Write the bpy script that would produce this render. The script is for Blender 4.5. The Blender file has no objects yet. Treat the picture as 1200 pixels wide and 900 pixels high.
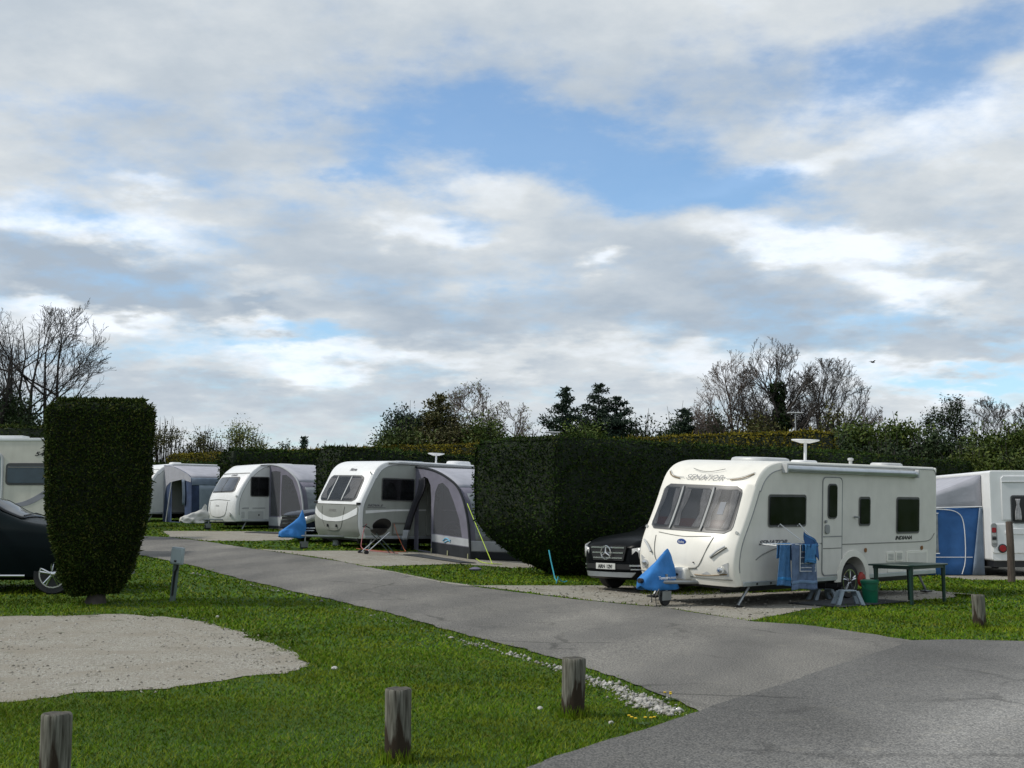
import bpy, bmesh, math, random
import numpy as np
from mathutils import Vector, Matrix, noise
R = math.radians
random.seed(7); RNG = np.random.default_rng(7)
sc = bpy.context.scene
COL = sc.collection
F = 1440.0; TH = math.atan(155 / F)          # focal length in photo pixels, camera pitch

# ------------------------------------------------------------------ ground height
def T(x, y):
    t = min(max((5 - x) / 11, 0), 1); m = .034 * t * t * (3 - 2 * t)
    q = min(y, 60) - 15; q = (q + math.sqrt(q * q + 9)) / 2 - .15
    return m * max(q, 0)
def Tn(x, y):
    t = np.clip((5 - x) / 11, 0, 1); m = .034 * t * t * (3 - 2 * t)
    q = np.minimum(y, 60) - 15; q = (q + np.sqrt(q * q + 9)) / 2 - .15
    return m * np.maximum(q, 0)
def P(px, py):                                # where the line of sight through a photo pixel meets the ground
    a = (px - 600) / F; b = (450 - py) / F
    d = (a, math.cos(TH) - b * math.sin(TH), math.sin(TH) + b * math.cos(TH))
    t = 4.0
    while t < 300:
        if 1.6 + d[2] * t < T(d[0] * t, d[1] * t): break
        t += .02
    return (d[0] * t, d[1] * t)

# ------------------------------------------------------------------ materials
MATS = {}
def mat(name, col, rough=.6, metal=0, var=.12, scale=3.0, bump=0, bscale=60, col2=None, spec=.5, coat=0, alpha=1, trans=0, stretch=None, detail=5, dirt=0):
    if name in MATS: return MATS[name]
    m = bpy.data.materials.new(name); m.use_nodes = True; MATS[name] = m
    nt = m.node_tree; N = nt.nodes; L = nt.links; b = N['Principled BSDF']
    tc = N.new('ShaderNodeTexCoord'); mp = N.new('ShaderNodeMapping'); L.new(tc.outputs['Object'], mp.inputs[0])
    if stretch: mp.inputs['Scale'].default_value = stretch
    nz = N.new('ShaderNodeTexNoise'); nz.inputs['Scale'].default_value = scale; nz.inputs['Detail'].default_value = detail
    L.new(mp.outputs[0], nz.inputs[0])
    cr = N.new('ShaderNodeValToRGB'); L.new(nz.outputs[0], cr.inputs[0])
    c2 = col2 or tuple(c * (1 - var * 1.6) for c in col); c1 = col if col2 else tuple(min(1, c * (1 + var * .6)) for c in col)
    cr.color_ramp.elements[0].position = .33; cr.color_ramp.elements[1].position = .68
    cr.color_ramp.elements[0].color = (*c2, 1); cr.color_ramp.elements[1].color = (*c1, 1)
    out = cr.outputs[0]
    if dirt:                                  # grime speckle and streaks that belong to the surface
        n2 = N.new('ShaderNodeTexNoise'); n2.inputs['Scale'].default_value = 2.2; n2.inputs['Detail'].default_value = 8
        m2 = N.new('ShaderNodeMapping'); m2.inputs['Scale'].default_value = (3, 3, .5)
        L.new(tc.outputs['Object'], m2.inputs[0]); L.new(m2.outputs[0], n2.inputs[0])
        r2 = N.new('ShaderNodeMapRange'); r2.inputs[1].default_value = .5; r2.inputs[2].default_value = .75; r2.inputs[4].default_value = dirt
        L.new(n2.outputs[0], r2.inputs[0])
        mx = N.new('ShaderNodeMixRGB'); L.new(r2.outputs[0], mx.inputs[0]); L.new(out, mx.inputs[1]); mx.inputs[2].default_value = (.14, .13, .09, 1); out = mx.outputs[0]
    L.new(out, b.inputs['Base Color'])
    b.inputs['Roughness'].default_value = rough; b.inputs['Metallic'].default_value = metal
    b.inputs['Specular IOR Level'].default_value = spec; b.inputs['Coat Weight'].default_value = coat
    if coat: b.inputs['Coat Roughness'].default_value = .06
    b.inputs['Alpha'].default_value = alpha; b.inputs['Transmission Weight'].default_value = trans
    if bump:
        n3 = N.new('ShaderNodeTexNoise'); n3.inputs['Scale'].default_value = bscale; n3.inputs['Detail'].default_value = 3
        L.new(mp.outputs[0], n3.inputs[0])
        bp = N.new('ShaderNodeBump'); bp.inputs['Strength'].default_value = bump; bp.inputs['Distance'].default_value = .02
        L.new(n3.outputs[0], bp.inputs['Height']); L.new(bp.outputs[0], b.inputs['Normal'])
    return m
def leafmat(name, cols, rough=.55, spec=.25, patch=.6):
    if name in MATS: return MATS[name]
    m = bpy.data.materials.new(name); m.use_nodes = True; MATS[name] = m
    nt = m.node_tree; N = nt.nodes; L = nt.links; b = N['Principled BSDF']
    g = N.new('ShaderNodeNewGeometry'); cr = N.new('ShaderNodeValToRGB'); L.new(g.outputs['Random Per Island'], cr.inputs[0])
    while len(cr.color_ramp.elements) < len(cols): cr.color_ramp.elements.new(.5)
    for i, c in enumerate(cols):
        cr.color_ramp.elements[i].position = i / (len(cols) - 1); cr.color_ramp.elements[i].color = (*c, 1)
    tc = N.new('ShaderNodeTexCoord'); nz = N.new('ShaderNodeTexNoise'); nz.inputs['Scale'].default_value = patch; nz.inputs['Detail'].default_value = 4
    L.new(tc.outputs['Object'], nz.inputs[0])
    mr = N.new('ShaderNodeMapRange'); mr.inputs[1].default_value = .3; mr.inputs[2].default_value = .7; mr.inputs[3].default_value = .62; mr.inputs[4].default_value = 1.3
    L.new(nz.outputs[0], mr.inputs[0])
    vm = N.new('ShaderNodeVectorMath'); vm.operation = 'SCALE'; L.new(cr.outputs[0], vm.inputs[0]); L.new(mr.outputs[0], vm.inputs['Scale'])
    L.new(vm.outputs[0], b.inputs['Base Color']); b.inputs['Roughness'].default_value = rough; b.inputs['Specular IOR Level'].default_value = spec
    return m
def seethru(name, col, a, rough=.2, spec=.5):
    if name in MATS: return MATS[name]
    m = bpy.data.materials.new(name); m.use_nodes = True; MATS[name] = m
    nt = m.node_tree; N = nt.nodes; L = nt.links; b = N['Principled BSDF']; o = N['Material Output']
    b.inputs['Base Color'].default_value = (*col, 1); b.inputs['Roughness'].default_value = rough; b.inputs['Specular IOR Level'].default_value = spec
    t = N.new('ShaderNodeBsdfTransparent'); mx = N.new('ShaderNodeMixShader'); mx.inputs[0].default_value = a
    L.new(t.outputs[0], mx.inputs[1]); L.new(b.outputs[0], mx.inputs[2]); L.new(mx.outputs[0], o.inputs[0])
    return m
CREAM = mat('cream_panel', (.80, .775, .70), .33, var=.03, dirt=.07)
SIDE = mat('textured_cream_side', (.68, .66, .605), .5, var=.04, bump=.25, bscale=90, dirt=.07)
WHITE = mat('white_gelcoat', (.78, .79, .79), .3, var=.03, dirt=.08)
PALE = mat('pale_grey_side', (.66, .67, .66), .4, var=.04, dirt=.10)
SILVER = mat('silver_green_side', (.36, .38, .35), .4, metal=.15, var=.05, dirt=.12)
LOWGREY = mat('grey_front_panel', (.26, .27, .25), .4, var=.05, dirt=.1)
ALU = mat('aluminium', (.55, .58, .61), .35, metal=.6, var=.06, dirt=.1)
GREYTRIM = mat('grey_trim', (.28, .29, .29), .5, var=.1)
LINE = mat('panel_seam', (.17, .17, .15), .6, var=.1)
RUBBER = mat('black_rubber', (.022, .022, .024), .65, var=.2)
FRAMEDK = mat('window_frame_dark', (.06, .062, .065), .4, var=.1)
DKGLASS = mat('dark_tinted_glass', (.010, .011, .012), .07, var=.5, spec=.35)
GLASS = seethru('clear_front_glass', (.02, .03, .04), .30, .30, .3)
INTER = mat('dim_interior', (.045, .05, .065), .8, var=.3)
CURT = mat('pale_curtain', (.42, .41, .42), .9, var=.2, scale=12, stretch=(1, 4, 1))
CUSH = mat('maroon_cushion', (.06, .012, .018), .9)
CHROME = mat('chrome', (.62, .63, .65), .18, metal=1, var=.03)
STEEL = mat('galvanised_steel', (.33, .35, .36), .45, metal=.7, var=.12)
BLUE = mat('blue_cover_cloth', (.025, .19, .52), .7, var=.12, scale=5, bump=.5, bscale=9)
WHITECL = mat('white_cover_cloth', (.55, .55, .52), .8, var=.12, bump=.5, bscale=9)
DKGREEN = mat('dark_green_plastic', (.008, .036, .027), .35, var=.15)
BINGR = mat('green_bucket_plastic', (.005, .14, .075), .4, var=.08)
STOOL = mat('grey_blue_plastic', (.27, .33, .38), .5, var=.06)
BLACKPL = mat('black_plastic', (.012, .012, .013), .45, var=.2)
RED = mat('red_plastic', (.38, .03, .02), .4)
TEXTG = mat('grey_lettering', (.13, .13, .14), .4)
GOLDL = mat('brown_swoosh', (.24, .17, .09), .5)
WHITEP = mat('white_plastic', (.72, .73, .74), .35, var=.03)
OFFW = mat('off_white_plastic', (.5, .51, .51), .4, var=.05)
LAMPM = mat('lamp_lens', (.45, .46, .45), .15, var=.2, scale=20)
AMBER = mat('amber_lens', (.25, .09, .02), .3)
REDL = mat('red_lens', (.30, .01, .015), .2)
BLACKCAR = mat('black_car_paint', (.004, .005, .006), .3, var=.1, spec=.07)
GREENCAR = mat('dark_green_car_paint', (.002, .006, .007), .32, var=.1, spec=.07)
BLUECAR = mat('dark_blue_car_paint', (.006, .010, .022), .25, var=.1, spec=.14)
LILAC = mat('lilac_grey_canvas', (.17, .165, .21), .85, var=.1, bump=.2, bscale=20)
CANV = mat('light_grey_canvas', (.38, .385, .43), .85, var=.07, bump=.25, bscale=12)
BANDG = mat('pale_band_canvas', (.40, .42, .44), .8, var=.1, bump=.2, bscale=14)
DARKC = mat('charcoal_canvas', (.018, .022, .027), .9, var=.2)
NAVYC = mat('navy_canvas', (.035, .06, .13), .85, var=.2, bump=.3, bscale=8)
BLUEC = mat('bright_blue_canvas', (.03, .12, .33), .8, var=.12, bump=.3, bscale=8)
GRBLC = mat('grey_blue_canvas', (.19, .24, .31), .85, var=.12, bump=.3, bscale=8)
BEIGE = mat('beige_canvas', (.45, .43, .37), .85)
MESHW = seethru('smoky_mesh_window', (.10, .105, .12), .55, .6)
CLEARW = mat('clouded_plastic_window', (.30, .33, .35), .35, var=.35, scale=2.5, stretch=(1, 1, 2.5), col2=(.17, .19, .21), detail=3)
WOODB = mat('dark_pole_wood', (.10, .075, .06), .85, var=.3, scale=5, stretch=(8, 8, .6), bump=.5, bscale=20)
MATG = mat('grey_mat', (.045, .05, .055), .9, var=.3, scale=20, bump=.5, bscale=80)
BARK = mat('grey_bark', (.065, .055, .047), .9, var=.3, scale=6)
BARKL = mat('pale_bark', (.16, .125, .105), .9, var=.25, scale=6)
BARKD = mat('dark_bark', (.035, .03, .026), .9, var=.3, scale=6)
YELLOW = mat('yellow_cord', (.55, .75, .05), .6)
ORANGE = mat('orange_cable', (.42, .11, .045), .6)
REDHOSE = mat('red_hose', (.32, .04, .05), .5)
CYAN = mat('turquoise_strap', (.03, .35, .45), .6)
TWB = mat('blue_towel', (.07, .20, .42), .95, var=.15, scale=9, bump=.6, bscale=160)
TWG = mat('slate_blue_towel', (.13, .19, .32), .95, var=.2, scale=9, bump=.6, bscale=160)
TWL = mat('bright_blue_towel', (.07, .23, .48), .95, var=.15, scale=9, bump=.6, bscale=160)
STONEW = mat('white_stone', (.50, .49, .46), .8, var=.25, scale=8)
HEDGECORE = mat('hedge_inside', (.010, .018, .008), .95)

# ------------------------------------------------------------------ object helpers
def new(name, me, parent=None, m=None, smooth=None):
    if m is not None: me.materials.append(m)
    o = bpy.data.objects.new(name, me); COL.objects.link(o)
    if parent is not None: o.parent = parent
    if smooth is not None and len(me.polygons):
        me.shade_smooth()
        if smooth < 3: me.set_sharp_from_angle(angle=smooth)
    return o
def mesh(name, vs, fs, m, parent=None, smooth=None):
    me = bpy.data.meshes.new(name); me.from_pydata([tuple(v) for v in vs], [], fs); me.validate(); me.update()
    bm = bmesh.new(); bm.from_mesh(me); bmesh.ops.recalc_face_normals(bm, faces=bm.faces); bm.to_mesh(me); bm.free()
    return new(name, me, parent, m, smooth)
def fast(name, V, Fc, m, parent=None, smooth=False):      # numpy arrays, all faces the same size
    me = bpy.data.meshes.new(name); n = Fc.shape[1]
    me.vertices.add(len(V)); me.vertices.foreach_set('co', V.astype(np.float32).ravel())
    me.loops.add(Fc.size); me.loops.foreach_set('vertex_index', Fc.astype(np.int32).ravel())
    me.polygons.add(len(Fc)); me.polygons.foreach_set('loop_start', np.arange(0, Fc.size, n, dtype=np.int32))
    me.update(calc_edges=True); me.validate()
    if smooth: me.shade_smooth()
    return new(name, me, parent, m)
def tag(o, label=None, cat=None, group=None, kind=None):
    if label: o['label'] = label
    if cat: o['category'] = cat
    if group: o['group'] = group
    if kind: o['kind'] = kind
    return o
def thing(name, label, cat, loc=(0, 0, 0), rot=(0, 0, 0), group=None):
    o = bpy.data.objects.new(name, None); COL.objects.link(o); o.empty_display_size = .2
    o.location = loc; o.rotation_euler = rot
    return tag(o, label, cat, group)
class MB:
    def __init__(s): s.v = []; s.f = []
    def add(s, v, f):
        n = len(s.v); s.v += [tuple(q) for q in v]; s.f += [[i + n for i in q] for q in f]; return s
    def box(s, x0, x1, y0, y1, z0, z1, fn=None):
        v = [(x, y, z) for z in (z0, z1) for y in (y0, y1) for x in (x0, x1)]
        if fn: v = [fn(*q) for q in v]
        return s.add(v, [(0, 2, 3, 1), (4, 5, 7, 6), (0, 1, 5, 4), (2, 6, 7, 3), (0, 4, 6, 2), (1, 3, 7, 5)])
    def tube(s, pts, r, n=8, r2=None, cap=True):
        pts = [Vector(p) for p in pts]; k = len(pts); rings = []
        rr = r if isinstance(r, (list, tuple)) else [r + ((r2 if r2 is not None else r) - r) * i / max(1, k - 1) for i in range(k)]
        up = Vector((0, 0, 1)); ref = None; v = []
        for i, p in enumerate(pts):
            d = (pts[min(i + 1, k - 1)] - pts[max(i - 1, 0)]).normalized()
            if ref is None: ref = d.cross(up) if abs(d.z) < .95 else d.cross(Vector((1, 0, 0)))
            a = (ref - d * ref.dot(d)).normalized(); ref = a; b = d.cross(a)
            for j in range(n):
                t = 2 * math.pi * j / n; v.append(p + (a * math.cos(t) + b * math.sin(t)) * rr[i])
        f = [(i * n + j, i * n + (j + 1) % n, (i + 1) * n + (j + 1) % n, (i + 1) * n + j) for i in range(k - 1) for j in range(n)]
        if cap: f += [list(range(n))[::-1], [(k - 1) * n + j for j in range(n)]]
        return s.add(v, f)
    def lathe(s, prof, c, axis='z', n=24):               # prof: (radius, height) pairs, closed by caps
        v = []
        for r, h in prof:
            for j in range(n):
                t = 2 * math.pi * j / n; a, b = r * math.cos(t), r * math.sin(t)
                q = (a, b, h) if axis == 'z' else ((a, h, b) if axis == 'y' else (h, a, b))
                v.append((q[0] + c[0], q[1] + c[1], q[2] + c[2]))
        k = len(prof)
        f = [(i * n + j, i * n + (j + 1) % n, (i + 1) * n + (j + 1) % n, (i + 1) * n + j) for i in range(k - 1) for j in range(n)]
        f += [list(range(n))[::-1], [(k - 1) * n + j for j in range(n)]]
        return s.add(v, f)
    def build(s, name, m, parent=None, smooth=.7, bevel=0):
        o = mesh(name, s.v, s.f, m, parent, smooth)
        if bevel:
            b = o.modifiers.new('bevel', 'BEVEL'); b.width = bevel; b.segments = 2; b.limit_method = 'ANGLE'; b.angle_limit = .7
        return o
def rrect(x0, x1, z0, z1, r, n=5):                         # rounded rectangle outline
    r = min(r, (x1 - x0) / 2.01, (z1 - z0) / 2.01); p = []
    for cx, cz, a0 in ((x1 - r, z1 - r, 0), (x0 + r, z1 - r, 90), (x0 + r, z0 + r, 180), (x1 - r, z0 + r, 270)):
        for i in range(n + 1):
            a = R(a0 + 90 * i / n); p.append((cx + r * math.cos(a), cz + r * math.sin(a)))
    return p
def slab(outline, y0, y1, name, m, parent, axis='y', smooth=.6, bev=0):   # outline (u,v) swept from y0 to y1
    n = len(outline)
    def q(u, v, w): return (u, w, v) if axis == 'y' else ((w, u, v) if axis == 'x' else (u, v, w))
    rings = [(y0, 1), (y1, 1)]
    v = [q(u, w, y0) for u, w in outline] + [q(u, w, y1) for u, w in outline]
    f = [(i, (i + 1) % n, n + (i + 1) % n, n + i) for i in range(n)] + [list(range(n))[::-1], list(range(n, 2 * n))]
    o = mesh(name, v, f, m, parent, smooth)
    if bev:
        b = o.modifiers.new('bevel', 'BEVEL'); b.width = bev; b.segments = 2; b.limit_method = 'ANGLE'; b.angle_limit = .7
    return o
DG = None
def curve_mesh(cu):
    o = bpy.data.objects.new('tmp', cu); COL.objects.link(o); bpy.context.view_layer.update()
    dg = bpy.context.evaluated_depsgraph_get(); me = bpy.data.meshes.new_from_object(o.evaluated_get(dg))
    bpy.data.objects.remove(o); me.materials.clear(); return me
def plate(outs, t, fn, name, m, parent, smooth=None):      # flat sheet with holes; fn maps (u, v, w)
    cu = bpy.data.curves.new('c', 'CURVE'); cu.dimensions = '2D'; cu.fill_mode = 'BOTH'; cu.extrude = t / 2
    for o in outs:
        s = cu.splines.new('POLY'); s.points.add(len(o) - 1); s.use_cyclic_u = True
        for i, p in enumerate(o): s.points[i].co = (p[0], p[1], 0, 1)
    me = curve_mesh(cu)
    for v in me.vertices: v.co = fn(*v.co)
    return new(name, me, parent, m, smooth)
def lettering(s, size, fn, name, m, parent, shear=0, bold=0, extrude=.002, align='LEFT', sx=1):
    cu = bpy.data.curves.new('t', 'FONT'); cu.body = s; cu.size = size; cu.shear = shear; cu.offset = bold; cu.extrude = extrude; cu.align_x = align
    cu.resolution_u = 3
    me = curve_mesh(cu)
    for v in me.vertices: v.co = fn(v.co[0] * sx, v.co[1], v.co[2])
    return new(name, me, parent, m)
def sheet(name, fn, u0, u1, v0, v1, nu, nv, m, parent, thick=.008, smooth=1.0):   # a curved sheet with real thickness
    vs = [fn(u0 + (u1 - u0) * i / nu, v0 + (v1 - v0) * j / nv) for j in range(nv + 1) for i in range(nu + 1)]
    fs = [(j * (nu + 1) + i, j * (nu + 1) + i + 1, (j + 1) * (nu + 1) + i + 1, (j + 1) * (nu + 1) + i) for j in range(nv) for i in range(nu)]
    o = mesh(name, vs, fs, m, parent, smooth)
    if thick:
        s = o.modifiers.new('solid', 'SOLIDIFY'); s.thickness = thick; s.offset = 0
    return o
def interp(x, tab):
    if x <= tab[0][0]: return tab[0][1]
    for (a, b), (c, d) in zip(tab, tab[1:]):
        if x <= c: return b + (d - b) * (x - a) / (c - a + 1e-9)
    return tab[-1][1]
def smoothpts(pts, n=3):                                   # Chaikin rounding of an open polyline
    for _ in range(n):
        q = [pts[0]]
        for a, b in zip(pts, pts[1:]):
            q.append(tuple(a[k] * .75 + b[k] * .25 for k in range(len(a)))); q.append(tuple(a[k] * .25 + b[k] * .75 for k in range(len(a))))
        q.append(pts[-1]); pts = q
    return pts

# ------------------------------------------------------------------ ground, road, gravel
def ground_mat(name, kind):
    m = bpy.data.materials.new(name); m.use_nodes = True; nt = m.node_tree; N = nt.nodes; L = nt.links; b = N['Principled BSDF']
    tc = N.new('ShaderNodeTexCoord')
    def nz(s, d=6, st=None, rough=.5, dist=0):
        n = N.new('ShaderNodeTexNoise'); n.inputs['Scale'].default_value = s; n.inputs['Detail'].default_value = d; n.inputs['Roughness'].default_value = rough; n.inputs['Distortion'].default_value = dist
        if st:
            mp = N.new('ShaderNodeMapping'); mp.inputs['Scale'].default_value = st[0]; mp.inputs['Rotation'].default_value[2] = st[1]
            L.new(tc.outputs['Object'], mp.inputs[0]); L.new(mp.outputs[0], n.inputs[0])
        else: L.new(tc.outputs['Object'], n.inputs[0])
        return n.outputs[0]
    def ramp(x, stops):
        r = N.new('ShaderNodeValToRGB'); L.new(x, r.inputs[0])
        while len(r.color_ramp.elements) < len(stops): r.color_ramp.elements.new(.5)
        for i, (p, c) in enumerate(stops):
            r.color_ramp.elements[i].position = p; r.color_ramp.elements[i].color = (*c, 1) if len(c) == 3 else c
        return r.outputs[0]
    def mix(f, a, c, mode='MIX'):
        x = N.new('ShaderNodeMixRGB'); x.blend_type = mode
        if isinstance(f, float): x.inputs[0].default_value = f
        else: L.new(f, x.inputs[0])
        for k, s in ((1, a), (2, c)):
            if isinstance(s, tuple): x.inputs[k].default_value = (*s, 1)
            else: L.new(s, x.inputs[k])
        return x.outputs[0]
    def bump(h, st, dist=.01):
        bp = N.new('ShaderNodeBump'); bp.inputs['Strength'].default_value = st; bp.inputs['Distance'].default_value = dist
        L.new(h, bp.inputs['Height']); L.new(bp.outputs[0], b.inputs['Normal'])
    b.inputs['Roughness'].default_value = .9; b.inputs['Specular IOR Level'].default_value = .2
    if kind == 'grass':
        c = ramp(nz(.35, 5), [(.3, (.034, .080, .008)), (.55, (.050, .105, .010)), (.72, (.08, .115, .018))])
        c = mix(ramp(nz(9, 4), [(.4, (.55,) * 3), (.65, (1.15,) * 3)]), (.022, .045, .008), c)
        c = mix(ramp(nz(1.7, 6), [(.66, (0,) * 3), (.78, (.6,) * 3)]), c, (.10, .085, .035))
        L.new(c, b.inputs['Base Color']); bump(nz(60, 4), .8, .03)
    elif kind in ('tarmac', 'road'):
        tone = [(.3, (.105, .102, .095)), (.5, (.145, .140, .130)), (.72, (.20, .192, .175))] if kind == 'tarmac' else [(.3, (.125, .123, .117)), (.5, (.158, .155, .148)), (.7, (.19, .187, .178))]
        c = ramp(nz(.55, 6, ((1, .35, 1), R(35) if kind == 'tarmac' else R(-60)), dist=.4), tone)
        sp = ramp(nz(55 if kind == 'tarmac' else 75, 3), [(.36, (.35,) * 3), (.5, (1,) * 3), (.66, (2.0, 1.95, 1.85))])
        c = mix(.75, c, sp, 'MULTIPLY')
        c = mix(ramp(nz(.9, 7), [(.62, (0,) * 3), (.8, (.45,) * 3)]), c, (.075, .075, .072))
        if kind == 'tarmac':                                # wheel tracks, hairline cracks and dusty grit
            wv = N.new('ShaderNodeTexWave'); wv.wave_type = 'BANDS'; wv.inputs['Scale'].default_value = .16; wv.inputs['Distortion'].default_value = 1.2; wv.inputs['Detail'].default_value = 3; wv.inputs['Detail Scale'].default_value = .8
            mpw = N.new('ShaderNodeMapping'); mpw.inputs['Rotation'].default_value[2] = R(25); L.new(tc.outputs['Object'], mpw.inputs[0]); L.new(mpw.outputs[0], wv.inputs[0])
            c = mix(.5, c, ramp(wv.outputs[0], [(.2, (.82,) * 3), (.7, (1.16, 1.15, 1.12))]), 'MULTIPLY')
        vc = N.new('ShaderNodeTexVoronoi'); vc.feature = 'DISTANCE_TO_EDGE'; vc.inputs['Scale'].default_value = .55; nzw = N.new('ShaderNodeTexNoise'); nzw.inputs['Scale'].default_value = 2.5; nzw.inputs['Detail'].default_value = 6; L.new(tc.outputs['Object'], nzw.inputs[0])
        vm_ = N.new('ShaderNodeMixRGB'); vm_.inputs[0].default_value = .22; L.new(tc.outputs['Object'], vm_.inputs[1]); L.new(nzw.outputs['Color'], vm_.inputs[2]); L.new(vm_.outputs[0], vc.inputs[0])
        ck = mix(ramp(nz(.5, 4), [(.5, (0,) * 3), (.62, (1,) * 3)]), (1, 1, 1), ramp(vc.outputs[0], [(.0, (.45,) * 3), (.012, (.6,) * 3), (.022, (1,) * 3)]))
        c = mix(.8, c, ck, 'MULTIPLY')
        c = mix(ramp(nz(3.2, 8), [(.60, (0,) * 3), (.72, (.35,) * 3)]), c, (.24, .225, .19))
        if kind == 'road':                                  # freshly patched dark band beside the seam, worn pale wheel lines beyond
            sx = N.new('ShaderNodeSeparateXYZ'); L.new(tc.outputs['Object'], sx.inputs[0])
            ax, ay = P(815, 835); bx, by = P(1072, 752); dx, dy = bx - ax, by - ay; ln = math.hypot(dx, dy)
            nx, ny = dy / ln, -dx / ln
            m1 = N.new('ShaderNodeMath'); m1.operation = 'MULTIPLY'; m1.inputs[1].default_value = nx; L.new(sx.outputs[0], m1.inputs[0])
            m2 = N.new('ShaderNodeMath'); m2.operation = 'MULTIPLY_ADD'; m2.inputs[1].default_value = ny; L.new(sx.outputs[1], m2.inputs[0]); L.new(m1.outputs[0], m2.inputs[2])
            m3 = N.new('ShaderNodeMath'); m3.operation = 'SUBTRACT'; m3.inputs[1].default_value = nx * ax + ny * ay; L.new(m2.outputs[0], m3.inputs[0])
            wob = N.new('ShaderNodeMath'); wob.operation = 'MULTIPLY_ADD'; L.new(nz(.8, 5), wob.inputs[0]); wob.inputs[1].default_value = 1.1; L.new(m3.outputs[0], wob.inputs[2])
            sc_ = N.new('ShaderNodeMath'); sc_.operation = 'DIVIDE'; sc_.inputs[1].default_value = 8; L.new(wob.outputs[0], sc_.inputs[0])
            w = ramp(sc_.outputs[0], [(0, (.70,) * 3), (.15, (.66,) * 3), (.25, (.85,) * 3), (.34, (1.38,) * 3), (.46, (1.02,) * 3), (.60, (1.45,) * 3), (.9, (1.1,) * 3)])
            c = mix(1.0, c, w, 'MULTIPLY')
        L.new(c, b.inputs['Base Color']); bump(nz(70, 3), .55, .012); b.inputs['Roughness'].default_value = .82
    elif kind == 'gravel':
        v = N.new('ShaderNodeTexVoronoi'); v.inputs['Scale'].default_value = 70; L.new(tc.outputs['Object'], v.inputs[0])
        c = ramp(v.outputs['Color'], [(.1, (.22, .20, .165)), (.5, (.34, .32, .27)), (.9, (.50, .48, .42))])
        c = mix(ramp(nz(1.2, 7, dist=.5), [(.42, (0,) * 3), (.66, (.75,) * 3)]), c, (.30, .27, .215))
        c = mix(ramp(nz(2.6, 6), [(.62, (0,) * 3), (.74, (.6,) * 3)]), c, (.09, .095, .05))
        L.new(c, b.inputs['Base Color'])
        bump(v.outputs['Distance'], .9, .02)
    return m
GRASSG = ground_mat('lawn_ground', 'grass'); TARM = ground_mat('worn_tarmac', 'tarmac'); ROADM = ground_mat('main_road_tarmac', 'road'); GRAV = ground_mat('crushed_stone', 'gravel')
def terrain():
    xs = [-900, -600, -400, -250, -150, -100, -70, -55] + [-45 + .5 * i for i in range(181)] + [55, 70, 100, 150, 250, 400, 600, 900]
    ys = [-300, -150, -80, -40, -20] + [-10 + .5 * i for i in range(181)] + [90, 110, 150, 200, 300, 500, 800, 1200]
    X, Y = np.meshgrid(xs, ys); Z = Tn(X, Y); V = np.stack([X, Y, Z], -1).reshape(-1, 3); nx = len(xs)
    j, i = np.meshgrid(np.arange(len(ys) - 1), np.arange(nx - 1), indexing='ij'); a = (j * nx + i).ravel()
    o = fast('ground', V, np.stack([a, a + 1, a + nx + 1, a + nx], 1), GRASSG, smooth=True); tag(o, kind='structure')
terrain()
def wobble(poly, amp, step=.25, closed=True, seed=0):
    out = []; n = len(poly)
    for i in range(n if closed else n - 1):
        a, b = poly[i], poly[(i + 1) % n]; d = math.hypot(b[0] - a[0], b[1] - a[1]); k = max(1, int(d / step)) if d < 60 else 1
        for j in range(k):
            t = j / k; x, y = a[0] + (b[0] - a[0]) * t, a[1] + (b[1] - a[1]) * t
            w = noise.noise(Vector((x * 1.3, y * 1.3, seed))) + .6 * noise.noise(Vector((x * 5, y * 5, seed + 3)))
            w2 = noise.noise(Vector((x * 1.3, y * 1.3, seed + 9))) + .6 * noise.noise(Vector((x * 5, y * 5, seed + 13)))
            out.append((x + amp * w, y + amp * w2))
    return out
def ground_sheet(name, poly, off, m):
    bm = bmesh.new(); bm.faces.new([bm.verts.new((x, y, 0)) for x, y in poly])
    bmesh.ops.triangulate(bm, faces=bm.faces)
    x0, x1 = min(p[0] for p in poly), max(p[0] for p in poly); y0, y1 = min(p[1] for p in poly), max(p[1] for p in poly)
    for ax, a, b in ((0, x0, x1), (1, y0, y1)):
        v = math.ceil(a)
        while v < b:
            co = (v, 0, 0) if ax == 0 else (0, v, 0); no = (1, 0, 0) if ax == 0 else (0, 1, 0)
            bmesh.ops.bisect_plane(bm, geom=bm.verts[:] + bm.edges[:] + bm.faces[:], plane_co=co, plane_no=no); v += .5
    for v in bm.verts: v.co.z = T(v.co.x, v.co.y) + off
    bmesh.ops.recalc_face_normals(bm, faces=bm.faces)
    if sum(f.normal.z for f in bm.faces) < 0: bmesh.ops.reverse_faces(bm, faces=bm.faces)
    me = bpy.data.meshes.new(name); bm.to_mesh(me); bm.free()
    return tag(new(name, me, None, m, 3.1), kind='structure')
PX = lambda l: [P(*q) for q in l]
tip = P(818, 836)
left_edge = PX([(170, 652), (225, 663), (280, 679), (340, 693), (400, 706), (470, 723), (540, 743), (600, 759), (650, 772), (700, 788), (740, 802), (775, 815), (800, 826)])
right_edge = PX([(1072, 752), (1000, 741), (940, 733), (877, 729), (780, 713), (673, 703), (600, 694), (520, 684), (470, 673), (430, 665), (400, 659), (340, 650), (300, 644), (240, 635), (200, 630)])
far_left = [(-13.2, 42.5), (-17, 48), (-22, 57), (-27, 57), (-22, 49), (-16.5, 42), (-12, 35.5)]
main_poly = [tip] + PX([(1072, 752)]) + PX([(1130, 751), (1200, 753)]) + [(13, 17.2), (45, 26), (45, -25), (-30, -25), (-30, -5), (-8, 2), (-3.5, 4.8)] + PX([(560, 940), (620, 902), (680, 882), (740, 862), (790, 846)])
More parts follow.
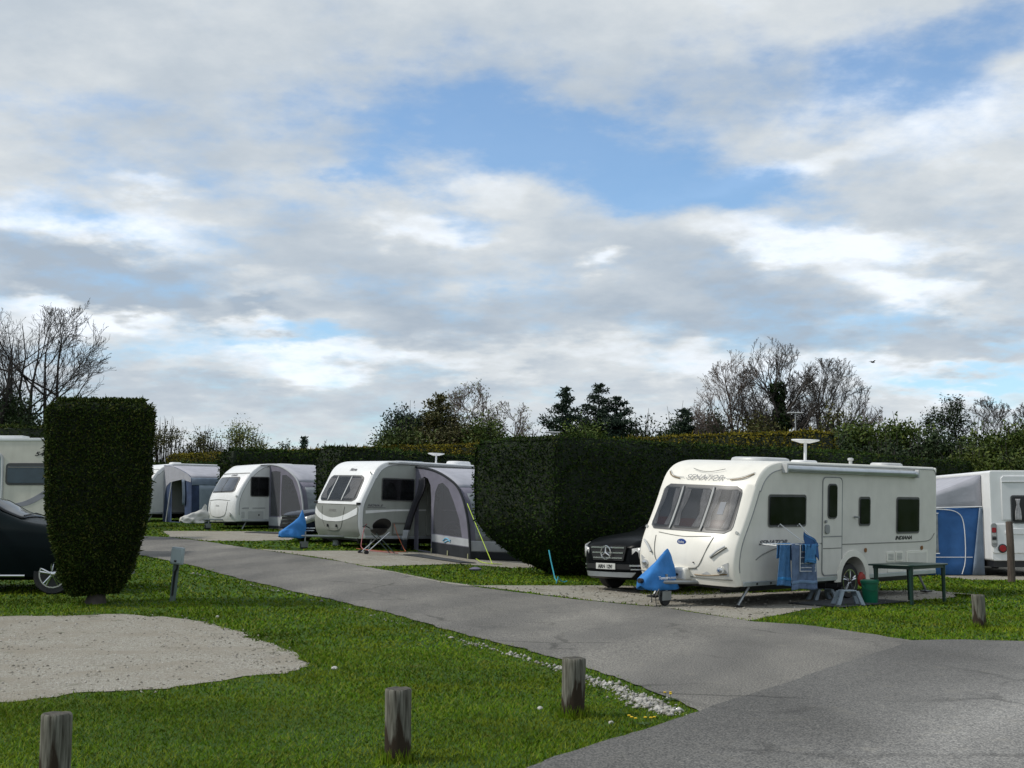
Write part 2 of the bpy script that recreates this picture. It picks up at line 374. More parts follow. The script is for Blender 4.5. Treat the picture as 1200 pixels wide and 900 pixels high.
side_poly = [(tip[0] + .45, tip[1] - .55)] + [tip] + left_edge[::-1] + far_left[::-1] + right_edge[::-1] + [(5.75, 15.75)]
lot_poly = PX([(355, 782), (352, 771), (322, 757), (262, 738), (235, 729), (200, 723), (100, 721), (0, 724)]) + [(-12, 18.6), (-12, 11.5), (-6.2, 10.9)] + PX([(0, 824), (60, 819), (150, 809), (250, 799), (320, 792)])
sen_pad = PX([(430, 664.5), (470, 672), (520, 682), (600, 692), (673, 702), (780, 712), (877, 728), (905, 723), (940, 715), (975, 711), (1040, 707), (1122, 700), (1117, 696)]) + [(9.6, 25.3), (9.0, 26.8), (6.5, 26.8), (2.6, 24.6)] + PX([(742, 687), (690, 686.5), (540, 687), (490, 678)])
hym_pad = PX([(300, 643.5), (340, 649), (400, 658), (429, 664), (470, 663.5), (540, 661), (600, 666)]) + [(1.6, 35.5), (-.3, 37)] + PX([(520, 648), (440, 646.5), (350, 646)])
lun_pad = PX([(200, 629.5), (240, 634), (300, 634), (340, 633), (350, 629), (345, 624), (300, 623), (230, 622.5), (190, 622.5)])
polys = dict(main=wobble(main_poly, .05, step=.12, seed=1), side=wobble(side_poly, .075, step=.12, seed=2), lot=wobble(lot_poly, .24, step=.12, seed=3), sen=wobble(sen_pad, .07, seed=4), hym=wobble(hym_pad, .07, seed=5), lun=wobble(lun_pad, .07, seed=6))
mov_pad = [(11.5, 31.2), (17.5, 31.2), (17.5, 42), (11.5, 42)]; polys['mov'] = wobble(mov_pad, .08, seed=8)
ground_sheet('gravel_pad', polys['sen'], .008, GRAV); ground_sheet('gravel_pad', polys['hym'], .008, GRAV); ground_sheet('gravel_pad', polys['lun'], .008, GRAV)
ground_sheet('gravel_pad', polys['mov'], .008, GRAV); ground_sheet('gravel_lot', polys['lot'], .008, GRAV)
ground_sheet('side_road', polys['side'], .014, TARM); ground_sheet('main_road', polys['main'], .019, ROADM)

def inside(x, y, poly):
    p = np.array(poly); q = np.roll(p, -1, 0); c = np.zeros(len(x), bool)
    for (x0, y0), (x1, y1) in zip(p, q):
        if y0 == y1: continue
        k = ((y0 > y) != (y1 > y)) & (x < (x1 - x0) * (y - y0) / (y1 - y0) + x0); c ^= k
    return c
def on_hard(x, y):
    c = np.zeros(len(x), bool)
    for p in polys.values(): c |= inside(x, y, p)
    return c
def patchy(x, y): return .5 + .25 * (np.sin(1.7 * x + .8 * y) + np.sin(.9 * x - 2.1 * y + 1) * .7 + np.sin(5.3 * x + 4.1 * y) * .5)
def grass():
    VV = []; cnt = 0
    for (y0, y1, dens, h, w) in ((4.8, 8, 6500, .027, .0037), (8, 11, 4400, .029, .0048), (11, 15, 2400, .031, .007), (15, 21, 900, .038, .012), (21, 32, 300, .042, .021), (32, 58, 90, .045, .042)):
        xl = .47 * y1 + 1.2; n = int(dens * 2 * xl * (y1 - y0))
        x = RNG.uniform(-xl, xl, n); y = RNG.uniform(y0, y1, n)
        k = (np.abs(x) < .45 * y + 1.0); x, y = x[k], y[k]
        j = RNG.normal(0, .022, (2, len(x)))
        k = ~on_hard(x + j[0], y + j[1]); x, y = x[k], y[k]
        k = RNG.random(len(x)) < .55 + .45 * patchy(x * 2, y * 2); x, y = x[k], y[k]; n = len(x)
        hh = h * RNG.uniform(.45, 1.25, n) * (.75 + .5 * patchy(x, y)); a = RNG.uniform(0, 2 * np.pi, n); ww = w * RNG.uniform(.6, 1.3, n)
        lean = RNG.normal(0, .75, (2, n)) * hh; z = Tn(x, y) - .003
        b0 = np.stack([x - np.cos(a) * ww, y - np.sin(a) * ww, z], 1); b1 = np.stack([x + np.cos(a) * ww, y + np.sin(a) * ww, z], 1)
        t = np.stack([x + lean[0], y + lean[1], z + hh], 1)
        VV.append(np.stack([b0, b1, t], 1).reshape(-1, 3))
    V = np.concatenate(VV); Fc = np.arange(len(V)).reshape(-1, 3)
    m = leafmat('grass_blades', [(.048, .115, .003), (.072, .150, .004), (.104, .178, .007), (.135, .190, .012), (.165, .17, .035)], .7, .06, .45)
    nt = m.node_tree; N = nt.nodes; L = nt.links; b = N['Principled BSDF']; src = b.inputs['Base Color'].links[0].from_socket; tc = N.new('ShaderNodeTexCoord')
    for sc_, lo, hi, amt, col in ((.8, .50, .68, .75, (.15, .175, .010)), (2.3, .60, .74, .65, (.16, .125, .04)), (1.4, .33, .22, .6, (.018, .075, .012))):
        n = N.new('ShaderNodeTexNoise'); n.inputs['Scale'].default_value = sc_; n.inputs['Detail'].default_value = 6; n.inputs['Roughness'].default_value = .65; L.new(tc.outputs['Object'], n.inputs[0])
        r = N.new('ShaderNodeMapRange'); r.inputs[1].default_value = lo; r.inputs[2].default_value = hi; r.inputs[4].default_value = amt; L.new(n.outputs[0], r.inputs[0])
        x_ = N.new('ShaderNodeMixRGB'); L.new(r.outputs[0], x_.inputs[0]); L.new(src, x_.inputs[1]); x_.inputs[2].default_value = (*col, 1); src = x_.outputs[0]
    L.new(src, b.inputs['Base Color'])
    tag(fast('grass', V, Fc, m), 'short green mown grass covering the verges', 'grass', kind='stuff')
grass()
OCT = np.array([(1, 0, 0), (-1, 0, 0), (0, 1, 0), (0, -1, 0), (0, 0, 1), (0, 0, -1)], float)
OCF = np.array([(0, 2, 4), (2, 1, 4), (1, 3, 4), (3, 0, 4), (2, 0, 5), (1, 2, 5), (3, 1, 5), (0, 3, 5)])
def stones(name, x, y, s, m, label, cat='gravel', sink=.2):
    n = len(x); q = OCT[None] * RNG.uniform(.55, 1.2, (n, 6, 1)) * s[:, None, None] + RNG.normal(0, .12, (n, 6, 3)) * s[:, None, None]
    a = RNG.uniform(0, 6.28, n); c, sn = np.cos(a)[:, None], np.sin(a)[:, None]
    qx = q[..., 0] * c - q[..., 1] * sn; qy = q[..., 0] * sn + q[..., 1] * c
    V = np.stack([qx + x[:, None], qy + y[:, None], q[..., 2] * .7 + (Tn(x, y) + s * (.7 - sink))[:, None]], -1).reshape(-1, 3)
    Fc = (OCF[None] + 6 * np.arange(n)[:, None, None]).reshape(-1, 3)
    tag(fast(name, V, Fc, m), label, cat, kind='stuff')
PEB = leafmat('pebble_tones', [(.16, .15, .12), (.25, .235, .195), (.33, .31, .27), (.48, .46, .42)], .85, .2, 2)
WPEB = leafmat('white_rubble_tones', [(.24, .23, .205), (.36, .35, .32), (.47, .46, .43)], .85, .2, 2)
def scatter_in(poly, n, x0, x1, y0, y1):
    x = RNG.uniform(x0, x1, n); y = RNG.uniform(y0, y1, n); k = inside(x, y, poly); return x[k], y[k]
x, y = scatter_in(polys['lot'], 60000, -8, -1, 10.5, 19)
k_ = RNG.random(len(x)) < np.clip(.15 + 1.1 * patchy(x * .9 + 3, y * 1.1), .1, 1) * (.45 + .8 * np.clip((x + 5) / 3.5, 0, 1)); x, y = x[k_], y[k_]
_q = np.array(polys['lot'])[RNG.integers(0, len(polys['lot']), 1400)] + RNG.normal(0, .16, (1400, 2)); _q = _q[_q[:, 0] > -8]; x = np.concatenate([x, _q[:, 0]]); y = np.concatenate([y, _q[:, 1]])
stones('loose_gravel', x, y, RNG.gamma(2.4, .003, len(x)).clip(.0035, .022), PEB, 'loose pale limestone chippings on the left gravel lot')
x, y = scatter_in(polys['sen'], 9000, -4, 10, 19, 34)
stones('loose_gravel', x, y, RNG.gamma(3, .005, len(x)).clip(.008, .035), PEB, 'loose chippings on the pad under the cream caravan')
# rubble along the grass verge of the side road
xs, ys, ss = [], [], []
line = PX([(225, 672), (290, 686), (330, 694), (400, 713), (470, 731), (540, 751), (600, 768), (650, 783), (700, 799), (740, 816), (770, 830), (785, 838)])
for (a, b), w, n in zip(zip(line, line[1:]), [.05, .05, .03, .05, .04, .05, .04, .045, .06, .08, .07], [34, 40, 10, 24, 14, 100, 50, 140, 330, 420, 190]):
    for _ in range(n):
        t = random.random(); g = random.gauss(0, w); g2 = random.gauss(0, w)
        xs.append(a[0] + (b[0] - a[0]) * t + g); ys.append(a[1] + (b[1] - a[1]) * t + g2); ss.append(min(.036, max(.007, random.gammavariate(3.2, .0045))))
stones('white_rubble', np.array(xs), np.array(ys), np.array(ss), WPEB, 'white limestone rubble strip in the verge beside the side road')
def rock(px, py, r, label):
    x, y = P(px, py); bm = bmesh.new(); bmesh.ops.create_icosphere(bm, subdivisions=2, radius=r)
    for v in bm.verts: v.co *= 1 + .35 * noise.noise(v.co * (2.2 / r) + Vector((px, 0, 0))); v.co.z *= .7
    me = bpy.data.meshes.new('stone'); bm.to_mesh(me); bm.free(); o = new('stone', me, None, STONEW, .5); o.location = (x, y, T(x, y) + r * .4)
    tag(o, label, 'stone', 'single white stones lying in the grass')
rock(392, 785, .035, 'single white stone in the grass right of the gravel lot')
rock(633, 832, .026, 'single small white stone in the grass left of the middle bollard')
rock(716, 848, .02, 'tiny white stone in the grass right of the dark-footed bollard')
rock(255, 724, .03, 'single white stone at the top edge of the gravel lot')
def dandelion(px, py, label, n):
    x, y = P(px, py); t = thing('dandelion', label, 'flower', (x, y, T(x, y)), group='yellow dandelions by the road tip')
    mb = MB(); ml = MB(); ms = MB()
    for i in range(n):
        a, b = random.gauss(0, .06), random.gauss(0, .05); h = random.uniform(.05, .08)
        MB().tube([(a * .6, b * .6, 0), (a, b, h)], .002, 5).build('stem', mat('stem_green', (.06, .12, .03)), t); MB().lathe([(.004, h - .004), (.012, h), (.014, h + .005), (.006, h + .008)], (a, b, 0), n=12).build('blossom', mat('dandelion_yellow', (.75, .5, .01), .7), t)
    for i in range(8):
        q = i * .785; ml.add([(0, 0, .01), (.03 * math.cos(q - .3), .03 * math.sin(q - .3), .02), (.09 * math.cos(q), .09 * math.sin(q), .02), (.03 * math.cos(q + .3), .03 * math.sin(q + .3), .02)], [(0, 1, 2, 3)])
    ml.build('leaf_rosette', mat('weed_leaf', (.04, .09, .015), .6), t)
dandelion(754, 851, 'clump of yellow dandelions in grass near the road tip', 6)
dandelion(785, 822, 'few yellow dandelions above the white rubble by the road', 3)

# ------------------------------------------------------------------ sky, sun, camera
SUN_EL, SUN_AZ = R(46), R(-98)                             # azimuth measured from +Y towards +X
def dirpx(px, py):
    a = (px - 600) / F; b = (450 - py) / F
    d = Vector((a, math.cos(TH) - b * math.sin(TH), math.sin(TH) + b * math.cos(TH))).normalized()
    return math.atan2(d.x, d.y), math.asin(d.z)
w = bpy.data.worlds.new('World'); sc.world = w; w.use_nodes = True
nt = w.node_tree; N = nt.nodes; L = nt.links; N.clear()
wo = N.new('ShaderNodeOutputWorld'); bg = N.new('ShaderNodeBackground'); L.new(bg.outputs[0], wo.inputs[0])
sky = N.new('ShaderNodeTexSky'); sky.sky_type = 'NISHITA'; sky.sun_disc = False; sky.sun_elevation = SUN_EL; sky.sun_rotation = SUN_AZ
sky.air_density = 1.0; sky.dust_density = .6; sky.ozone_density = 1.6
tc = N.new('ShaderNodeTexCoord'); sx = N.new('ShaderNodeSeparateXYZ'); L.new(tc.outputs['Generated'], sx.inputs[0])
def M(op, a, b=None, c=None, cl=False):
    n = N.new('ShaderNodeMath'); n.operation = op; n.use_clamp = cl
    for i, s in enumerate((a, b, c)):
        if s is None: continue
        if isinstance(s, (int, float)): n.inputs[i].default_value = s
        else: L.new(s, n.inputs[i])
    return n.outputs[0]
az = M('ARCTAN2', sx.outputs[0], sx.outputs[1]); el = M('ARCSINE', sx.outputs[2])
uv = N.new('ShaderNodeCombineXYZ'); L.new(az, uv.inputs[0]); L.new(el, uv.inputs[1])
den = M('ADD', M('MAXIMUM', sx.outputs[2], 0), .21)        # clouds lie on a high flat layer: they shrink towards the horizon
pl = N.new('ShaderNodeCombineXYZ'); L.new(M('DIVIDE', sx.outputs[0], den), pl.inputs[0]); L.new(M('DIVIDE', sx.outputs[1], den), pl.inputs[1])
def NZ(s, d, src=pl, rough=.55, dist=0, w=0):
    n = N.new('ShaderNodeTexNoise'); n.inputs['Scale'].default_value = s; n.inputs['Detail'].default_value = d; n.inputs['Roughness'].default_value = rough; n.inputs['Distortion'].default_value = dist
    o = N.new('ShaderNodeVectorMath'); o.operation = 'ADD'; L.new(src.outputs[0], o.inputs[0]); o.inputs[1].default_value = (0, 0, w)
    L.new(o.outputs[0], n.inputs['Vector']); return n
def warp(amp, s, d, w):
    n = NZ(s, d, w=w); v = N.new('ShaderNodeVectorMath'); v.operation = 'SUBTRACT'; L.new(n.outputs['Color'], v.inputs[0]); v.inputs[1].default_value = (.5, .5, .5)
    k = N.new('ShaderNodeVectorMath'); k.operation = 'MULTIPLY'; L.new(v.outputs[0], k.inputs[0]); k.inputs[1].default_value = (amp, amp * .6, 0)
    a = N.new('ShaderNodeVectorMath'); a.operation = 'ADD'; L.new(uv.outputs[0], a.inputs[0]); L.new(k.outputs[0], a.inputs[1]); return a.outputs[0]
UW0 = warp(.17, 2.4, 6, 0)
_n = NZ(9, 5, w=2.2); _v = N.new('ShaderNodeVectorMath'); _v.operation = 'SUBTRACT'; L.new(_n.outputs['Color'], _v.inputs[0]); _v.inputs[1].default_value = (.5, .5, .5)
_k = N.new('ShaderNodeVectorMath'); _k.operation = 'MULTIPLY'; L.new(_v.outputs[0], _k.inputs[0]); _k.inputs[1].default_value = (.075, .035, 0)
_a = N.new('ShaderNodeVectorMath'); _a.operation = 'ADD'; L.new(UW0, _a.inputs[0]); L.new(_k.outputs[0], _a.inputs[1]); UW = _a.outputs[0]
def blobs(lst, src):
    tot = None
    for px, py, rx, ry, rot, amp in lst:
        u, v = dirpx(px, py)
        mp = N.new('ShaderNodeMapping'); mp.vector_type = 'TEXTURE'; mp.inputs['Location'].default_value = (u, v, 0)
        mp.inputs['Rotation'].default_value = (0, 0, R(rot)); mp.inputs['Scale'].default_value = (rx / F, ry / F, 1); L.new(src, mp.inputs[0])
        ln = N.new('ShaderNodeVectorMath'); ln.operation = 'LENGTH'; L.new(mp.outputs[0], ln.inputs[0])
        mr = N.new('ShaderNodeMapRange'); mr.interpolation_type = 'SMOOTHSTEP'; mr.inputs[1].default_value = 1.6; mr.inputs[2].default_value = .1
        mr.inputs[3].default_value = 0; mr.inputs[4].default_value = amp; L.new(ln.outputs['Value'], mr.inputs[0])
        tot = mr.outputs[0] if tot is None else M('ADD', tot, mr.outputs[0])
    return tot
hole = blobs([(540, 162, 190, 46, 0, .62), (720, 190, 170, 44, -8, .58), (830, 235, 110, 30, 0, .55), (1110, 55, 120, 55, -15, .66), (1000, 115, 80, 34, 0, .42), (1190, 20, 60, 40, 0, .3), (460, 215, 70, 26, 0, .45), (360, 397, 80, 11, 4, .55),
              (60, 110, 120, 30, 0, .38), (535, 262, 50, 16, 0, .5), (1150, 440, 90, 13, 4, .7), (1190, 400, 50, 10, 0, .4), (1040, 368, 50, 16, 0, .35), (960, 275, 90, 16, 0, .35), (30, 230, 80, 20, 0, .25), (420, 205, 60, 25, 0, .4)], UW)
n1 = NZ(2.6, 7, rough=.6, dist=0, w=1.3).outputs['Fac']
n3 = NZ(8, 6, rough=.62, w=8.8).outputs['Fac']
n1b = NZ(5.2, 5, rough=.6, w=6.4).outputs['Fac']
hn = M('ADD', M('ADD', hole, .17), M('ADD', M('MULTIPLY', M('SUBTRACT', n1, .5), 1.7), M('ADD', M('MULTIPLY', M('SUBTRACT', n1b, .5), 1.3), M('MULTIPLY', M('SUBTRACT', n3, .5), 1.0))))
blue = N.new('ShaderNodeMapRange'); blue.interpolation_type = 'SMOOTHSTEP'; blue.inputs[1].default_value = .02; blue.inputs[2].default_value = 1.0; L.new(hn, blue.inputs[0])
bright = blobs([(90, 262, 150, 34, 0, .55), (60, 395, 260, 26, 0, .32), (255, 425, 130, 28, 0, .38), (950, 298, 120, 30, -10, .55), (1130, 130, 120, 60, 0, .30), (870, 205, 130, 16, 8, .5), (430, 420, 260, 20, 0, .36), (1130, 450, 130, 22, 0, .55),
                (880, 435, 220, 26, 0, .35), (600, 225, 110, 24, 0, .18), (700, 315, 36, 14, 0, .6), (1100, 285, 100, 18, 0, .25), (130, 375, 110, 16, 0, .4), (1060, 345, 90, 18, 0, .45), (1000, 95, 80, 30, 20, .35), (500, 268, 60, 16, 0, .4), (150, 200, 60, 12, 0, .35), (320, 345, 90, 14, 10, .25)], UW)
dark = blobs([(130, 322, 180, 34, -6, .60), (290, 374, 52, 13, -3, .5), (40, 300, 90, 26, 0, .15), (180, 415, 110, 24, 0, .50), (60, 348, 90, 12, 0, .3), (330, 55, 430, 60, 0, .10), (250, 160, 240, 30, 0, .22), (430, 330, 170, 46, -20, .28), (640, 372, 220, 34, 0, .34), (880, 345, 130, 34, -12, .40),
              (700, 300, 120, 30, 0, .2), (940, 395, 180, 20, -5, .45), (1080, 310, 100, 15, 0, .3), (1130, 240, 100, 25, 0, .15), (1160, 375, 90, 14, 0, .3), (650, 115, 260, 28, 0, .2), (900, 100, 150, 30, 0, .15), (560, 445, 160, 18, 0, .25), (300, 470, 300, 22, 0, .2), (900, 465, 200, 16, 0, .15), (800, 170, 50, 16, 0, .2)], UW)
n2 = NZ(2.2, 7, rough=.6, dist=0, w=4.1).outputs['Fac']
tone = M('ADD', M('ADD', .50, M('SUBTRACT', bright, dark)), M('ADD', M('MULTIPLY', M('SUBTRACT', n2, .5), .7), M('ADD', M('MULTIPLY', M('SUBTRACT', n3, .5), .45), M('MULTIPLY', M('SUBTRACT', n1b, .5), -.45))))
cr = N.new('ShaderNodeValToRGB'); L.new(tone, cr.inputs[0])
for e in range(2): cr.color_ramp.elements.new(.5)
for e, (p, c) in zip(cr.color_ramp.elements, ((0.0, (.325, .385, .455)), (.36, (.435, .485, .535)), (.60, (.55, .585, .61)), (.98, (.75, .80, .86)))):
    e.position = p; e.color = (*c, 1)
STR = .1
sk = N.new('ShaderNodeVectorMath'); sk.operation = 'MULTIPLY'; L.new(sky.outputs[0], sk.inputs[0]); sk.inputs[1].default_value = (1.0, 1.22, 1.34)
cl = N.new('ShaderNodeVectorMath'); cl.operation = 'SCALE'; L.new(cr.outputs[0], cl.inputs[0]); cl.inputs['Scale'].default_value = 1 / STR
thin = M('MULTIPLY', blue.outputs[0], .9)
mx = N.new('ShaderNodeMixRGB'); L.new(thin, mx.inputs[0]); L.new(cl.outputs[0], mx.inputs[1]); L.new(sk.outputs[0], mx.inputs[2])
L.new(mx.outputs[0], bg.inputs[0]); bg.inputs[1].default_value = STR
w.cycles.sampling_method = 'MANUAL'; w.cycles.sample_map_resolution = 512
sl = bpy.data.lights.new('sun', 'SUN'); sl.energy = 2.0; sl.angle = R(4); sl.color = (1, .95, .87)
so = bpy.data.objects.new('sun', sl); COL.objects.link(so)
sd = Vector((math.sin(SUN_AZ) * math.cos(SUN_EL), math.cos(SUN_AZ) * math.cos(SUN_EL), math.sin(SUN_EL)))
so.rotation_euler = sd.to_track_quat('Z', 'Y').to_euler()
cd = bpy.data.cameras.new('camera'); cam = bpy.data.objects.new('camera', cd); COL.objects.link(cam); sc.camera = cam
cam.location = (0, 0, 1.6); cam.rotation_euler = (R(90) + TH, 0, 0); cd.sensor_width = 36; cd.lens = F * 36 / 1200; cd.clip_end = 3000
vs = sc.view_settings; vs.view_transform = 'Standard'; vs.look = 'None'; vs.exposure = .36; vs.gamma = 1
sc.cycles.use_denoising = True; sc.cycles.max_bounces = 6; sc.cycles.transparent_max_bounces = 12

# ------------------------------------------------------------------ touring caravans
FRONT = [(.38, .10), (.60, .02), (.80, 0), (1.05, .05), (1.25, .14), (1.45, .26), (1.80, .44), (2.1, .57), (2.30, .68), (2.42, .80), (2.50, .93)]   # (height, setback) of the nose
class Caravan:
    def __init__(s, name, label, loc, rot, Lh, W, H, front=FRONT, skirt=.38, arch=(3.62, .42), bulge=.16, body=CREAM, side=SIDE, seam=GREYTRIM, rear_r=.12, cat='caravan', group='caravans parked on the pitches'):
        s.L, s.W, s.H, s.front, s.bulge, s.skirt = Lh, W, H, [(z * 1.0, x) for z, x in front], bulge, skirt
        s.t = thing(name, label, cat, loc, rot, group)
        s.arch = arch
        # side outline, clockwise from the bottom of the nose
        hd = s.H
        prof = [(x, z) for z, x in s.front if z < hd - .08]
        lx, lz = prof[-1]
        prof += [(lx + .17, hd - .045), (lx + .38, hd - .01), (lx + .7, hd)]
        prof = smoothpts(prof, 2)
        r = rear_r
        prof += [(Lh - .4, hd - .005)] + [(Lh - r + r * math.sin(R(a)), hd - r + r * math.cos(R(a)) - .005) for a in (0, 22, 45, 68, 90)]
        prof += [(Lh + .02, 1.2), (Lh, skirt)]
        if arch:
            cx, ra = arch; z0 = skirt
            pts = [(cx + ra, skirt)] + [(cx + ra * math.cos(R(a)), .40 + ra * math.sin(R(a))) for a in range(10, 171, 10)] + [(cx - ra, skirt)]
            prof += pts
        s.prof = prof
        W_ = W; secs = [(0, .035), (.008, .014), (.03, 0)] + [(W_ * k / 12, 0) for k in range(1, 12)] + [(W_ - .03, 0), (W_ - .008, .014), (W_, .035)]
        nb = len(s.front)
        V = []; cz = hd / 2; cxm = Lh / 2
        for y, ins in secs:
            for (x, z) in prof:
                sgx = 1 if x < .9 + .2 and z < hd else 0
                xx = x
                if x < 1.3 and z > skirt - .01: xx = x - s.bulge_at(y) * max(0, 1 - max(0, x - .5) / .8)
                inx = ins if x < cxm else -ins
                zz = z - ins if z > hd - .5 else (z + (ins if z < skirt + .01 else 0))
                if x < 1.3 or x > Lh - .2: xx += inx
                V.append((xx, y, zz))
        n = len(prof); k = len(secs)
        Fc = [(i * n + j, i * n + (j + 1) % n, (i + 1) * n + (j + 1) % n, (i + 1) * n + j) for i in range(k - 1) for j in range(n)]
        Fc += [list(range(n)), [(k - 1) * n + j for j in range(n)][::-1]]
        s.b = mesh('body', V, Fc, body, s.t, .55)
        # side skin: textured sheet 4 mm proud, inside the edge moulding
        for yy, sg in ((-.004, -1), (W + .004, 1)):
            out = []
            for (x, z) in prof:
                dx = .14 if x < 1.3 else (-.05 if x > Lh - .3 else 0); dz = -.05 if z > hd - .3 else (.09 if z < skirt + .02 else 0)
                if x < 1.3 and z > hd - .5: dz = -.03 - .09 * min(1, x / 1.1); dx = .13
                out.append((x + dx, z + dz))
            if arch:
                out = [q for q in out if not (abs(q[0] - arch[0]) < arch[1] + .02 and q[1] < .98 and abs(q[0] - arch[0]) < arch[1] + .01)]
                a0 = [(arch[0] + (arch[1] + .1) * math.cos(R(a)), max(skirt + .09, .42 + (arch[1] + .07) * math.sin(R(a)))) for a in range(0, 181, 10)]
                out += a0
            slab(out, min(yy, yy - sg * .02), max(yy, yy - sg * .02), 'side_panel', side, s.t)
            edge = [(x, yy + sg * .002, z) for x, z in out if (x < Lh * .5 and z > skirt + .2 and x < 1.6) or z > hd - .3]
            k_ = max(i for i, q in enumerate(edge) if q[2] > hd - .3 or i == 0); edge = edge[:k_ + 1] if edge[0][0] < 1 else edge
            MB().tube(edge, .010, 6).build('edge_moulding', seam, s.t)
            MB().box(.25, (arch[0] - arch[1] - .12) if arch else Lh - .1, min(yy, yy + sg * .02), max(yy, yy + sg * .02), skirt + .005, skirt + .085).build('skirt_rail', ALU, s.t, bevel=.006)
            if arch: MB().box(arch[0] + arch[1] + .12, Lh - .05, min(yy, yy + sg * .02), max(yy, yy + sg * .02), skirt + .005, skirt + .085).build('skirt_rail', ALU, s.t, bevel=.006)
    def bulge_at(s, y): return s.bulge * (1 - abs(2 * y / s.W - 1) ** 3)
    def fx(s, y, z): return interp(z, s.front) - s.bulge_at(y)
    def on_front(s, off):
        return lambda y, z: (s.fx(y, z) - off, y, z)
    def front_patch(s, name, y0, y1, z0, z1, off, m, r=.08, thick=.02, parent=None, lean=0, top=0, n=14):
        # rounded rectangular patch lying on the curved nose; lean narrows it towards the top
        rows = []
        vs = []; fs = []
        for j in range(n + 1):
            z = z0 + (z1 - z0) * j / n; e = min(z - z0, z1 - z); cut = 0
            if e < r: cut = r - math.sqrt(max(0, r * r - (r - e) ** 2))
            ln = lean * (z - z0) / (z1 - z0)
            a, b = y0 + cut + ln, y1 - cut - ln
            for i in range(n + 1):
                y = a + (b - a) * i / n; vs.append((s.fx(y, z) - off, y, z))
        k = n + 1
        fs = [(j * k + i, j * k + i + 1, (j + 1) * k + i + 1, (j + 1) * k + i) for j in range(n) for i in range(n)]
        nv = len(vs); vs += [(x + thick, y, z) for x, y, z in vs]
        fs += [tuple(q + nv for q in f)[::-1] for f in fs]
        ring = [i for i in range(k)] + [(j * k + n) for j in range(1, k)] + [n * k + i for i in range(n - 1, -1, -1)] + [j * k for j in range(n - 1, 0, -1)]
        fs += [(ring[i], ring[(i + 1) % len(ring)], ring[(i + 1) % len(ring)] + nv, ring[i] + nv) for i in range(len(ring))]
        return mesh(name, vs, fs, m, parent or s.t, .8)
    def side_window(s, x0, x1, z0, z1, r=.06, frame=FRAMEDK, glass=DKGLASS, name='side_window', yo=-.004):
        f = slab(rrect(x0, x1, z0, z1, r), yo - .012, yo + .01, name, frame, s.t)
        slab(rrect(x0 + .03, x1 - .03, z0 + .03, z1 - .03, r * .75), yo - .024, yo - .008, 'pane', glass, f, bev=.005)
        MB().tube([(q[0], yo - .010, q[1]) for q in rrect(x0 - .004, x1 + .004, z0 - .004, z1 + .004, r) + [rrect(x0 - .004, x1 + .004, z0 - .004, z1 + .004, r)[0]]], .008, 6, cap=False).build('seal', s_seal, f)
        return f
    def side_text(s, txt, x, z, size, m=TEXTG, sx=1.3, shear=.35, bold=.004):
        return lettering(txt, size, lambda u, v, w: (x + u, -.0075 - w, z + v), 'lettering', m, s.t, shear=shear, bold=bold, sx=sx)
    def front_text(s, txt, yc, z, size, m=TEXTG, sx=1.3, shear=.35, bold=.004, arc=0):
        def fn(u, v, w):
            y = yc - u; return (s.fx(y, z + v) - .012 - w, y, z + v - arc * u * u)
        return lettering(txt, size, fn, 'lettering', m, s.t, shear=shear, bold=bold, align='CENTER', sx=sx)
    def wheel(s, cx=None, r=.33, y=.06, spokes=5, lower=0):
        cx = s.arch[0] if cx is None else cx
        for yy, sg in ((y, -1), (s.W - y, 1)):
            make_wheel(s.t, (cx, yy + (0 if sg < 0 else 0), r - lower), r, .19, sg, spokes)
        MB().tube([(cx, .2, r - lower), (cx, s.W - .2, r - lower)], .035, 10).build('axle', STEEL, s.t)
    def arch_trim(s, m=WHITE, w=.10):
        cx, ra = s.arch; sk = s.skirt
        for y0, y1 in ((-.035, .01), (s.W - .01, s.W + .035)):
            inner = [(cx + ra * math.cos(R(a)), .40 + ra * math.sin(R(a))) for a in range(0, 181, 9)]; inner = [(cx + ra + .005, sk - .03)] + inner + [(cx - ra - .005, sk - .03)]
            outer = [(cx + (ra + w) * math.cos(R(a)), .40 + (ra + w) * math.sin(R(a))) for a in range(0, 181, 9)]; outer = [(cx + ra + w + .06, sk - .03)] + outer + [(cx - ra - w - .06, sk - .03)]
            n = len(inner); vs = [(x, y0, z) for x, z in inner] + [(x, y0, z) for x, z in outer] + [(x, y1, z) for x, z in inner] + [(x, y1, z) for x, z in outer]
            fs = []
            for i in range(n - 1): fs += [(i, i + 1, n + i + 1, n + i), (2 * n + i, 3 * n + i, 3 * n + i + 1, 2 * n + i + 1), (i, 2 * n + i, 2 * n + i + 1, i + 1), (n + i, n + i + 1, 3 * n + i + 1, 3 * n + i)]
            fs += [(0, n, 3 * n, 2 * n), (n - 1, 3 * n - 1, 4 * n - 1, 2 * n - 1)]
            mesh('wheel_arch', vs, fs, m, s.t, .7)
    def hitch(s, x0=-.95, jz=0):
        W = s.W
        mb = MB()
        for sy in (-1, 1): mb.tube([(.5, W / 2 + sy * .55, .40), (-.1, W / 2 + sy * .34, .41), (x0, W / 2 + sy * .04, .42)], .035, 6)
        mb.build('drawbar', STEEL, s.t)
        MB().tube([(x0 + .08, W / 2, .42), (x0 - .25, W / 2, .45)], .045, 8).build('coupling_head', BLACKPL, s.t)
        MB().tube([(x0 + .33, W / 2 - .12, .17 + jz), (x0 + .33, W / 2 - .12, .55)], .024, 8).build('jockey_post', STEEL, s.t)
        j = MB(); j.lathe([(.03, -.035), (.11, -.032), (.12, -.02), (.12, .02), (.11, .032), (.03, .035)], (x0 + .30, W / 2 - .12, .12 + jz), 'y', 20); j.build('jockey_wheel', RUBBER, s.t)
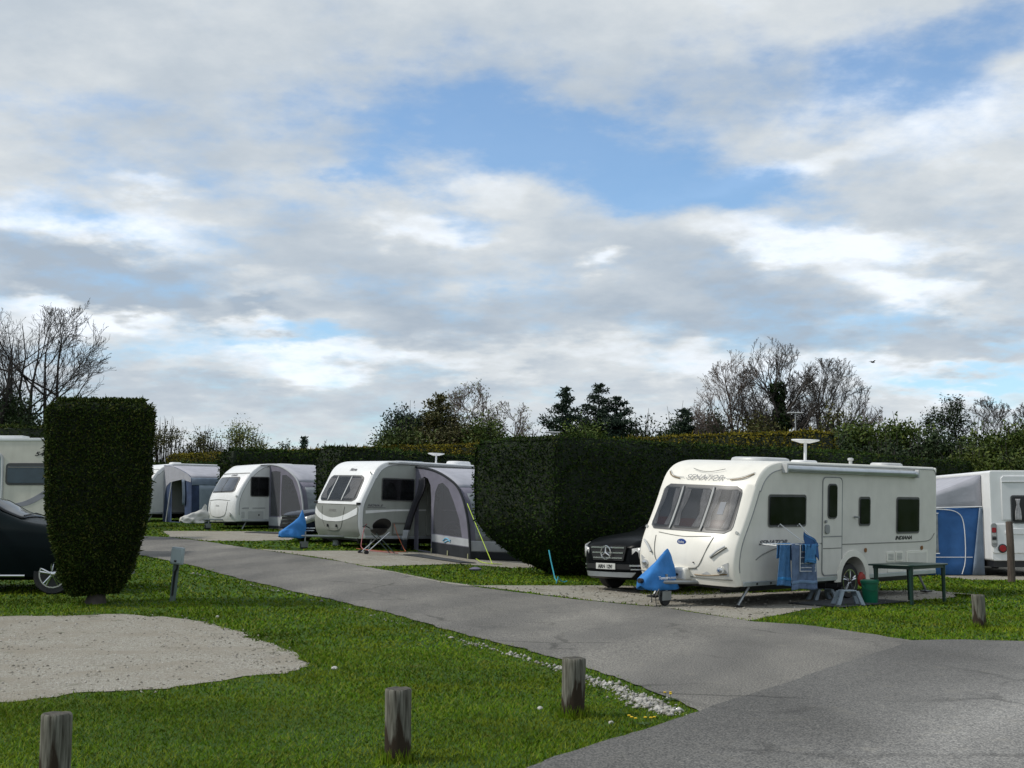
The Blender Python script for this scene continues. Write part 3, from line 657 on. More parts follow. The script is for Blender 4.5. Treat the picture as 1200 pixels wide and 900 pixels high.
        MB().box(x0 + .19, x0 + .41, W / 2 - .17, W / 2 - .155, .10 + jz, .26 + jz).box(x0 + .19, x0 + .41, W / 2 - .085, W / 2 - .07, .10 + jz, .26 + jz).build('jockey_fork', STEEL, s.t)
        MB().box(.1, .65, .15, s.W - .15, s.skirt - .06, s.skirt + .06).build('underfloor', BLACKPL, s.t)
    def underside(s):
        m = MB().box(.35, s.L - .15, .12, s.W - .12, s.skirt - .05, s.skirt + .03)
        for yy in (.5, s.W - .62): m.box(.4, s.L - .3, yy, yy + .12, s.skirt - .16, s.skirt)
        m.build('chassis', BLACKPL, s.t)
    def steady(s, x, y, foot_x, z=0):
        mb = MB().tube([(x, y, s.skirt - .02), (foot_x, y + (.02 if y < 1 else -.02), .05 + z)], .026, 6)
        g = mb.build('steady_leg', STEEL, s.t)
        MB().box(foot_x - .1, foot_x + .1, y - .08, y + .08, z + .0, z + .03).build('foot_pad', BLACKPL, g)
    def skylight(s, x, y, w, d, h=.08, m=OFFW):
        o = MB(); o.lathe([(1, 0), (1, .4), (.93, .8), (.75, 1)], (0, 0, 0), n=28)
        o.v = [(x + math.copysign(abs(a) ** .6, a) * w / 2, y + math.copysign(abs(b) ** .6, b) * d / 2, s.H - .02 + c * (h + .02)) for a, b, c in o.v]
        return o.build('rooflight', m, s.t)
    def aerial(s, x, y, h, r=.28):
        g = MB().tube([(x, y, s.H - .02), (x, y, s.H + h)], .03, 10).lathe([(.11, 0), (.11, .02), (.05, .05)], (x, y, s.H - .01)).build('aerial_mast', WHITEP, s.t)
        MB().lathe([(r * .35, -.035), (r * .97, .015), (r, .028), (r * .97, .04), (.03, .045)], (x, y, s.H + h), n=32).build('aerial_disc', WHITEP, g)
s_seal = LINE
def make_wheel(parent, c, r, w, sg, spokes=5, rimf=.66, m=CHROME):
    t = MB(); t.lathe([(r * rimf, -w / 2), (r * .93, -w / 2), (r, -w / 2 + .03), (r, w / 2 - .03), (r * .93, w / 2), (r * rimf, w / 2)], (0, 0, 0), 'y', 32)
    root = bpy.data.objects.new('wheel', None); COL.objects.link(root); root.parent = parent; root.location = (c[0], c[1] + (w / 2 if sg < 0 else -w / 2), c[2]); root.empty_display_size = .1
    t.build('tyre', RUBBER, root)
    q = MB(); ro = r * rimf; f = sg * (w / 2 + .004)
    q.lathe([(ro, -abs(w / 2) * .9), (ro * 1.03, -w * .5 - .006), (ro * .93, -w * .5 - .006), (ro * .9, -w * .1)] if sg < 0 else [(ro, w * .45), (ro * 1.03, w * .5 + .006), (ro * .93, w * .5 + .006), (ro * .9, w * .1)], (0, 0, 0), 'y', 32)
    q.lathe([(.055, f * .2), (.055, f), (.035, f * 1.08)], (0, 0, 0), 'y', 16)
    for k in range(spokes):
        a = 2 * math.pi * k / spokes + .3
        for dl in (-.13, .13):
            ca, sa = math.cos(a + dl * .3), math.sin(a + dl * .3); cb, sb = math.cos(a + dl), math.sin(a + dl)
            q.tube([(.04 * ca, f * .98, .04 * sa), (ro * .95 * cb, f * .9, ro * .95 * sb)], .021, 6)
    q.build('rim', m, root)
    MB().lathe([(ro * .92, -.012), (ro * .92, .012)], (0, sg * w * .12, 0), 'y', 24).build('brake_drum', BLACKPL, root)
    return root
def curtains(c, y0, y1, z0, z1, off, parent, m=CURT):
    # a pair of tied-back curtains hanging just behind the glass
    for side, (a, b) in enumerate(((y0, y0 + (y1 - y0) * .30), (y1 - (y1 - y0) * .24, y1))):
        vs = []; fs = []; nz, nu = 14, 16
        for j in range(nz + 1):
            z = z0 + (z1 - z0) * j / nz; pin = 1 - .45 * math.exp(-((z - z0 - .35 * (z1 - z0)) / .16) ** 2)
            for i in range(nu + 1):
                u = i / nu * pin; y = a + (b - a) * u if side == 0 else b - (b - a) * u
                vs.append((c.fx(y, z) - off + .006 * math.sin(i * 2.2), y, z))
        k = nu + 1; fs = [(j * k + i, j * k + i + 1, (j + 1) * k + i + 1, (j + 1) * k + i) for j in range(nz) for i in range(nu)]
        mesh('curtain', vs, fs, m, parent, 1.2)

# --- the cream caravan in the middle right
CREAMLOC = (3.83, 21.57, -.01); CREAMROT = (.050, -.006, .723)
c = Caravan('touring_caravan', 'big cream caravan with three-pane front window, towels hanging at its side', CREAMLOC, CREAMROT, 6.72, 2.23, 2.60, arch=(3.62, .42))
t = c.t
wf = c.front_patch('front_window', .16, 2.07, 1.30, 2.13, .014, FRAMEDK, r=.13, lean=.05)
for y0, y1, ln in ((.21, .74, .035), (.80, 1.46, 0), (1.52, 2.02, .035)):
    inn = c.front_patch('window_interior', y0 + .02, y1 - .02, 1.37, 2.06, .017, INTER, r=.06, thick=.002, parent=wf)
    curtains(c, y0 + .03, y1 - .03, 1.38, 2.05, .026, wf)
    c.front_patch('cushion', y0 + .2 * (y1 - y0), y1 - .2 * (y1 - y0), 1.375, 1.52, .022, CUSH, r=.05, thick=.003, parent=wf)
    c.front_patch('pane', y0, y1, 1.35, 2.08, .042, GLASS, r=.07, thick=.004, parent=wf)
for yy in (.77, 1.49): c.front_patch('glazing_bar', yy - .022, yy + .022, 1.33, 2.10, .05, GREYTRIM, r=.01, thick=.03, parent=wf, n=10)
MB().box(0, .01, 0, .12, 0, .22, fn=lambda x, y, z: (c.fx(.42 + y, 1.6 + z) - .034 + x * .2, .42 + y, 1.62 + z)).build('paper_notice', mat('faded_paper', (.28, .29, .31), .9), wf)
# locker lid seams, badge, handles
def frontline(c, pts, r, m, name, off=.004, parent=None, n=6):
    pts = smoothpts(pts, 2); return MB().tube([(c.fx(y, z) - off, y, z) for y, z in pts], r, n).build(name, m, parent or c.t)
frontline(c, [(.52, 1.24), (1.0, 1.20), (1.25, 1.20), (1.75, 1.24)], .006, LINE, 'locker_seam')
frontline(c, [(.46, 1.22), (.52, 1.05), (.62, .78), (.72, .66), (1.1, .62), (1.5, .64), (1.66, .70), (1.74, .85), (1.80, 1.18)], .007, LINE, 'locker_seam')
frontline(c, [(.72, .665), (1.1, .625), (1.5, .645)], .013, LINE, 'locker_edge', off=.006)
frontline(c, [(.12, .60), (.5, .545), (.78, .545)], .012, GOLDL, 'bumper_line'); frontline(c, [(.05, .50), (.6, .50), (1.6, .50), (2.18, .50)], .010, LINE, 'bumper_line')
for y0, s_ in ((.30, 1), (1.93, -1)):
    h = frontline(c, [(y0 - s_ * .13, 1.08), (y0, 1.0), (y0 + s_ * .12, .88)], .020, OFFW, 'grab_handle', off=.045, n=8)
    frontline(c, [(y0 - s_ * .14, 1.06), (y0 - s_ * .02, .97), (y0 + s_ * .13, .86)], .012, LINE, 'handle_recess', off=.004, parent=h)
b_ = MB(); b_.lathe([(1, 0), (.95, 1), (.8, 1.4)], (0, 0, 0), 'x', 24); b_.v = [(c.fx(1.12, 1.10) - .002 - x * .008, 1.12 + y * .105, 1.10 + z * .058) for x, y, z in b_.v]
bd = b_.build('badge', mat('badge_blue', (.02, .06, .25), .3), t); lettering('Bailey', .058, lambda u, v, w: (c.fx(1.12, 1.1) - .0150 - w, 1.12 - u, 1.082 + v), 'badge_lettering', WHITEP, bd, align='CENTER')
c.front_text('SENATOR', 1.12, 2.235, .12, sx=1.62, bold=0, m=mat('soft_grey_lettering', (.25, .25, .25), .4))
for ya, yb, s_ in ((.12, .52, 1), (2.11, 1.71, -1)):
    frontline(c, [(ya, 2.36), (ya + s_ * .15, 2.27), (yb, 2.24)], .011, GOLDL, 'nose_swoosh'); frontline(c, [(ya, 2.385), (ya + s_ * .2, 2.28), (yb + s_ * .1, 2.26)], .006, OFFW, 'nose_swoosh')
frontline(c, [(.75, 2.43), (1.0, 2.375), (1.24, 2.375), (1.5, 2.43)], .006, LINE, 'nose_swoosh')
for y0, y1, s_ in ((.10, .62, 1), (2.13, 1.62, -1)):            # corner lamp pods
    pts = [(y0, .80), (y0, .56), (y1, .57)]
    vs = [(c.fx(y, z) - .012, y, z) for y, z in pts] + [(c.fx(y, z) + .02, y, z) for y, z in pts]
    lp = mesh('lamp_pod', vs, [(0, 1, 2), (3, 5, 4), (0, 3, 4, 1), (1, 4, 5, 2), (2, 5, 3, 0)], OFFW, t)
    m_ = MB(); m_.lathe([(.075, 0), (.075, .012), (.06, .02)], (0, 0, 0), 'x', 20); m_.v = [(c.fx(y0 + s_ * .13, .66) - .012 - x, y0 + s_ * .13 + y * 1.15, .66 + z * .85) for x, y, z in m_.v]; m_.build('front_lamp', LAMPM, lp)
    m_ = MB(); m_.lathe([(.045, 0), (.045, .025), (.03, .03)], (0, 0, 0), 'x', 20); m_.v = [(c.fx(y0 + s_ * .13, .66) - .012 - x, y0 + s_ * .13 + y * 1.15, .66 + z * .85) for x, y, z in m_.v]; m_.build('lamp_bulb', CHROME, lp)
g = MB().box(-.26, .10, .88, 1.34, .43, .66).build('gas_step', CREAM, t, bevel=.04); MB().box(-.266, -.258, .95, 1.25, .47, .60).build('step_plate', OFFW, g, bevel=.003)
MB().lathe([(.02, 0), (.02, .02)], (-.285, 1.05, .53), 'x', 12).build('step_lock', BLACKPL, g)
MB().lathe([(.012, 0), (.012, .02)], (c.fx(.78, .76) - .02, .78, .76), 'x', 12).build('locker_lock', BLACKPL, t)
for yy in (.06, 2.17): MB().lathe([(.03, 0), (.022, .03)], (c.fx(yy, 1.32) - .03, yy, 1.32), 'x', 12).build('side_marker', LAMPM, t)
# side
c.side_window(.94, 2.07, 1.42, 1.99); c.side_window(3.82, 4.20, 1.41, 1.96); c.side_window(5.16, 6.01, 1.24, 1.96)
d = slab(rrect(2.61, 3.23, .50, 2.32, .10), -.018, .004, 'door', SIDE, t, bev=.006)
MB().tube([(x, -.012, z) for x, z in rrect(2.60, 3.24, .49, 2.33, .10) + [rrect(2.60, 3.24, .49, 2.33, .10)[0]]], .012, 6, cap=False).build('door_seal', GREYTRIM, d)
MB().box(2.62, 3.22, -.024, -.014, 1.205, 1.225).build('split_line', GREYTRIM, d); MB().box(2.62, 3.22, -.022, -.016, .985, 1.0).build('split_line', LINE, d)
f = slab(rrect(2.75, 3.05, 1.55, 2.21, .08), -.036, -.012, 'door_window', FRAMEDK, d); slab(rrect(2.775, 3.025, 1.575, 2.185, .06), -.046, -.03, 'pane', DKGLASS, f, bev=.004)
slab(rrect(2.66, 2.80, 1.27, 1.44, .05), -.05, -.014, 'handle', GREYTRIM, d, bev=.01); MB().lathe([(.03, 0), (.024, .03)], (2.68, -.05, 1.50), 'y', 12).build('lock', GREYTRIM, d)
MB().tube([(3.66, -.01, 1.58), (3.66, -.055, 1.58), (3.74, -.06, 1.57)], .018, 8).build('door_catch', GREYTRIM, t)
c.side_text('SENATOR', .68, 1.10, .115, sx=1.62); c.side_text('INDIANA', 5.12, 1.115, .10, m=mat('black_lettering', (.02, .02, .02), .4), sx=1.5)
MB().tube([(x, -.008, z) for x, z in smoothpts([(.60, .84), (.78, .93), (1.2, 1.04), (1.6, 1.08), (2.58, 1.09)])], .010, 6).build('swoosh_line', LINE, t)
MB().tube([(x, -.008, z) for x, z in smoothpts([(3.26, 1.06), (5, 1.06), (6.25, 1.055), (6.5, 1.09), (6.62, 1.22)])], .008, 6).build('swoosh_line', LINE, t)
c.arch_trim(CREAM, .12); c.wheel(r=.335, spokes=5, lower=-.01)
for x in (4.81, 5.13): 
    g = slab(rrect(x, x + .27, .68, .88, .03), -.022, .0, 'fridge_vent', CREAM, t, bev=.004); q = MB()
    for k in range(5): q.box(x + .04, x + .23, -.028, -.018, .72 + k * .026, .73 + k * .026)
    q.build('vent_slats', GREYTRIM, g)
for zz in (.60, .87): pass
g = slab(rrect(5.54, 6.36, .58, .88, .03), -.016, .0, 'service_hatch', CREAM, t, bev=.004); slab(rrect(5.60, 6.30, .62, .84, .02), -.022, -.01, 'hatch_panel', SIDE, g, bev=.003)
g = slab(rrect(4.85, 5.4, .47, .62, .02), -.016, .0, 'service_hatch', CREAM, t, bev=.003)
for x, z in ((4.05, .93), (6.12, .93)): MB().lathe([(.045, 0), (.04, .015)], (x, -.02, z), 'y', 14).build('side_reflector', AMBER, t)
for x in (.62, 1.02, 2.3): MB().lathe([(.02, 0), (.02, .01)], (x, -.035, .42), 'y', 10).build('rail_bolt', BLACKPL, t)
g = MB(); 
g.tube([(1.36, -.055, 2.47), (5.82, -.055, 2.44)], .062, 12); aw = g.build('awning_case', ALU, t); MB().box(1.33, 1.37, -.12, .0, 2.39, 2.56).build('case_end', OFFW, aw, bevel=.008); MB().box(5.80, 5.85, -.12, 0, 2.36, 2.53).build('case_end', OFFW, aw, bevel=.008)
MB().box(1.5, 5.7, -.122, -.112, 2.44, 2.455).build('case_lip', GREYTRIM, aw)
c.skylight(2.15, 1.10, 1.15, .85, .075); c.skylight(3.35, .95, .55, .4, .05, WHITEP); c.skylight(6.0, .75, .75, .5, .06); c.aerial(3.60, 1.10, .43, .28)
MB().lathe([(.035, 0), (.035, .10), (.06, .11), (.06, .15), (.02, .16)], (5.05, 1.0, 2.58), n=16).build('flue_cowl', OFFW, t)
MB().box(6.68, 6.76, .02, 2.21, 2.46, 2.585).build('rear_moulding', CREAM, t, bevel=.03)
for yy in (.1, 1.98): slab(rrect(yy, yy + .15, .55, 1.05, .04), 6.73, 6.755, 'rear_lamp', REDL, t, axis='x')
c.underside(); c.hitch(); c.steady(.55, .10, .28); c.steady(.55, 2.1, .28); c.steady(6.2, .10, 6.5); c.steady(6.2, 2.1, 6.5)
m_ = Matrix.LocRotScale(Vector(CREAMLOC), __import__('mathutils').Euler(CREAMROT), None)
def at_cream(x, y, z): return m_ @ Vector((x, y, z))

# --- silver and white caravan with a porch awning
SILLOC = (-4.4, 35.3, .58); SILROT = (.028, .014, .74)
FRONT2 = [(.38, .16), (.60, .04), (.85, 0), (1.15, 0), (1.34, .02), (1.6, .14), (2.02, .36), (2.3, .50), (2.45, .62), (2.55, .76)]
c = Caravan('touring_caravan', 'silver grey caravan with white roof and curved white band across its nose', SILLOC, SILROT, 6.1, 2.25, 2.66, front=FRONT2, arch=(3.5, .42), body=WHITE, side=SILVER, bulge=.14)
t = c.t
c.front_patch('lower_nose', .03, 2.22, .42, 1.34, .012, LOWGREY, r=.10, thick=.05)
wf = c.front_patch('front_window', .20, 2.05, 1.44, 2.20, .014, FRAMEDK, r=.16, lean=.06)
c.front_patch('window_interior', .26, 1.99, 1.49, 2.14, .018, INTER, r=.12, thick=.003, parent=wf, lean=.05); curtains(c, .30, 1.95, 1.52, 2.12, .026, wf)
c.front_patch('pane', .24, 2.01, 1.47, 2.17, .040, GLASS, r=.14, thick=.004, parent=wf, lean=.055)
for yy in (.78, 1.47): c.front_patch('glazing_bar', yy - .02, yy + .02, 1.46, 2.18, .046, OFFW, r=.01, thick=.03, parent=wf, n=10)
vs, fs = [], []
for i in range(25):                                        # the smile-shaped white band
    y = .06 + 2.13 * i / 24; u = abs(2 * (y - 1.125) / 2.13); zc = .90 + .27 * u ** 2.2; h = .05 + .05 * u
    for z in (zc - h, zc + h): vs.append((c.fx(y, z) - .020, y, z))
    for z in (zc - h, zc + h): vs.append((c.fx(y, z) - .002, y, z))
for i in range(24):
    a = i * 4; fs += [(a, a + 4, a + 5, a + 1), (a + 1, a + 5, a + 7, a + 3), (a, a + 2, a + 6, a + 4)]
mesh('nose_band', vs, fs, WHITE, t, .8)
frontline(c, [(.55, 1.28), (.6, .9), (.72, .62), (1.1, .57), (1.5, .62), (1.65, .9), (1.7, 1.28)], .008, LINE, 'locker_seam', off=.016)
frontline(c, [(.06, 1.345), (1.1, 1.345), (2.2, 1.345)], .012, LINE, 'nose_seam', off=.012)
c.front_text('Nova', .95, 2.34, .11, sx=1.3); c.front_text('HYMER', 1.12, 1.13, .10, m=mat('dull_lettering', (.18, .18, .17), .4), sx=1.2, shear=0)
for yy in (.9, 1.35): MB().box(-.17, -.12, yy - .02, yy + .02, .68, .76).build('locker_lock', BLACKPL, t, bevel=.004)
for yy in (.03, 2.2): MB().box(c.fx(yy, 1.36) - .08, c.fx(yy, 1.36) + .02, yy - .05, yy + .05, 1.35, 1.41).build('grab_handle', BLACKPL, t, bevel=.01)
MB().lathe([(.035, 0), (.03, .02)], (c.fx(.1, 2.25) - .03, .1, 2.28), 'x', 12).build('side_marker', LAMPM, t)
c.side_window(.76, 1.95, 1.49, 2.14); c.side_window(3.45, 4.0, 1.6, 2.1); c.side_window(4.5, 5.4, 1.45, 2.1)
d = slab(rrect(2.45, 3.05, .48, 2.30, .08), -.018, .004, 'door', SILVER, t, bev=.006); slab(rrect(2.6, 2.9, 1.5, 2.1, .06), -.03, -.012, 'door_window', DKGLASS, d)
MB().tube([(x, -.012, z) for x, z in rrect(2.44, 3.06, .47, 2.31, .08) + [rrect(2.44, 3.06, .47, 2.31, .08)[0]]], .01, 6, cap=False).build('door_seal', LINE, d)
plate([rrect(1.18, 1.70, .48, .86, .03), rrect(1.235, 1.645, .535, .805, .02)], .012, lambda u, v, w: (u, -.012 + w, v), 'locker_frame', LINE, t)
slab(rrect(1.24, 1.64, .54, .80, .02), -.012, .0, 'side_locker', SILVER, t)
vs = [(.30, -.012, 1.19), (.42, -.012, 1.10), (1.1, -.012, 1.20), (2.4, -.012, 1.27), (5.9, -.012, 1.29), (5.9, -.012, 1.245), (2.4, -.012, 1.225), (1.1, -.012, 1.14), (.38, -.012, 1.05), (.26, -.012, 1.12)]
vs = [(.22, -.009, 1.10), (.22, -.009, 1.19), (1.2, -.009, 1.235), (3, -.009, 1.27), (5.9, -.009, 1.27), (5.9, -.009, 1.235), (3, -.009, 1.23), (1.2, -.009, 1.18)]
slab([(x, z) for x, y, z in vs], -.010, .0, 'side_stripe', WHITE, t)
c.side_text('NOVA S', .28, 1.31, .085, sx=1.7); MB().box(.28, .92, -.010, -.004, 1.27, 1.285).build('lettering_underline', TEXTG, t)
for x in (1.9, 2.6): MB().box(x, x + .12, -.03, -.006, 1.33, 1.37).build('awning_light', BLACKPL, t, bevel=.006)
MB().tube([(.95, -.03, 2.575), (5.95, -.03, 2.575)], .022, 8).build('awning_rail', GREYTRIM, t)
c.arch_trim(GREYTRIM, .07); c.wheel(r=.335, lower=.0)
c.skylight(2.6, 1.15, 1.0, .7, .05, DKGLASS); c.skylight(4.55, 1.1, .75, .6, .13, WHITEP); c.aerial(3.55, 1.0, .30, .26)
c.underside(); c.hitch(-1.45); c.steady(.55, .12, .45, -.05); c.steady(5.7, .12, 5.9)
MB().lathe([(.13, .0), (.13, .3)], (.45, 1.7, -.03), n=20).build('waste_pipe', STEEL, t)

# --- small white raked caravan with a porch awning
LUNLOC = (-10.5, 47, 1.06); LUNROT = (.0, 0, .72)
FRONT3 = [(.34, .08), (.55, .0), (.85, -.02), (1.22, .02), (1.63, .22), (2.0, .46), (2.25, .66), (2.42, .88), (2.5, 1.05)]
c = Caravan('touring_caravan', 'smooth white caravan with steeply raked nose window, on the third pitch between two hedges', LUNLOC, LUNROT, 5.6, 2.2, 2.58, front=FRONT3, arch=(3.2, .40), body=WHITE, side=PALE, bulge=.20, skirt=.34)
t = c.t
wf = c.front_patch('front_window', .22, 1.98, 1.46, 2.06, .014, FRAMEDK, r=.12, lean=.10)
c.front_patch('pane', .28, 1.92, 1.51, 2.02, .03, mat('smoky_glass', (.10, .115, .14), .15), r=.09, thick=.02, parent=wf, lean=.10)
c.front_patch('pane_bar', 1.05, 1.09, 1.48, 2.04, .036, FRAMEDK, r=.01, thick=.02, parent=wf, n=8)
frontline(c, [(.05, 2.2), (1.1, 2.2), (2.15, 2.2)], .012, LINE, 'nose_seam'); frontline(c, [(.3, 1.15), (1.1, 1.2), (1.9, 1.15)], .010, OFFW, 'nose_seam')
frontline(c, [(.4, 1.1), (.45, .7), (.6, .55), (1.1, .5), (1.6, .55), (1.75, .7), (1.8, 1.1)], .007, LINE, 'locker_seam')
c.front_text('LUNAR', .85, 2.10, .085, sx=1.5); c.front_text('Ariva', 1.1, .93, .09, m=OFFW)
for yy in (.25, 1.95):
    m_2 = MB().lathe([(.07, 0), (.06, .03)], (c.fx(yy, .62) - .03, yy, .62), 'x', 16); m_2.build('front_lamp', LAMPM, t)
MB().box(c.fx(.04, 1.3) - .07, c.fx(.04, 1.3), -.02, .06, 1.28, 1.34).build('grab_handle', WHITE, t, bevel=.01)
c.side_window(.60, 1.40, 1.30, 2.05); c.side_window(3.6, 4.4, 1.4, 2.0)
d = slab(rrect(2.1, 2.7, .45, 2.2, .08), -.018, .004, 'door', PALE, t, bev=.006); slab(rrect(2.25, 2.55, 1.45, 2.0, .06), -.03, -.012, 'door_window', DKGLASS, d)
g = slab(rrect(.52, 1.18, .42, .74, .03), -.014, 0, 'service_hatch', OFFW, t, bev=.004)
MB().box(.95, 1.0, -.025, -.01, .56, .62).build('hatch_lock', BLACKPL, g); slab(rrect(.22, .36, .48, .72, .03), -.018, 0, 'socket_cover', OFFW, t, bev=.004)
c.side_text('ARIVA', .24, .82, .08, sx=1.3, m=mat('grey_decal', (.3, .3, .32), .4)); MB().box(.7, 1.25, -.010, -.004, .84, .87).build('decal_line', mat('grey_decal', (.3, .3, .32), .4), t)
MB().lathe([(.03, 0), (.03, .012)], (.45, -.02, .40), 'y', 10).build('side_reflector', REDL, t)
MB().tube([(1.0, -.03, 2.50), (5.4, -.03, 2.50)], .02, 8).build('awning_rail', GREYTRIM, t)
c.arch_trim(WHITE, .07); c.wheel(r=.31); c.skylight(2.7, 1.1, .7, .5, .06); c.underside(); c.hitch(); c.steady(.5, .12, .35); c.steady(5.2, .12, 5.4)
g = MB().tube([(4.75, .12, 2.5), (4.75, .12, 2.72), (4.75, -.05, 2.78)], .02, 8).build('dish_arm', STEEL, t)
q = MB(); q.lathe([(.03, .10), (.13, .07), (.22, .0), (.225, .012), (.13, .085), (.03, .115)], (4.75, -.04, 2.82), 'y', 24); q.build('satellite_dish', WHITEP, g)

# --- white caravan almost lost behind its awning
FARLOC = (-16.2, 54.2, 1.36)
c = Caravan('touring_caravan', 'white caravan with curved nose, farthest along the row, its side covered by the navy awning', FARLOC, (0, 0, .72), 5.8, 2.2, 2.60, front=FRONT3, arch=(3.3, .40), body=WHITE, side=PALE, bulge=.20, skirt=.34)
t = c.t
wf = c.front_patch('front_window', .22, 1.98, 1.46, 2.02, .014, FRAMEDK, r=.12, lean=.10); c.front_patch('pane', .28, 1.92, 1.51, 1.98, .03, mat('smoky_glass', (.10, .115, .14), .15), r=.09, thick=.02, parent=wf, lean=.10)
frontline(c, [(.05, 2.12), (1.1, 2.12), (2.15, 2.12)], .012, LINE, 'nose_seam'); frontline(c, [(.05, 2.32), (1.1, 2.32), (2.15, 2.32)], .010, LINE, 'nose_seam')
c.side_window(4.3, 5.1, 1.4, 2.0); c.arch_trim(WHITE, .07); c.wheel(r=.31); c.skylight(2.0, 1.1, .5, .5, .09, WHITEP); c.skylight(4.9, .9, .9, .5, .07, WHITEP); c.underside(); c.hitch(); c.steady(.5, .12, .35)

# ------------------------------------------------------------------ awnings: local x runs along the caravan, y is minus the distance out from its side
def lerp2(tab, t): return interp(t, [(a, b) for a, b, c_ in tab]), interp(t, [(a, c_) for a, b, c_ in tab])
def awning(label, base, yaw, x0, length, arch, eave, cloth, roofm, openings, band=None, skirt_m=DARKC, front='window', drop=0, beam=DARKC, name='porch_awning', extra=None):
    cs, sn = math.cos(yaw), math.sin(yaw); ox, oy, oz = base
    t = thing(name, label, 'awning', (ox + cs * x0, oy + sn * x0, oz), (0, 0, yaw), 'awnings beside the caravans')
    arch = smoothpts(arch, 2)
    gz = lambda x, o: T(ox + cs * (x0 + x) + sn * o, oy + sn * (x0 + x) - cs * o) - oz     # ground under a local point
    dist = [0]
    for a, b in zip(arch, arch[1:]): dist.append(dist[-1] + math.hypot(b[0] - a[0], b[1] - a[1]))
    tab = [(d, a[0], a[1]) for d, a in zip(dist, arch)]; LA = dist[-1]
    def at(d): return lerp2(tab, d)
    de = next(d for d, o, z in tab if z <= eave)
    def pt(x, d):
        o, z = at(d); g = gz(x, arch[-1][0]); k = max(0, 1 - z / 1.6)
        zz = z + (g + .01) * (k) ; sag = -.03 * math.sin(math.pi * min(1, d / de)) * math.sin(math.pi * x / length) if d < de else 0
        return (x, -o, zz + sag)
    sheet('roof', pt, 0, length, 0, de, 10, 12, roofm, t, .01)
    # end walls
    for xe in (0, length):
        top = arch[:]; outl = [(o, z) for o, z in top]; gl, gr = gz(xe, 0), gz(xe, arch[-1][0])
        outl = [(0, arch[0][1])] + outl[1:-1] + [(arch[-1][0], gr + .01), (.02, gl + .01)]
        outl = [(o, z if z > 1 else z) for o, z in outl]
        holes = openings if xe == 0 else []
        dz = lambda o: gl + (gr - gl) * o / arch[-1][0]
        hh = [[(o, z + (dz(o) if z < 1.0 else 0)) for o, z in h['pts']] for h in holes]
        wl = plate([outl] + hh, .008, lambda u, v, w: (xe + w, -u, v), 'end_wall', cloth, t)
        for h, pp in zip(holes, hh):
            if h.get('m'): plate([pp], .004, lambda u, v, w: (xe + w, -u, v), h.get('name', 'mesh_window'), h['m'], wl)
        if band:
            for (z0, z1, mm, nm) in band:
                for o0, o1 in (((.86, arch[-1][0] - .01),) if xe == 0 and band[0][0] == 0 else ((.03, arch[-1][0] - .02),)):
                    k = 8; q = [(o0 + (o1 - o0) * i / k, z0 + .02) for i in range(k + 1)] + [(o1 - (o1 - o0) * i / k, z1) for i in range(k + 1)]
                    q = [(o, z + dz(o)) for o, z in q]
                    plate([q], .006, lambda u, v, w: (xe - .008 + w, -u, v), nm, mm, wl)
        MB().tube([(xe, -o, z) for o, z in arch[:-1]] + [(xe, -arch[-1][0], gr + .02)], .035 if beam else .015, 8).build('arch_beam', beam or cloth, t)
    # front wall in horizontal strips, with window panels
    def strip(nm, x_a, x_b, za, zb, mm, off=0, par=None):
        da = next(d for d, o, z in tab if z <= zb or d == tab[-1][0]); db = LA if za <= 0 else next((d for d, o, z in tab if z <= za), LA)
        def q(x, d): p = pt(x, d); return (p[0], p[1] - off, p[2])
        return sheet(nm, q, x_a, x_b, da, db, 8, 8, mm, par or t, .006)
    fw = strip('front_wall', 0, length, 0, eave + .001, cloth)
    strip('mud_skirt', .01, length - .01, 0, .34, skirt_m, .012, fw)
    if front == 'window':
        strip('pale_band', .01, length - .01, .34, .60, band[1][2] if band else cloth, .010, fw)
        n = 2; wv = length / n
        for i in range(n): strip('clear_window', i * wv + .22, (i + 1) * wv - .18, .60, eave - .14, CLEARW, .010, fw)
    if extra: extra(t, pt, strip, gz, fw, de)
    return t
ARCHP = [(0, 2.56), (.5, 2.52), (1.0, 2.42), (1.5, 2.24), (2.0, 1.97), (2.25, 1.62), (2.45, 1.1), (2.54, .55), (2.58, 0)]
door = dict(pts=[(.22, .05), (.22, 2.0), (.32, 2.2), (.5, 2.26), (.66, 2.2), (.78, 2.0), (.82, 1.6), (.82, .05)])
win = dict(pts=[(.92, .58), (.93, 1.3), (1.0, 1.8), (1.15, 2.03), (1.35, 2.06), (1.6, 1.9), (1.85, 1.5), (2.1, 1.0), (2.22, .58)], m=MESHW)
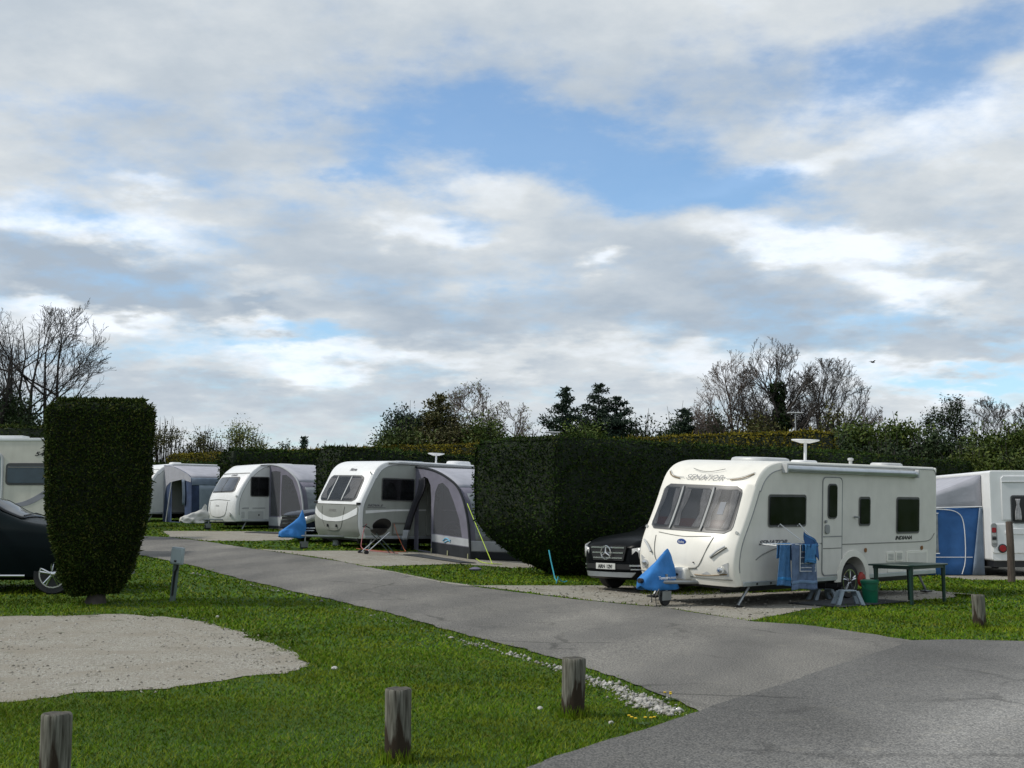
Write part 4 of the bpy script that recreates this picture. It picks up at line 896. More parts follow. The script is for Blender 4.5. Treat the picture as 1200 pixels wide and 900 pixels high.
def silver_extra(t, pt, strip, gz, fw, de):
    # the unzipped door flap, tied at the top and blown forward
    sc_ = [(2.22, .30, .62, 0), (2.0, .30, .66, -.02), (1.75, .26, .60, -.06), (1.5, .18, .46, -.12), (1.1, .06, .32, -.2), (.6, -.02, .26, -.32), (.3, -.04, .26, -.38), (.03, -.05, .28, -.42)]
    def q(u, v):
        z, a, b, x = [interp(v, [(i, s_[k]) for i, s_ in enumerate(sc_)]) for k in range(4)]
        o = a + (b - a) * u; return (x - .07 * math.sin(u * math.pi * 2.5) * (1 if z > .3 else .7) - .03, -o, z + gz(0, .3) * (1 - z / 2.3))
    sheet('door_flap', q, 0, 1, 0, 4.9, 12, 14, mat('dark_mesh_cloth', (.035, .035, .043), .9), t, .012); sheet('door_flap', q, 0, 1, 4.9, 5.8, 12, 4, BANDG, t, .012); sheet('door_flap', q, 0, 1, 5.8, 7, 12, 5, DARKC, t, .012)
    def emb(u, v, w): return (-.022 - w, -1.55 - u, .43 + v + gz(0, 1.6))
    MB().tube([emb(-.16, 0, 0), emb(-.05, .07, 0), (emb(.05, .06, 0)), emb(.16, -.03, 0)], .018, 6).tube([emb(-.1, -.05, 0), emb(.05, 0, 0), emb(.18, .02, 0)], .014, 6).build('maker_emblem', mat('cyan_print', (.12, .42, .62), .6), t)
    for o in (.86, 1.6, 2.5):
        MB().tube([(-.02, -o, .15 + gz(0, o)), (-.06, -o - .04, gz(0, o) + .01)], .016, 6).build('peg_strap', mat('dull_yellow_strap', (.35, .36, .2), .7), t)
    for i in range(9): MB().box(.02 + i * .02, .03 + i * .02, -2.66, -2.65, 2, 2.01) if False else None
bandP = [(0, .33, DARKC, 'mud_skirt'), (.33, .56, BANDG, 'pale_band')]
awning('grey porch awning with smoky arched mesh and a dark tied-back door, beside the silver caravan', SILLOC[:2] + (.50,), .74, 2.02, 3.3, ARCHP, 1.96, LILAC, CANV, [door, win], bandP, extra=silver_extra)
win3 = dict(pts=[(.9, .50), (.9, 1.5), (.95, 2.15), (1.25, 2.15), (1.7, 1.95), (2.05, 1.45), (2.3, .9), (2.35, .50)], m=MESHW)
win3b = dict(pts=[(.12, .50), (.12, 2.3), (.45, 2.32), (.82, 2.28), (.82, .50)], m=MESHW)
awning('grey porch awning with smoky panels and a pale roof, beside the small white raked caravan', LUNLOC[:2] + (1.02,), .72, 1.42, 3.4, [(o, z + .02) for o, z in ARCHP], 1.90, LILAC, CANV, [win3b, win3], [(.02, .12, DARKC, 'mud_skirt'), (.12, .46, BANDG, 'pale_band')], beam=BANDG,
       extra=lambda t, pt, strip, gz, fw, de: MB().tube([pt(2.1, .1), pt(2.5, .6), pt(2.9, de * .8)], .03, 6).build('roof_strap', DARKC, t))
ARCHF = [(0, 2.52), (.8, 2.46), (1.6, 2.28), (2.3, 2.08), (2.62, 1.92), (2.68, 1.4), (2.72, .7), (2.75, 0)]
op4 = dict(pts=[(.85, .05), (.8, 1.75), (1.2, 1.86), (1.8, 1.88), (2.05, 1.8), (2.1, .05)])
def far_extra(t, pt, strip, gz, fw, de):
    plate([[(0, 2.5), (.8, 2.46), (1.6, 2.28), (2.3, 2.08), (2.6, 1.92), (2.6, 1.72), (1.8, 1.86), (1.0, 1.8), (.6, 1.75), (.3, 1.6), (.12, 1.2), (.05, .2), (0, .05)]], .006, lambda u, v, w: (-.012 + w, -u, v), 'end_valance', CANV, t)
    strip('valance', 0, 4.2, 1.70, 1.93, GRBLC, .012, fw); strip('wall_panel', .35, 1.55, .10, 1.68, mat('pale_wall_panel', (.30, .36, .42), .8, var=.08), .012, fw)
    for a, b in ((1.7, 2.3), (2.4, 2.95), (3.1, 4.0)): strip('clear_window', a, b, .45, 1.62, DKGLASS, .012, fw)
    MB().tube([(0, -.78, 1.8), (-.12, -.55, .02 + gz(0, .6))], .025, 6).build('door_pole', OFFW, t)
    def q(u, v): return (-.03 - .05 * math.sin(u * 9), -(1.85 + .25 * u + .1 * math.sin(v * 2)), 1.85 - v)
    sheet('tied_curtain', q, 0, 1, 0, 1.1, 10, 8, GRBLC, t, .01)
    def q2(u, v): return (.6 + .04 * math.sin(u * 11), -(.9 + 1.1 * u), 1.75 - v + gz(0, 1))
    sheet('inner_curtain', q2, 0, 1, 0, 1.72, 10, 5, BEIGE, t, .01)
awning('navy and pale grey full awning with an open end, farthest along the row', FARLOC[:2] + (1.33,), .72, .95, 4.2, ARCHF, 1.93, NAVYC, CANV, [op4], None, front='none', beam=None, skirt_m=NAVYC, name='full_awning', extra=far_extra)

# --- blue awning and the white motorhome on the right
def right_side():
    X0, Y0 = 12.78, 33.0; base = 0
    t = thing('motorhome', 'white motorhome seen from behind with round red reflectors, beside the blue awning', 'motorhome', (X0, Y0, base), (0, 0, 0))
    W_, H_, L_ = 2.3, 2.82, 6.6
    prof = rrect(0, W_, .42, H_, .07)
    slab(prof, 0, L_, 'body', WHITE, t, bev=.02)
    slab([(0.30, 1.5), (0.30, 2.62), (.36, 2.68), (1.94, 2.68), (2.0, 2.62), (2.0, 1.5)], -.035, .0, 'rear_panel', WHITEP, t, bev=.015)
    MB().box(.32, 1.98, -.06, -.03, 2.50, 2.53).build('panel_ridge', OFFW, t, bevel=.01)
    f = slab(rrect(.53, 1.77, 1.42, 2.16, .07), -.055, -.033, 'rear_window', FRAMEDK, t, bev=.006); slab(rrect(.57, 1.73, 1.46, 2.12, .05), -.067, -.05, 'pane', DKGLASS, f, bev=.004)
    for a, b in ((.63, .80), (1.50, 1.67)):
        def q(u, v): return (a + (b - a) * (.5 + (u - .5) * (1 - .55 * math.exp(-((v - .42) / .14) ** 2))), -.070 - .004 * math.sin(u * 14), 1.50 + v)
        sheet('curtain', q, 0, 1, 0, .56, 10, 12, CURT, f, .003)
    slab(rrect(.02, 2.28, .62, 1.40, .05), -.03, .0, 'rear_bumper_panel', WHITE, t, bev=.02)
    slab([(.45, 1.28), (.35, 1.20), (.35, 1.12), (2, 1.12), (2, 1.28)], -.05, -.028, 'panel_ridge', WHITEP, t, bev=.01)
    for sx in (0, 1):
        x = .0 if not sx else 2.18
        lp = slab(rrect(x - .02, x + .14, .78, 1.42, .07), -.05, -.02, 'lamp_housing', GREYTRIM, t, bev=.01)
        for z0, z1, mm in ((1.17, 1.30, REDL), (1.08, 1.15, LAMPM), (.98, 1.05, BLACKPL), (.88, .96, LAMPM)): slab(rrect(x, x + .11, z0, z1, .02), -.065, -.045, 'lamp', mm, lp)
        xx = .27 if not sx else 2.03
        g = MB().lathe([(.12, 0), (.12, -.02), (.10, -.03)], (xx, -.03, .75), 'y', 24).build('reflector_ring', RUBBER, t); MB().lathe([(.09, 0), (.085, -.015)], (xx, -.055, .75), 'y', 24).build('round_reflector', REDL, g)
    slab(rrect(.99, 1.45, .64, .78, .02), -.045, -.028, 'number_plate', mat('yellow_plate', (.6, .5, .12), .5), t)
    MB().box(.05, 2.25, .05, L_ - .1, .25, .43).build('chassis', BLACKPL, t)
    for y in (1.7, 5.4):
        for x, sg in ((.12, -1), (2.18, 1)):
            w_ = MB().lathe([(.2, -.1), (.31, -.1), (.34, -.07), (.34, .07), (.31, .1), (.2, .1)], (x + (.02 if sg < 0 else -.02), y, .34), 'x', 24).build('wheel', RUBBER, t); MB().lathe([(.21, -.08), (.21, .08)], (x, y, .34), 'x', 20).build('rim', STEEL, w_)
    # cab in front
    slab([(L_, .42), (L_ + 1.5, .42), (L_ + 1.55, 1.0), (L_ + .8, 1.35), (L_ + .1, 2.2), (L_, 2.3)], .15, 2.15, 'cab', WHITE, t, axis='x', bev=.05)
    # awning to its left
    t = thing('side_awning', 'bright blue awning with grey roof, between the cream caravan and the white motorhome', 'awning', (X0 - .02, Y0 + .55, base), (0, 0, 0), 'awnings beside the caravans')
    def roof(u, v): o = u * 2.75; z = 2.72 - .95 * u - .05 * math.sin(math.pi * u) - .04 * math.sin(math.pi * v / 3.4) * math.sin(math.pi * u); return (-o, v, z)
    sheet('roof', roof, 0, 1, 0, 3.4, 12, 8, CANV, t, .01)
    for y in (0, 3.4):
        def gable(u, v):
            o = u * 2.75; top = 2.72 - .95 * u - .05 * math.sin(math.pi * u); bot = 1.84 - .07 * u; return (-o, y + .015 * math.sin(u * 7 + v * 3), bot + (top - bot) * v)
        sheet('gable', gable, 0, 1, 0, 1, 14, 4, CANV, t, .01)
        def wall(u, v): return (-u * 2.75 * (1 + .0 * v), y + .025 * math.sin(u * 22) * (1 - v) + .01 * math.sin(u * 5), .03 + 1.81 * v - .07 * u * v)
        sheet('front_wall' if y == 0 else 'back_wall', wall, .02, 1, 0, 1, 40, 6, BLUEC, t, .01)
        def gus(u, v): return (-(.0 + .34 * u * (1 - .75 * v)), y - .045 + .02 * math.sin(u * 6), .03 + 1.80 * v)
        sheet('grey_gusset', gus, 0, 1, 0, 1, 8, 6, GRBLC, t, .01)
    def sw(u, v): return (-2.75, u * 3.4, .03 + 1.74 * v)
    sheet('side_wall', sw, 0, 1, 0, 1, 10, 4, BLUEC, t, .01)
    def wn(u, v): return (-(1.22 + 1.3 * u), -.035 + .01 * math.sin(u * 17 + v * 5), .62 + 1.04 * v)
    f = sheet('clear_window', wn, 0, 1, 0, 1, 24, 10, CLEARW, t, .006)
    for a, b in ((.1, .2), (.62, .68)):
        sheet('pale_curtain', lambda u, v: (-(1.22 + 1.3 * u), -.048 + .008 * math.sin(u * 40), .9 + .72 * v), a, b, 0, 1, 6, 6, CURT, f, .004)
    MB().tube([(-1.2, -.045, 1.68), (-2.55, -.045, 1.68)], .014, 6).tube([(-1.2, -.045, .6), (-2.55, -.045, .6)], .014, 6).build('window_binding', WHITEP, t)
    MB().tube(smoothpts([(-2.6, -.05, 1.80), (-1.0, -.05, 1.80), (-.62, -.05, 1.7), (-.5, -.05, 1.4), (-.5, -.05, .4), (-.62, -.05, .05)], 2), .012, 6).tube([(-2.7, -.05, .50), (-.32, -.05, .50)], .010, 6).build('piping', WHITEP, t)
    MB().tube([(0, -.02, 1.86), (-2.75, -.02, 1.79)], .018, 6).build('eave_piping', WHITEP, t)
right_side()

# --- the motorhome behind the clipped hedge on the left
def left_van():
    X1 = -11.35; Y0 = 31.2; L_ = 7.0; base = T(-13, 31)
    t = thing('motorhome', 'cream motorhome with a grey swoosh, behind the dark green car', 'motorhome', (X1 - L_, Y0, base), (0, 0, 0))
    slab(rrect(0, L_, .45, 3.02, .10), 0, 2.3, 'body', mat('ivory_panel', (.60, .58, .51), .4, var=.05, dirt=.12), t, bev=.03)
    MB().box(.1, L_ - .06, -.02, .05, 2.96, 3.035).build('roof_rail', WHITEP, t, bevel=.012)
    MB().box(L_ - 1.9, L_ - 1.1, .05, .5, 3.0, 3.10).build('roof_vent', WHITEP, t, bevel=.02)
    wx = lambda px: (px - 600) / F * Y0 - (X1 - L_)
    f = slab(rrect(wx(8), wx(8) + 1.45, 1.84, 2.40, .10), -.02, .005, 'side_window', FRAMEDK, t, bev=.006); slab(rrect(wx(8) + .05, wx(8) + 1.40, 1.89, 2.31, .08), -.034, -.015, 'pane', mat('blue_grey_glass', (.035, .06, .08), .15), f, bev=.004)
    MB().box(wx(8) + .07, wx(8) + 1.38, -.04, -.03, 2.28, 2.30).build('blind_rail', LINE, f)
    d = slab(rrect(wx(-28), wx(4), .5, 2.62, .12), -.02, .004, 'door', mat('pale_blue_grey_door', (.30, .36, .39), .4), t, bev=.006)
    MB().tube([(x, -.02, z) for x, z in smoothpts([(wx(4.5), .6), (wx(4.5), 2.45), (wx(2), 2.62), (wx(-6), 2.68), (wx(-28), 2.68)], 2)], .03, 8).build('door_surround', OFFW, t)
    lettering('540', .15, lambda u, v, w: (wx(41) + u, -.006 - w, 2.58 + v), 'lettering', mat('black_lettering', (.02, .02, .02), .4), t, shear=.3, bold=.004, sx=1.5)
    up = smoothpts([(wx(18), 1.37), (wx(30), 1.42), (wx(42), 1.54), (wx(55), 1.72), (wx(75), 2.0)], 2); lo = smoothpts([(wx(18), 1.30), (wx(30), 1.30), (wx(42), 1.38), (wx(55), 1.55), (wx(75), 1.82)], 2)
    slab(up + lo[::-1], -.008, .0, 'swoosh', mat('swoosh_grey', (.27, .27, .31), .4), t)
    MB().box(.3, L_ - .2, .1, 2.2, .22, .46).build('chassis', BLACKPL, t)
    for x in (1.3, 5.6): make_wheel(t, (x, .06, .34), .34, .2, -1, 6, m=STEEL); make_wheel(t, (x, 2.24, .34), .34, .2, 1, 6, m=STEEL)
left_van()

# ------------------------------------------------------------------ cars
def car(name, label, loc, yaw, L_, W_, H_, hood, paint, style='suv', plate_txt=None, star=False, group='parked cars', rwheel=.36, clad=True):
    t = thing(name, label, 'car', loc, (0, 0, yaw), group)
    hw = W_ / 2; R_ = rwheel; wb0, wb1 = .95, L_ - 1.0
    # stations: x, bottom, belt, top, half width at belt, half width at top
    S = [(0.0, .42, hood * .70, hood * .76, hw * .60, hw * .50), (.05, .30, hood * .74, hood * .82, hw * .76, hw * .62), (.18, .25, hood * .80, hood * .90, hw * .90, hw * .70), (.42, .24, hood * .85, hood * .95, hw * .98, hw * .74),
         (.9, .25, hood * .90, hood * .99, hw, hw * .78), (1.35, .25, hood * .93, hood * 1.03, hw, hw * .80), (1.62, .25, hood * .95, hood * 1.08, hw, hw * .78), (2.0, .25, hood * .96, H_ * .84, hw, hw * .72), (2.4, .25, hood * .965, H_ * .97, hw, hw * .67),
         (2.9, .25, hood * .97, H_, hw, hw * .66), (L_ - 1.4, .25, hood * .99, H_ * .99, hw, hw * .66), (L_ - .7, .26, hood * 1.0, H_ * .93, hw * .99, hw * .64), (L_ - .30, .28, hood * 1.0, H_ * .76, hw * .95, hw * .64), (L_ - .12, .32, hood * .98, hood * 1.05, hw * .90, hw * .66), (L_, .45, hood * .80, hood * .85, hw * .82, hw * .62)]
    def st(x): return [interp(x, [(s_[0], s_[k]) for s_ in S]) for k in range(1, 6)]
    def sec(x):
        zb, zl, zt, wl, wt = st(x); gh = zt - zl
        return [(wl - .16, zb), (wl - .03, zb + .06), (wl - .005, zb + (zl - zb) * .35), (wl, zb + (zl - zb) * .62), (wl - .012, zl - .07), (wl - .05, zl), (wl - .05 + (wt - wl + .05) * .5, zl + gh * .50), (wt, zt - gh * .14), (wt - .10, zt - .015), (wt * .5, zt + .012), (0, zt + .022)]
    xs = [0, .02, .05, .1, .18, .3, .42, .6, .8, 1.0, 1.2, 1.4, 1.55, 1.62, 1.8, 2.0, 2.2, 2.4, 2.6, 2.9] + [2.9 + (L_ - 4.3) * k / 4 for k in range(1, 5)] + [L_ - 1.1, L_ - .7, L_ - .5, L_ - .3, L_ - .2, L_ - .12, L_ - .05, L_]
    V, Fc = [], []
    n = 22
    for x in xs:
        h = sec(x); ring = [(x, y, z) for y, z in h] + [(x, -y, z) for y, z in h[::-1]][1:] + [(x, -h[0][0] * .5, h[0][1] - .01)]
        V += ring
    n = len(V) // len(xs)
    for i in range(len(xs) - 1):
        for j in range(n): Fc.append((i * n + j, i * n + (j + 1) % n, (i + 1) * n + (j + 1) % n, (i + 1) * n + j))
    Fc += [list(range(n)), [(len(xs) - 1) * n + j for j in range(n)][::-1]]
    b = mesh('body', V, Fc, paint, t, 3.1)
    cut = MB()
    for wx_ in (wb0, wb1):
        for s_ in (-1, 1): cut.lathe([(R_ + .06, -.15), (R_ + .06, .15)], (wx_, s_ * (hw - .08), R_ + .01), 'y', 32)
    co = cut.build('cutter', None); bo = b.modifiers.new('arches', 'BOOLEAN'); bo.operation = 'DIFFERENCE'; bo.object = co; bo.solver = 'EXACT'
    bpy.context.view_layer.update(); me = bpy.data.meshes.new_from_object(b.evaluated_get(bpy.context.evaluated_depsgraph_get())); b.modifiers.clear(); b.data = me; me.shade_smooth(); me.set_sharp_from_angle(angle=.6)
    if not me.materials: me.materials.append(paint)
    bpy.data.objects.remove(co)
    for wx_ in (wb0, wb1):
        for s_ in (-1, 1): make_wheel(t, (wx_, s_ * (hw - .02), R_), R_, .23, s_, 5)
    # glazing patches on the loft
    def glass(nm, x0, x1, f0, f1, side, m=DKGLASS, ins0=0, ins1=0):
        vs, fs = [], []; nx, nz = 10, 5
        for j in range(nz + 1):
            f_ = f0 + (f1 - f0) * j / nz
            for i in range(nx + 1):
                x = (x0 + ins0 * j / nz) + ((x1 - ins1 * j / nz) - (x0 + ins0 * j / nz)) * i / nx; h = sec(x); zz = h[5][1] + (h[8][1] - h[5][1]) * f_
                y = interp(zz, [(h[5][1], h[5][0]), (h[6][1], h[6][0]), (h[7][1], h[7][0]), (h[8][1], h[8][0])])
                vs.append((x, side * (y + .012), zz))
        k = nx + 1; fs = [(j * k + i, j * k + i + 1, (j + 1) * k + i + 1, (j + 1) * k + i) for j in range(nz) for i in range(nx)]
        o = mesh(nm, vs, fs, m, t, 3.1); s_ = o.modifiers.new('s', 'SOLIDIFY'); s_.thickness = .01; s_.offset = 0
    for s_ in (-1, 1):
        glass('side_window', 1.98, 2.95, .10, .80, s_, ins0=.42); glass('side_window', 3.03, L_ - 1.25, .10, .80, s_); glass('side_window', L_ - 1.15, L_ - .5, .12, .78, s_, ins1=.22)
    def across(nm, x0, x1, k, m=DKGLASS, up=.012):
        vs, fs = [], []
        for j in range(9):
            x = x0 + (x1 - x0) * j / 8; h = sec(x); wy = h[8][0] * k; 
            for i in range(9):
                y = -wy + 2 * wy * i / 8; a = abs(y); z = interp(a, [(0, h[10][1]), (h[9][0], h[9][1]), (h[8][0], h[8][1])]); vs.append((x - up * .5, y, z + up))
        fs = [(j * 9 + i, j * 9 + i + 1, (j + 1) * 9 + i + 1, (j + 1) * 9 + i) for j in range(8) for i in range(8)]
        o = mesh(nm, vs, fs, m, t, 3.1); s_ = o.modifiers.new('s', 'SOLIDIFY'); s_.thickness = .01; s_.offset = 0
    across('windscreen', 1.66, 2.36, 1.0); across('rear_window', L_ - .62, L_ - .22, .9)
    MB().tube([(1.62, -.6, sec(1.62)[9][1] + .02), (1.72, -.2, sec(1.72)[9][1] + .06), (1.66, .5, sec(1.66)[9][1] + .04)], .012, 6).build('wiper', BLACKPL, t)
    for s_ in (-1, 1):
        x = 2.08; h = sec(x); g = MB(); g.lathe([(.5, -.5), (.9, -.3), (1, 0), (.9, .3), (.5, .5)], (0, 0, 0), 'x', 14); g.v = [(x + a * .13, s_ * (h[5][0] + .16) + b_ * .12, h[5][1] + .08 + c_ * .085) for a, b_, c_ in g.v]
        mr = g.build('door_mirror', paint, t); MB().tube([(x, s_ * (h[5][0] - .02), h[5][1] + .03), (x, s_ * (h[5][0] + .1), h[5][1] + .05)], .025, 6).build('mirror_arm', BLACKPL, mr)
        MB().box(x + .055, x + .07, s_ * (h[5][0] + .16) - .09, s_ * (h[5][0] + .16) + .09, h[5][1] + .02, h[5][1] + .14).build('mirror_glass', CHROME, mr)
        for xd in (2.0, 3.0, L_ - 1.35):
            p = [(xd, s_ * (sec(xd)[k][0] + .002), sec(xd)[k][1]) for k in (1, 2, 3, 4, 5)]; MB().tube(p, .006, 5).build('door_gap', BLACKPL, t)
        for xd in (2.75, 3.75): MB().box(xd, xd + .18, s_ * hw - .012 if s_ > 0 else s_ * hw - .022, s_ * hw + .022 if s_ > 0 else s_ * hw + .012, hood * .82, hood * .82 + .03).build('door_handle', CHROME, t, bevel=.006)
        MB().tube([(wb0 + R_ + .12, s_ * (hw - .0), .33), (wb1 - R_ - .12, s_ * (hw - .0), .33)], .022, 6).build('sill_strip', CHROME, t)
        MB().tube([(1.95, s_ * (sec(1.95)[5][0] + .012), sec(1.95)[5][1] + .02)] + [(x, s_ * (sec(x)[5][0] + .012), sec(x)[5][1] + .02) for x in (2.4, 2.9, 3.4, L_ - .8)], .010, 5).build('waist_strip', CHROME if style == 'suv' else BLACKPL, t)
        # head and tail lamps wrap round the corners
        vs = []
        for i in range(7):
            x = .06 + .42 * i / 6; h = sec(x); yy = h[4][0]
            if i == 0: yy = h[4][0] * .82
            for zf in (.10, -.08 - .05 * (1 - i / 6)): vs.append((x - (.03 if i == 0 else .012), s_ * (yy + .012), h[4][1] + zf - .02))
        fs = [(2 * i, 2 * i + 1, 2 * i + 3, 2 * i + 2) for i in range(6)]
        o = mesh('headlight', vs, fs, LAMPM, t, 1.0); q = o.modifiers.new('s', 'SOLIDIFY'); q.thickness = .03; q.offset = 0
        MB().box(L_ - .22, L_ - .05, s_ * (hw * .86) - .04, s_ * (hw * .86) + .06, hood * .78, hood * 1.0).build('tail_lamp', REDL, t, bevel=.02)
    # nose: grille, bumper, plate, sump guard
    nose = lambda y, z: interp(abs(y), [(0, -.035), (hw * .55, -.01), (hw * .78, .12), (hw, .40)])
    def nosebox(nm, y0, y1, z0, z1, m, par, d=.02, off=0, n=8, taper=0):
        vs, fs = [], []
        for i in range(n + 1):
            f_ = i / n
            for z, tp in ((z0, 0), (z1, taper)):
                y = (y0 + tp * 0) + (y1 - y0) * f_; y *= 1 - (taper if z == z0 else 0)
                for dd in (0, d): vs.append((nose(y, z) - off - d + dd, y, z))
        for i in range(n):
            a = i * 4; b_ = a + 4; fs += [(a, b_, b_ + 2, a + 2), (a + 1, a + 3, b_ + 3, b_ + 1), (a, a + 1, b_ + 1, b_), (a + 2, b_ + 2, b_ + 3, a + 3)]
        fs += [(0, 2, 3, 1), (n * 4, n * 4 + 1, n * 4 + 3, n * 4 + 2)]
        return mesh(nm, vs, fs, m, par, .5)
    zc = hood * .68
    gr = nosebox('grille', -.52, .52, zc - .16, zc + .14, BLACKPL, t, .03, .0, taper=.18)
    for k, zz in enumerate((-.12, -.015, .09)): nosebox('grille_bar', -.47 + .03 * (2 - k), .47 - .03 * (2 - k), zc + zz, zc + zz + .028, CHROME, gr, .012, .032)
    if star:
        m_ = MB(); ring = [(nose(0, 0) - .075, .135 * math.cos(a), zc + .135 * math.sin(a)) for a in [2 * math.pi * i / 28 for i in range(29)]]; m_.tube(ring, .013, 6, cap=False)
        for a in (90, 210, 330): m_.tube([(nose(0, 0) - .078, 0, zc), (nose(0, 0) - .075, .13 * math.cos(R(a)), zc + .13 * math.sin(R(a)))], .02, 6, r2=.006)
        m_.build('emblem', CHROME, gr)
    bp = nosebox('bumper', -hw * .93, hw * .93, .42, zc - .19, paint, t, .05, .012, 14)
    nosebox('lower_intake', -.62, .62, .46, .56, BLACKPL, bp, .02, .058)
    for s_ in (-1, 1):
        nosebox('fog_trim', s_ * .60 if s_ > 0 else -.88, .88 if s_ > 0 else -.60, zc - .27, zc - .235, CHROME, bp, .015, .065); nosebox('fog_trim', s_ * .62 if s_ > 0 else -.86, .86 if s_ > 0 else -.62, zc - .34, zc - .315, CHROME, bp, .015, .06)
    nosebox('sump_guard', -.70, .70, .30, .40, STEEL, bp, .03, .02, taper=.12)
    if plate_txt:
        p = nosebox('number_plate', -.27, .27, .455, .575, mat('white_plate', (.62, .63, .60), .4), t, .015, .085)
        lettering(plate_txt, .105, lambda u, v, w: (nose(0, 0) - .103 - w, -u, .478 + v), 'plate_lettering', mat('black_lettering', (.02, .02, .02), .4), p, align='CENTER', bold=.002, sx=.95)
    for yy in (-.45, .45): MB().tube([(nose(.45, 0) - .03, yy, hood * .62)] * 1 + [(nose(.45, 0) - .031, yy, hood * .62)], .001, 3) if False else None
    return t
car('parked_car', 'black four-by-four with chrome grille bars and white number plate, left of the cream caravan', (2.0, 25.45, T(1.9, 26)), .72, 4.75, 1.92, 1.78, 1.16, BLACKCAR, plate_txt='ARN 12V', star=True, rwheel=.38)
car('parked_car', 'very dark green car with bright spoked wheel, nose behind the clipped hedge block', (-7.12, 22.75, T(-8, 21.6) + .0), R(180) - .0, 4.7, 1.9, 1.74, 1.22, GREENCAR, rwheel=.36)
car('parked_car', 'dark blue car showing only its bonnet between the silver caravan and the awning behind', (-6.85, 38.3, T(-6, 39)), .74, 4.3, 1.78, 1.48, 1.0, BLUECAR, style='hatch', rwheel=.32)

# ------------------------------------------------------------------ hedges
def fbm(x, y, z):
    r = 0; 
    for k, (a, f) in enumerate(((1, 1.1), (.6, 2.7), (.35, 6.1), (.2, 13))): r = r + a * (np.sin(f * x + 1.3 * k + 1.7 * np.sin(f * .7 * z + k)) * np.sin(f * y * .9 + 2.1 * k + 1.1 * np.sin(f * .8 * x)) + .5 * np.sin(f * z * 1.1 + k + 1.3 * np.sin(f * y)))
    return r / 2.2
def smooth01(t): t = np.clip(t, 0, 1); return t * t * (3 - 2 * t)
def leaf_quads(Pn, Nn, size, flat=.5, asp=.45):
    n = len(Pn); d = RNG.normal(0, 1, (n, 3)); d[:, 2] *= .7
    d = d * (1 - flat) + Nn * .35 + RNG.normal(0, .3, (n, 3)); d /= np.linalg.norm(d, axis=1)[:, None] + 1e-9
    s = np.cross(d, RNG.normal(0, 1, (n, 3))); s /= np.linalg.norm(s, axis=1)[:, None] + 1e-9
    L_ = (size * RNG.uniform(.6, 1.35, n))[:, None]; Wd = L_ * asp
    V = np.stack([Pn, Pn + d * L_ * .5 + s * Wd * .5, Pn + d * L_, Pn + d * L_ * .5 - s * Wd * .5], 1).reshape(-1, 3)
    return V, np.arange(4 * n).reshape(-1, 4)
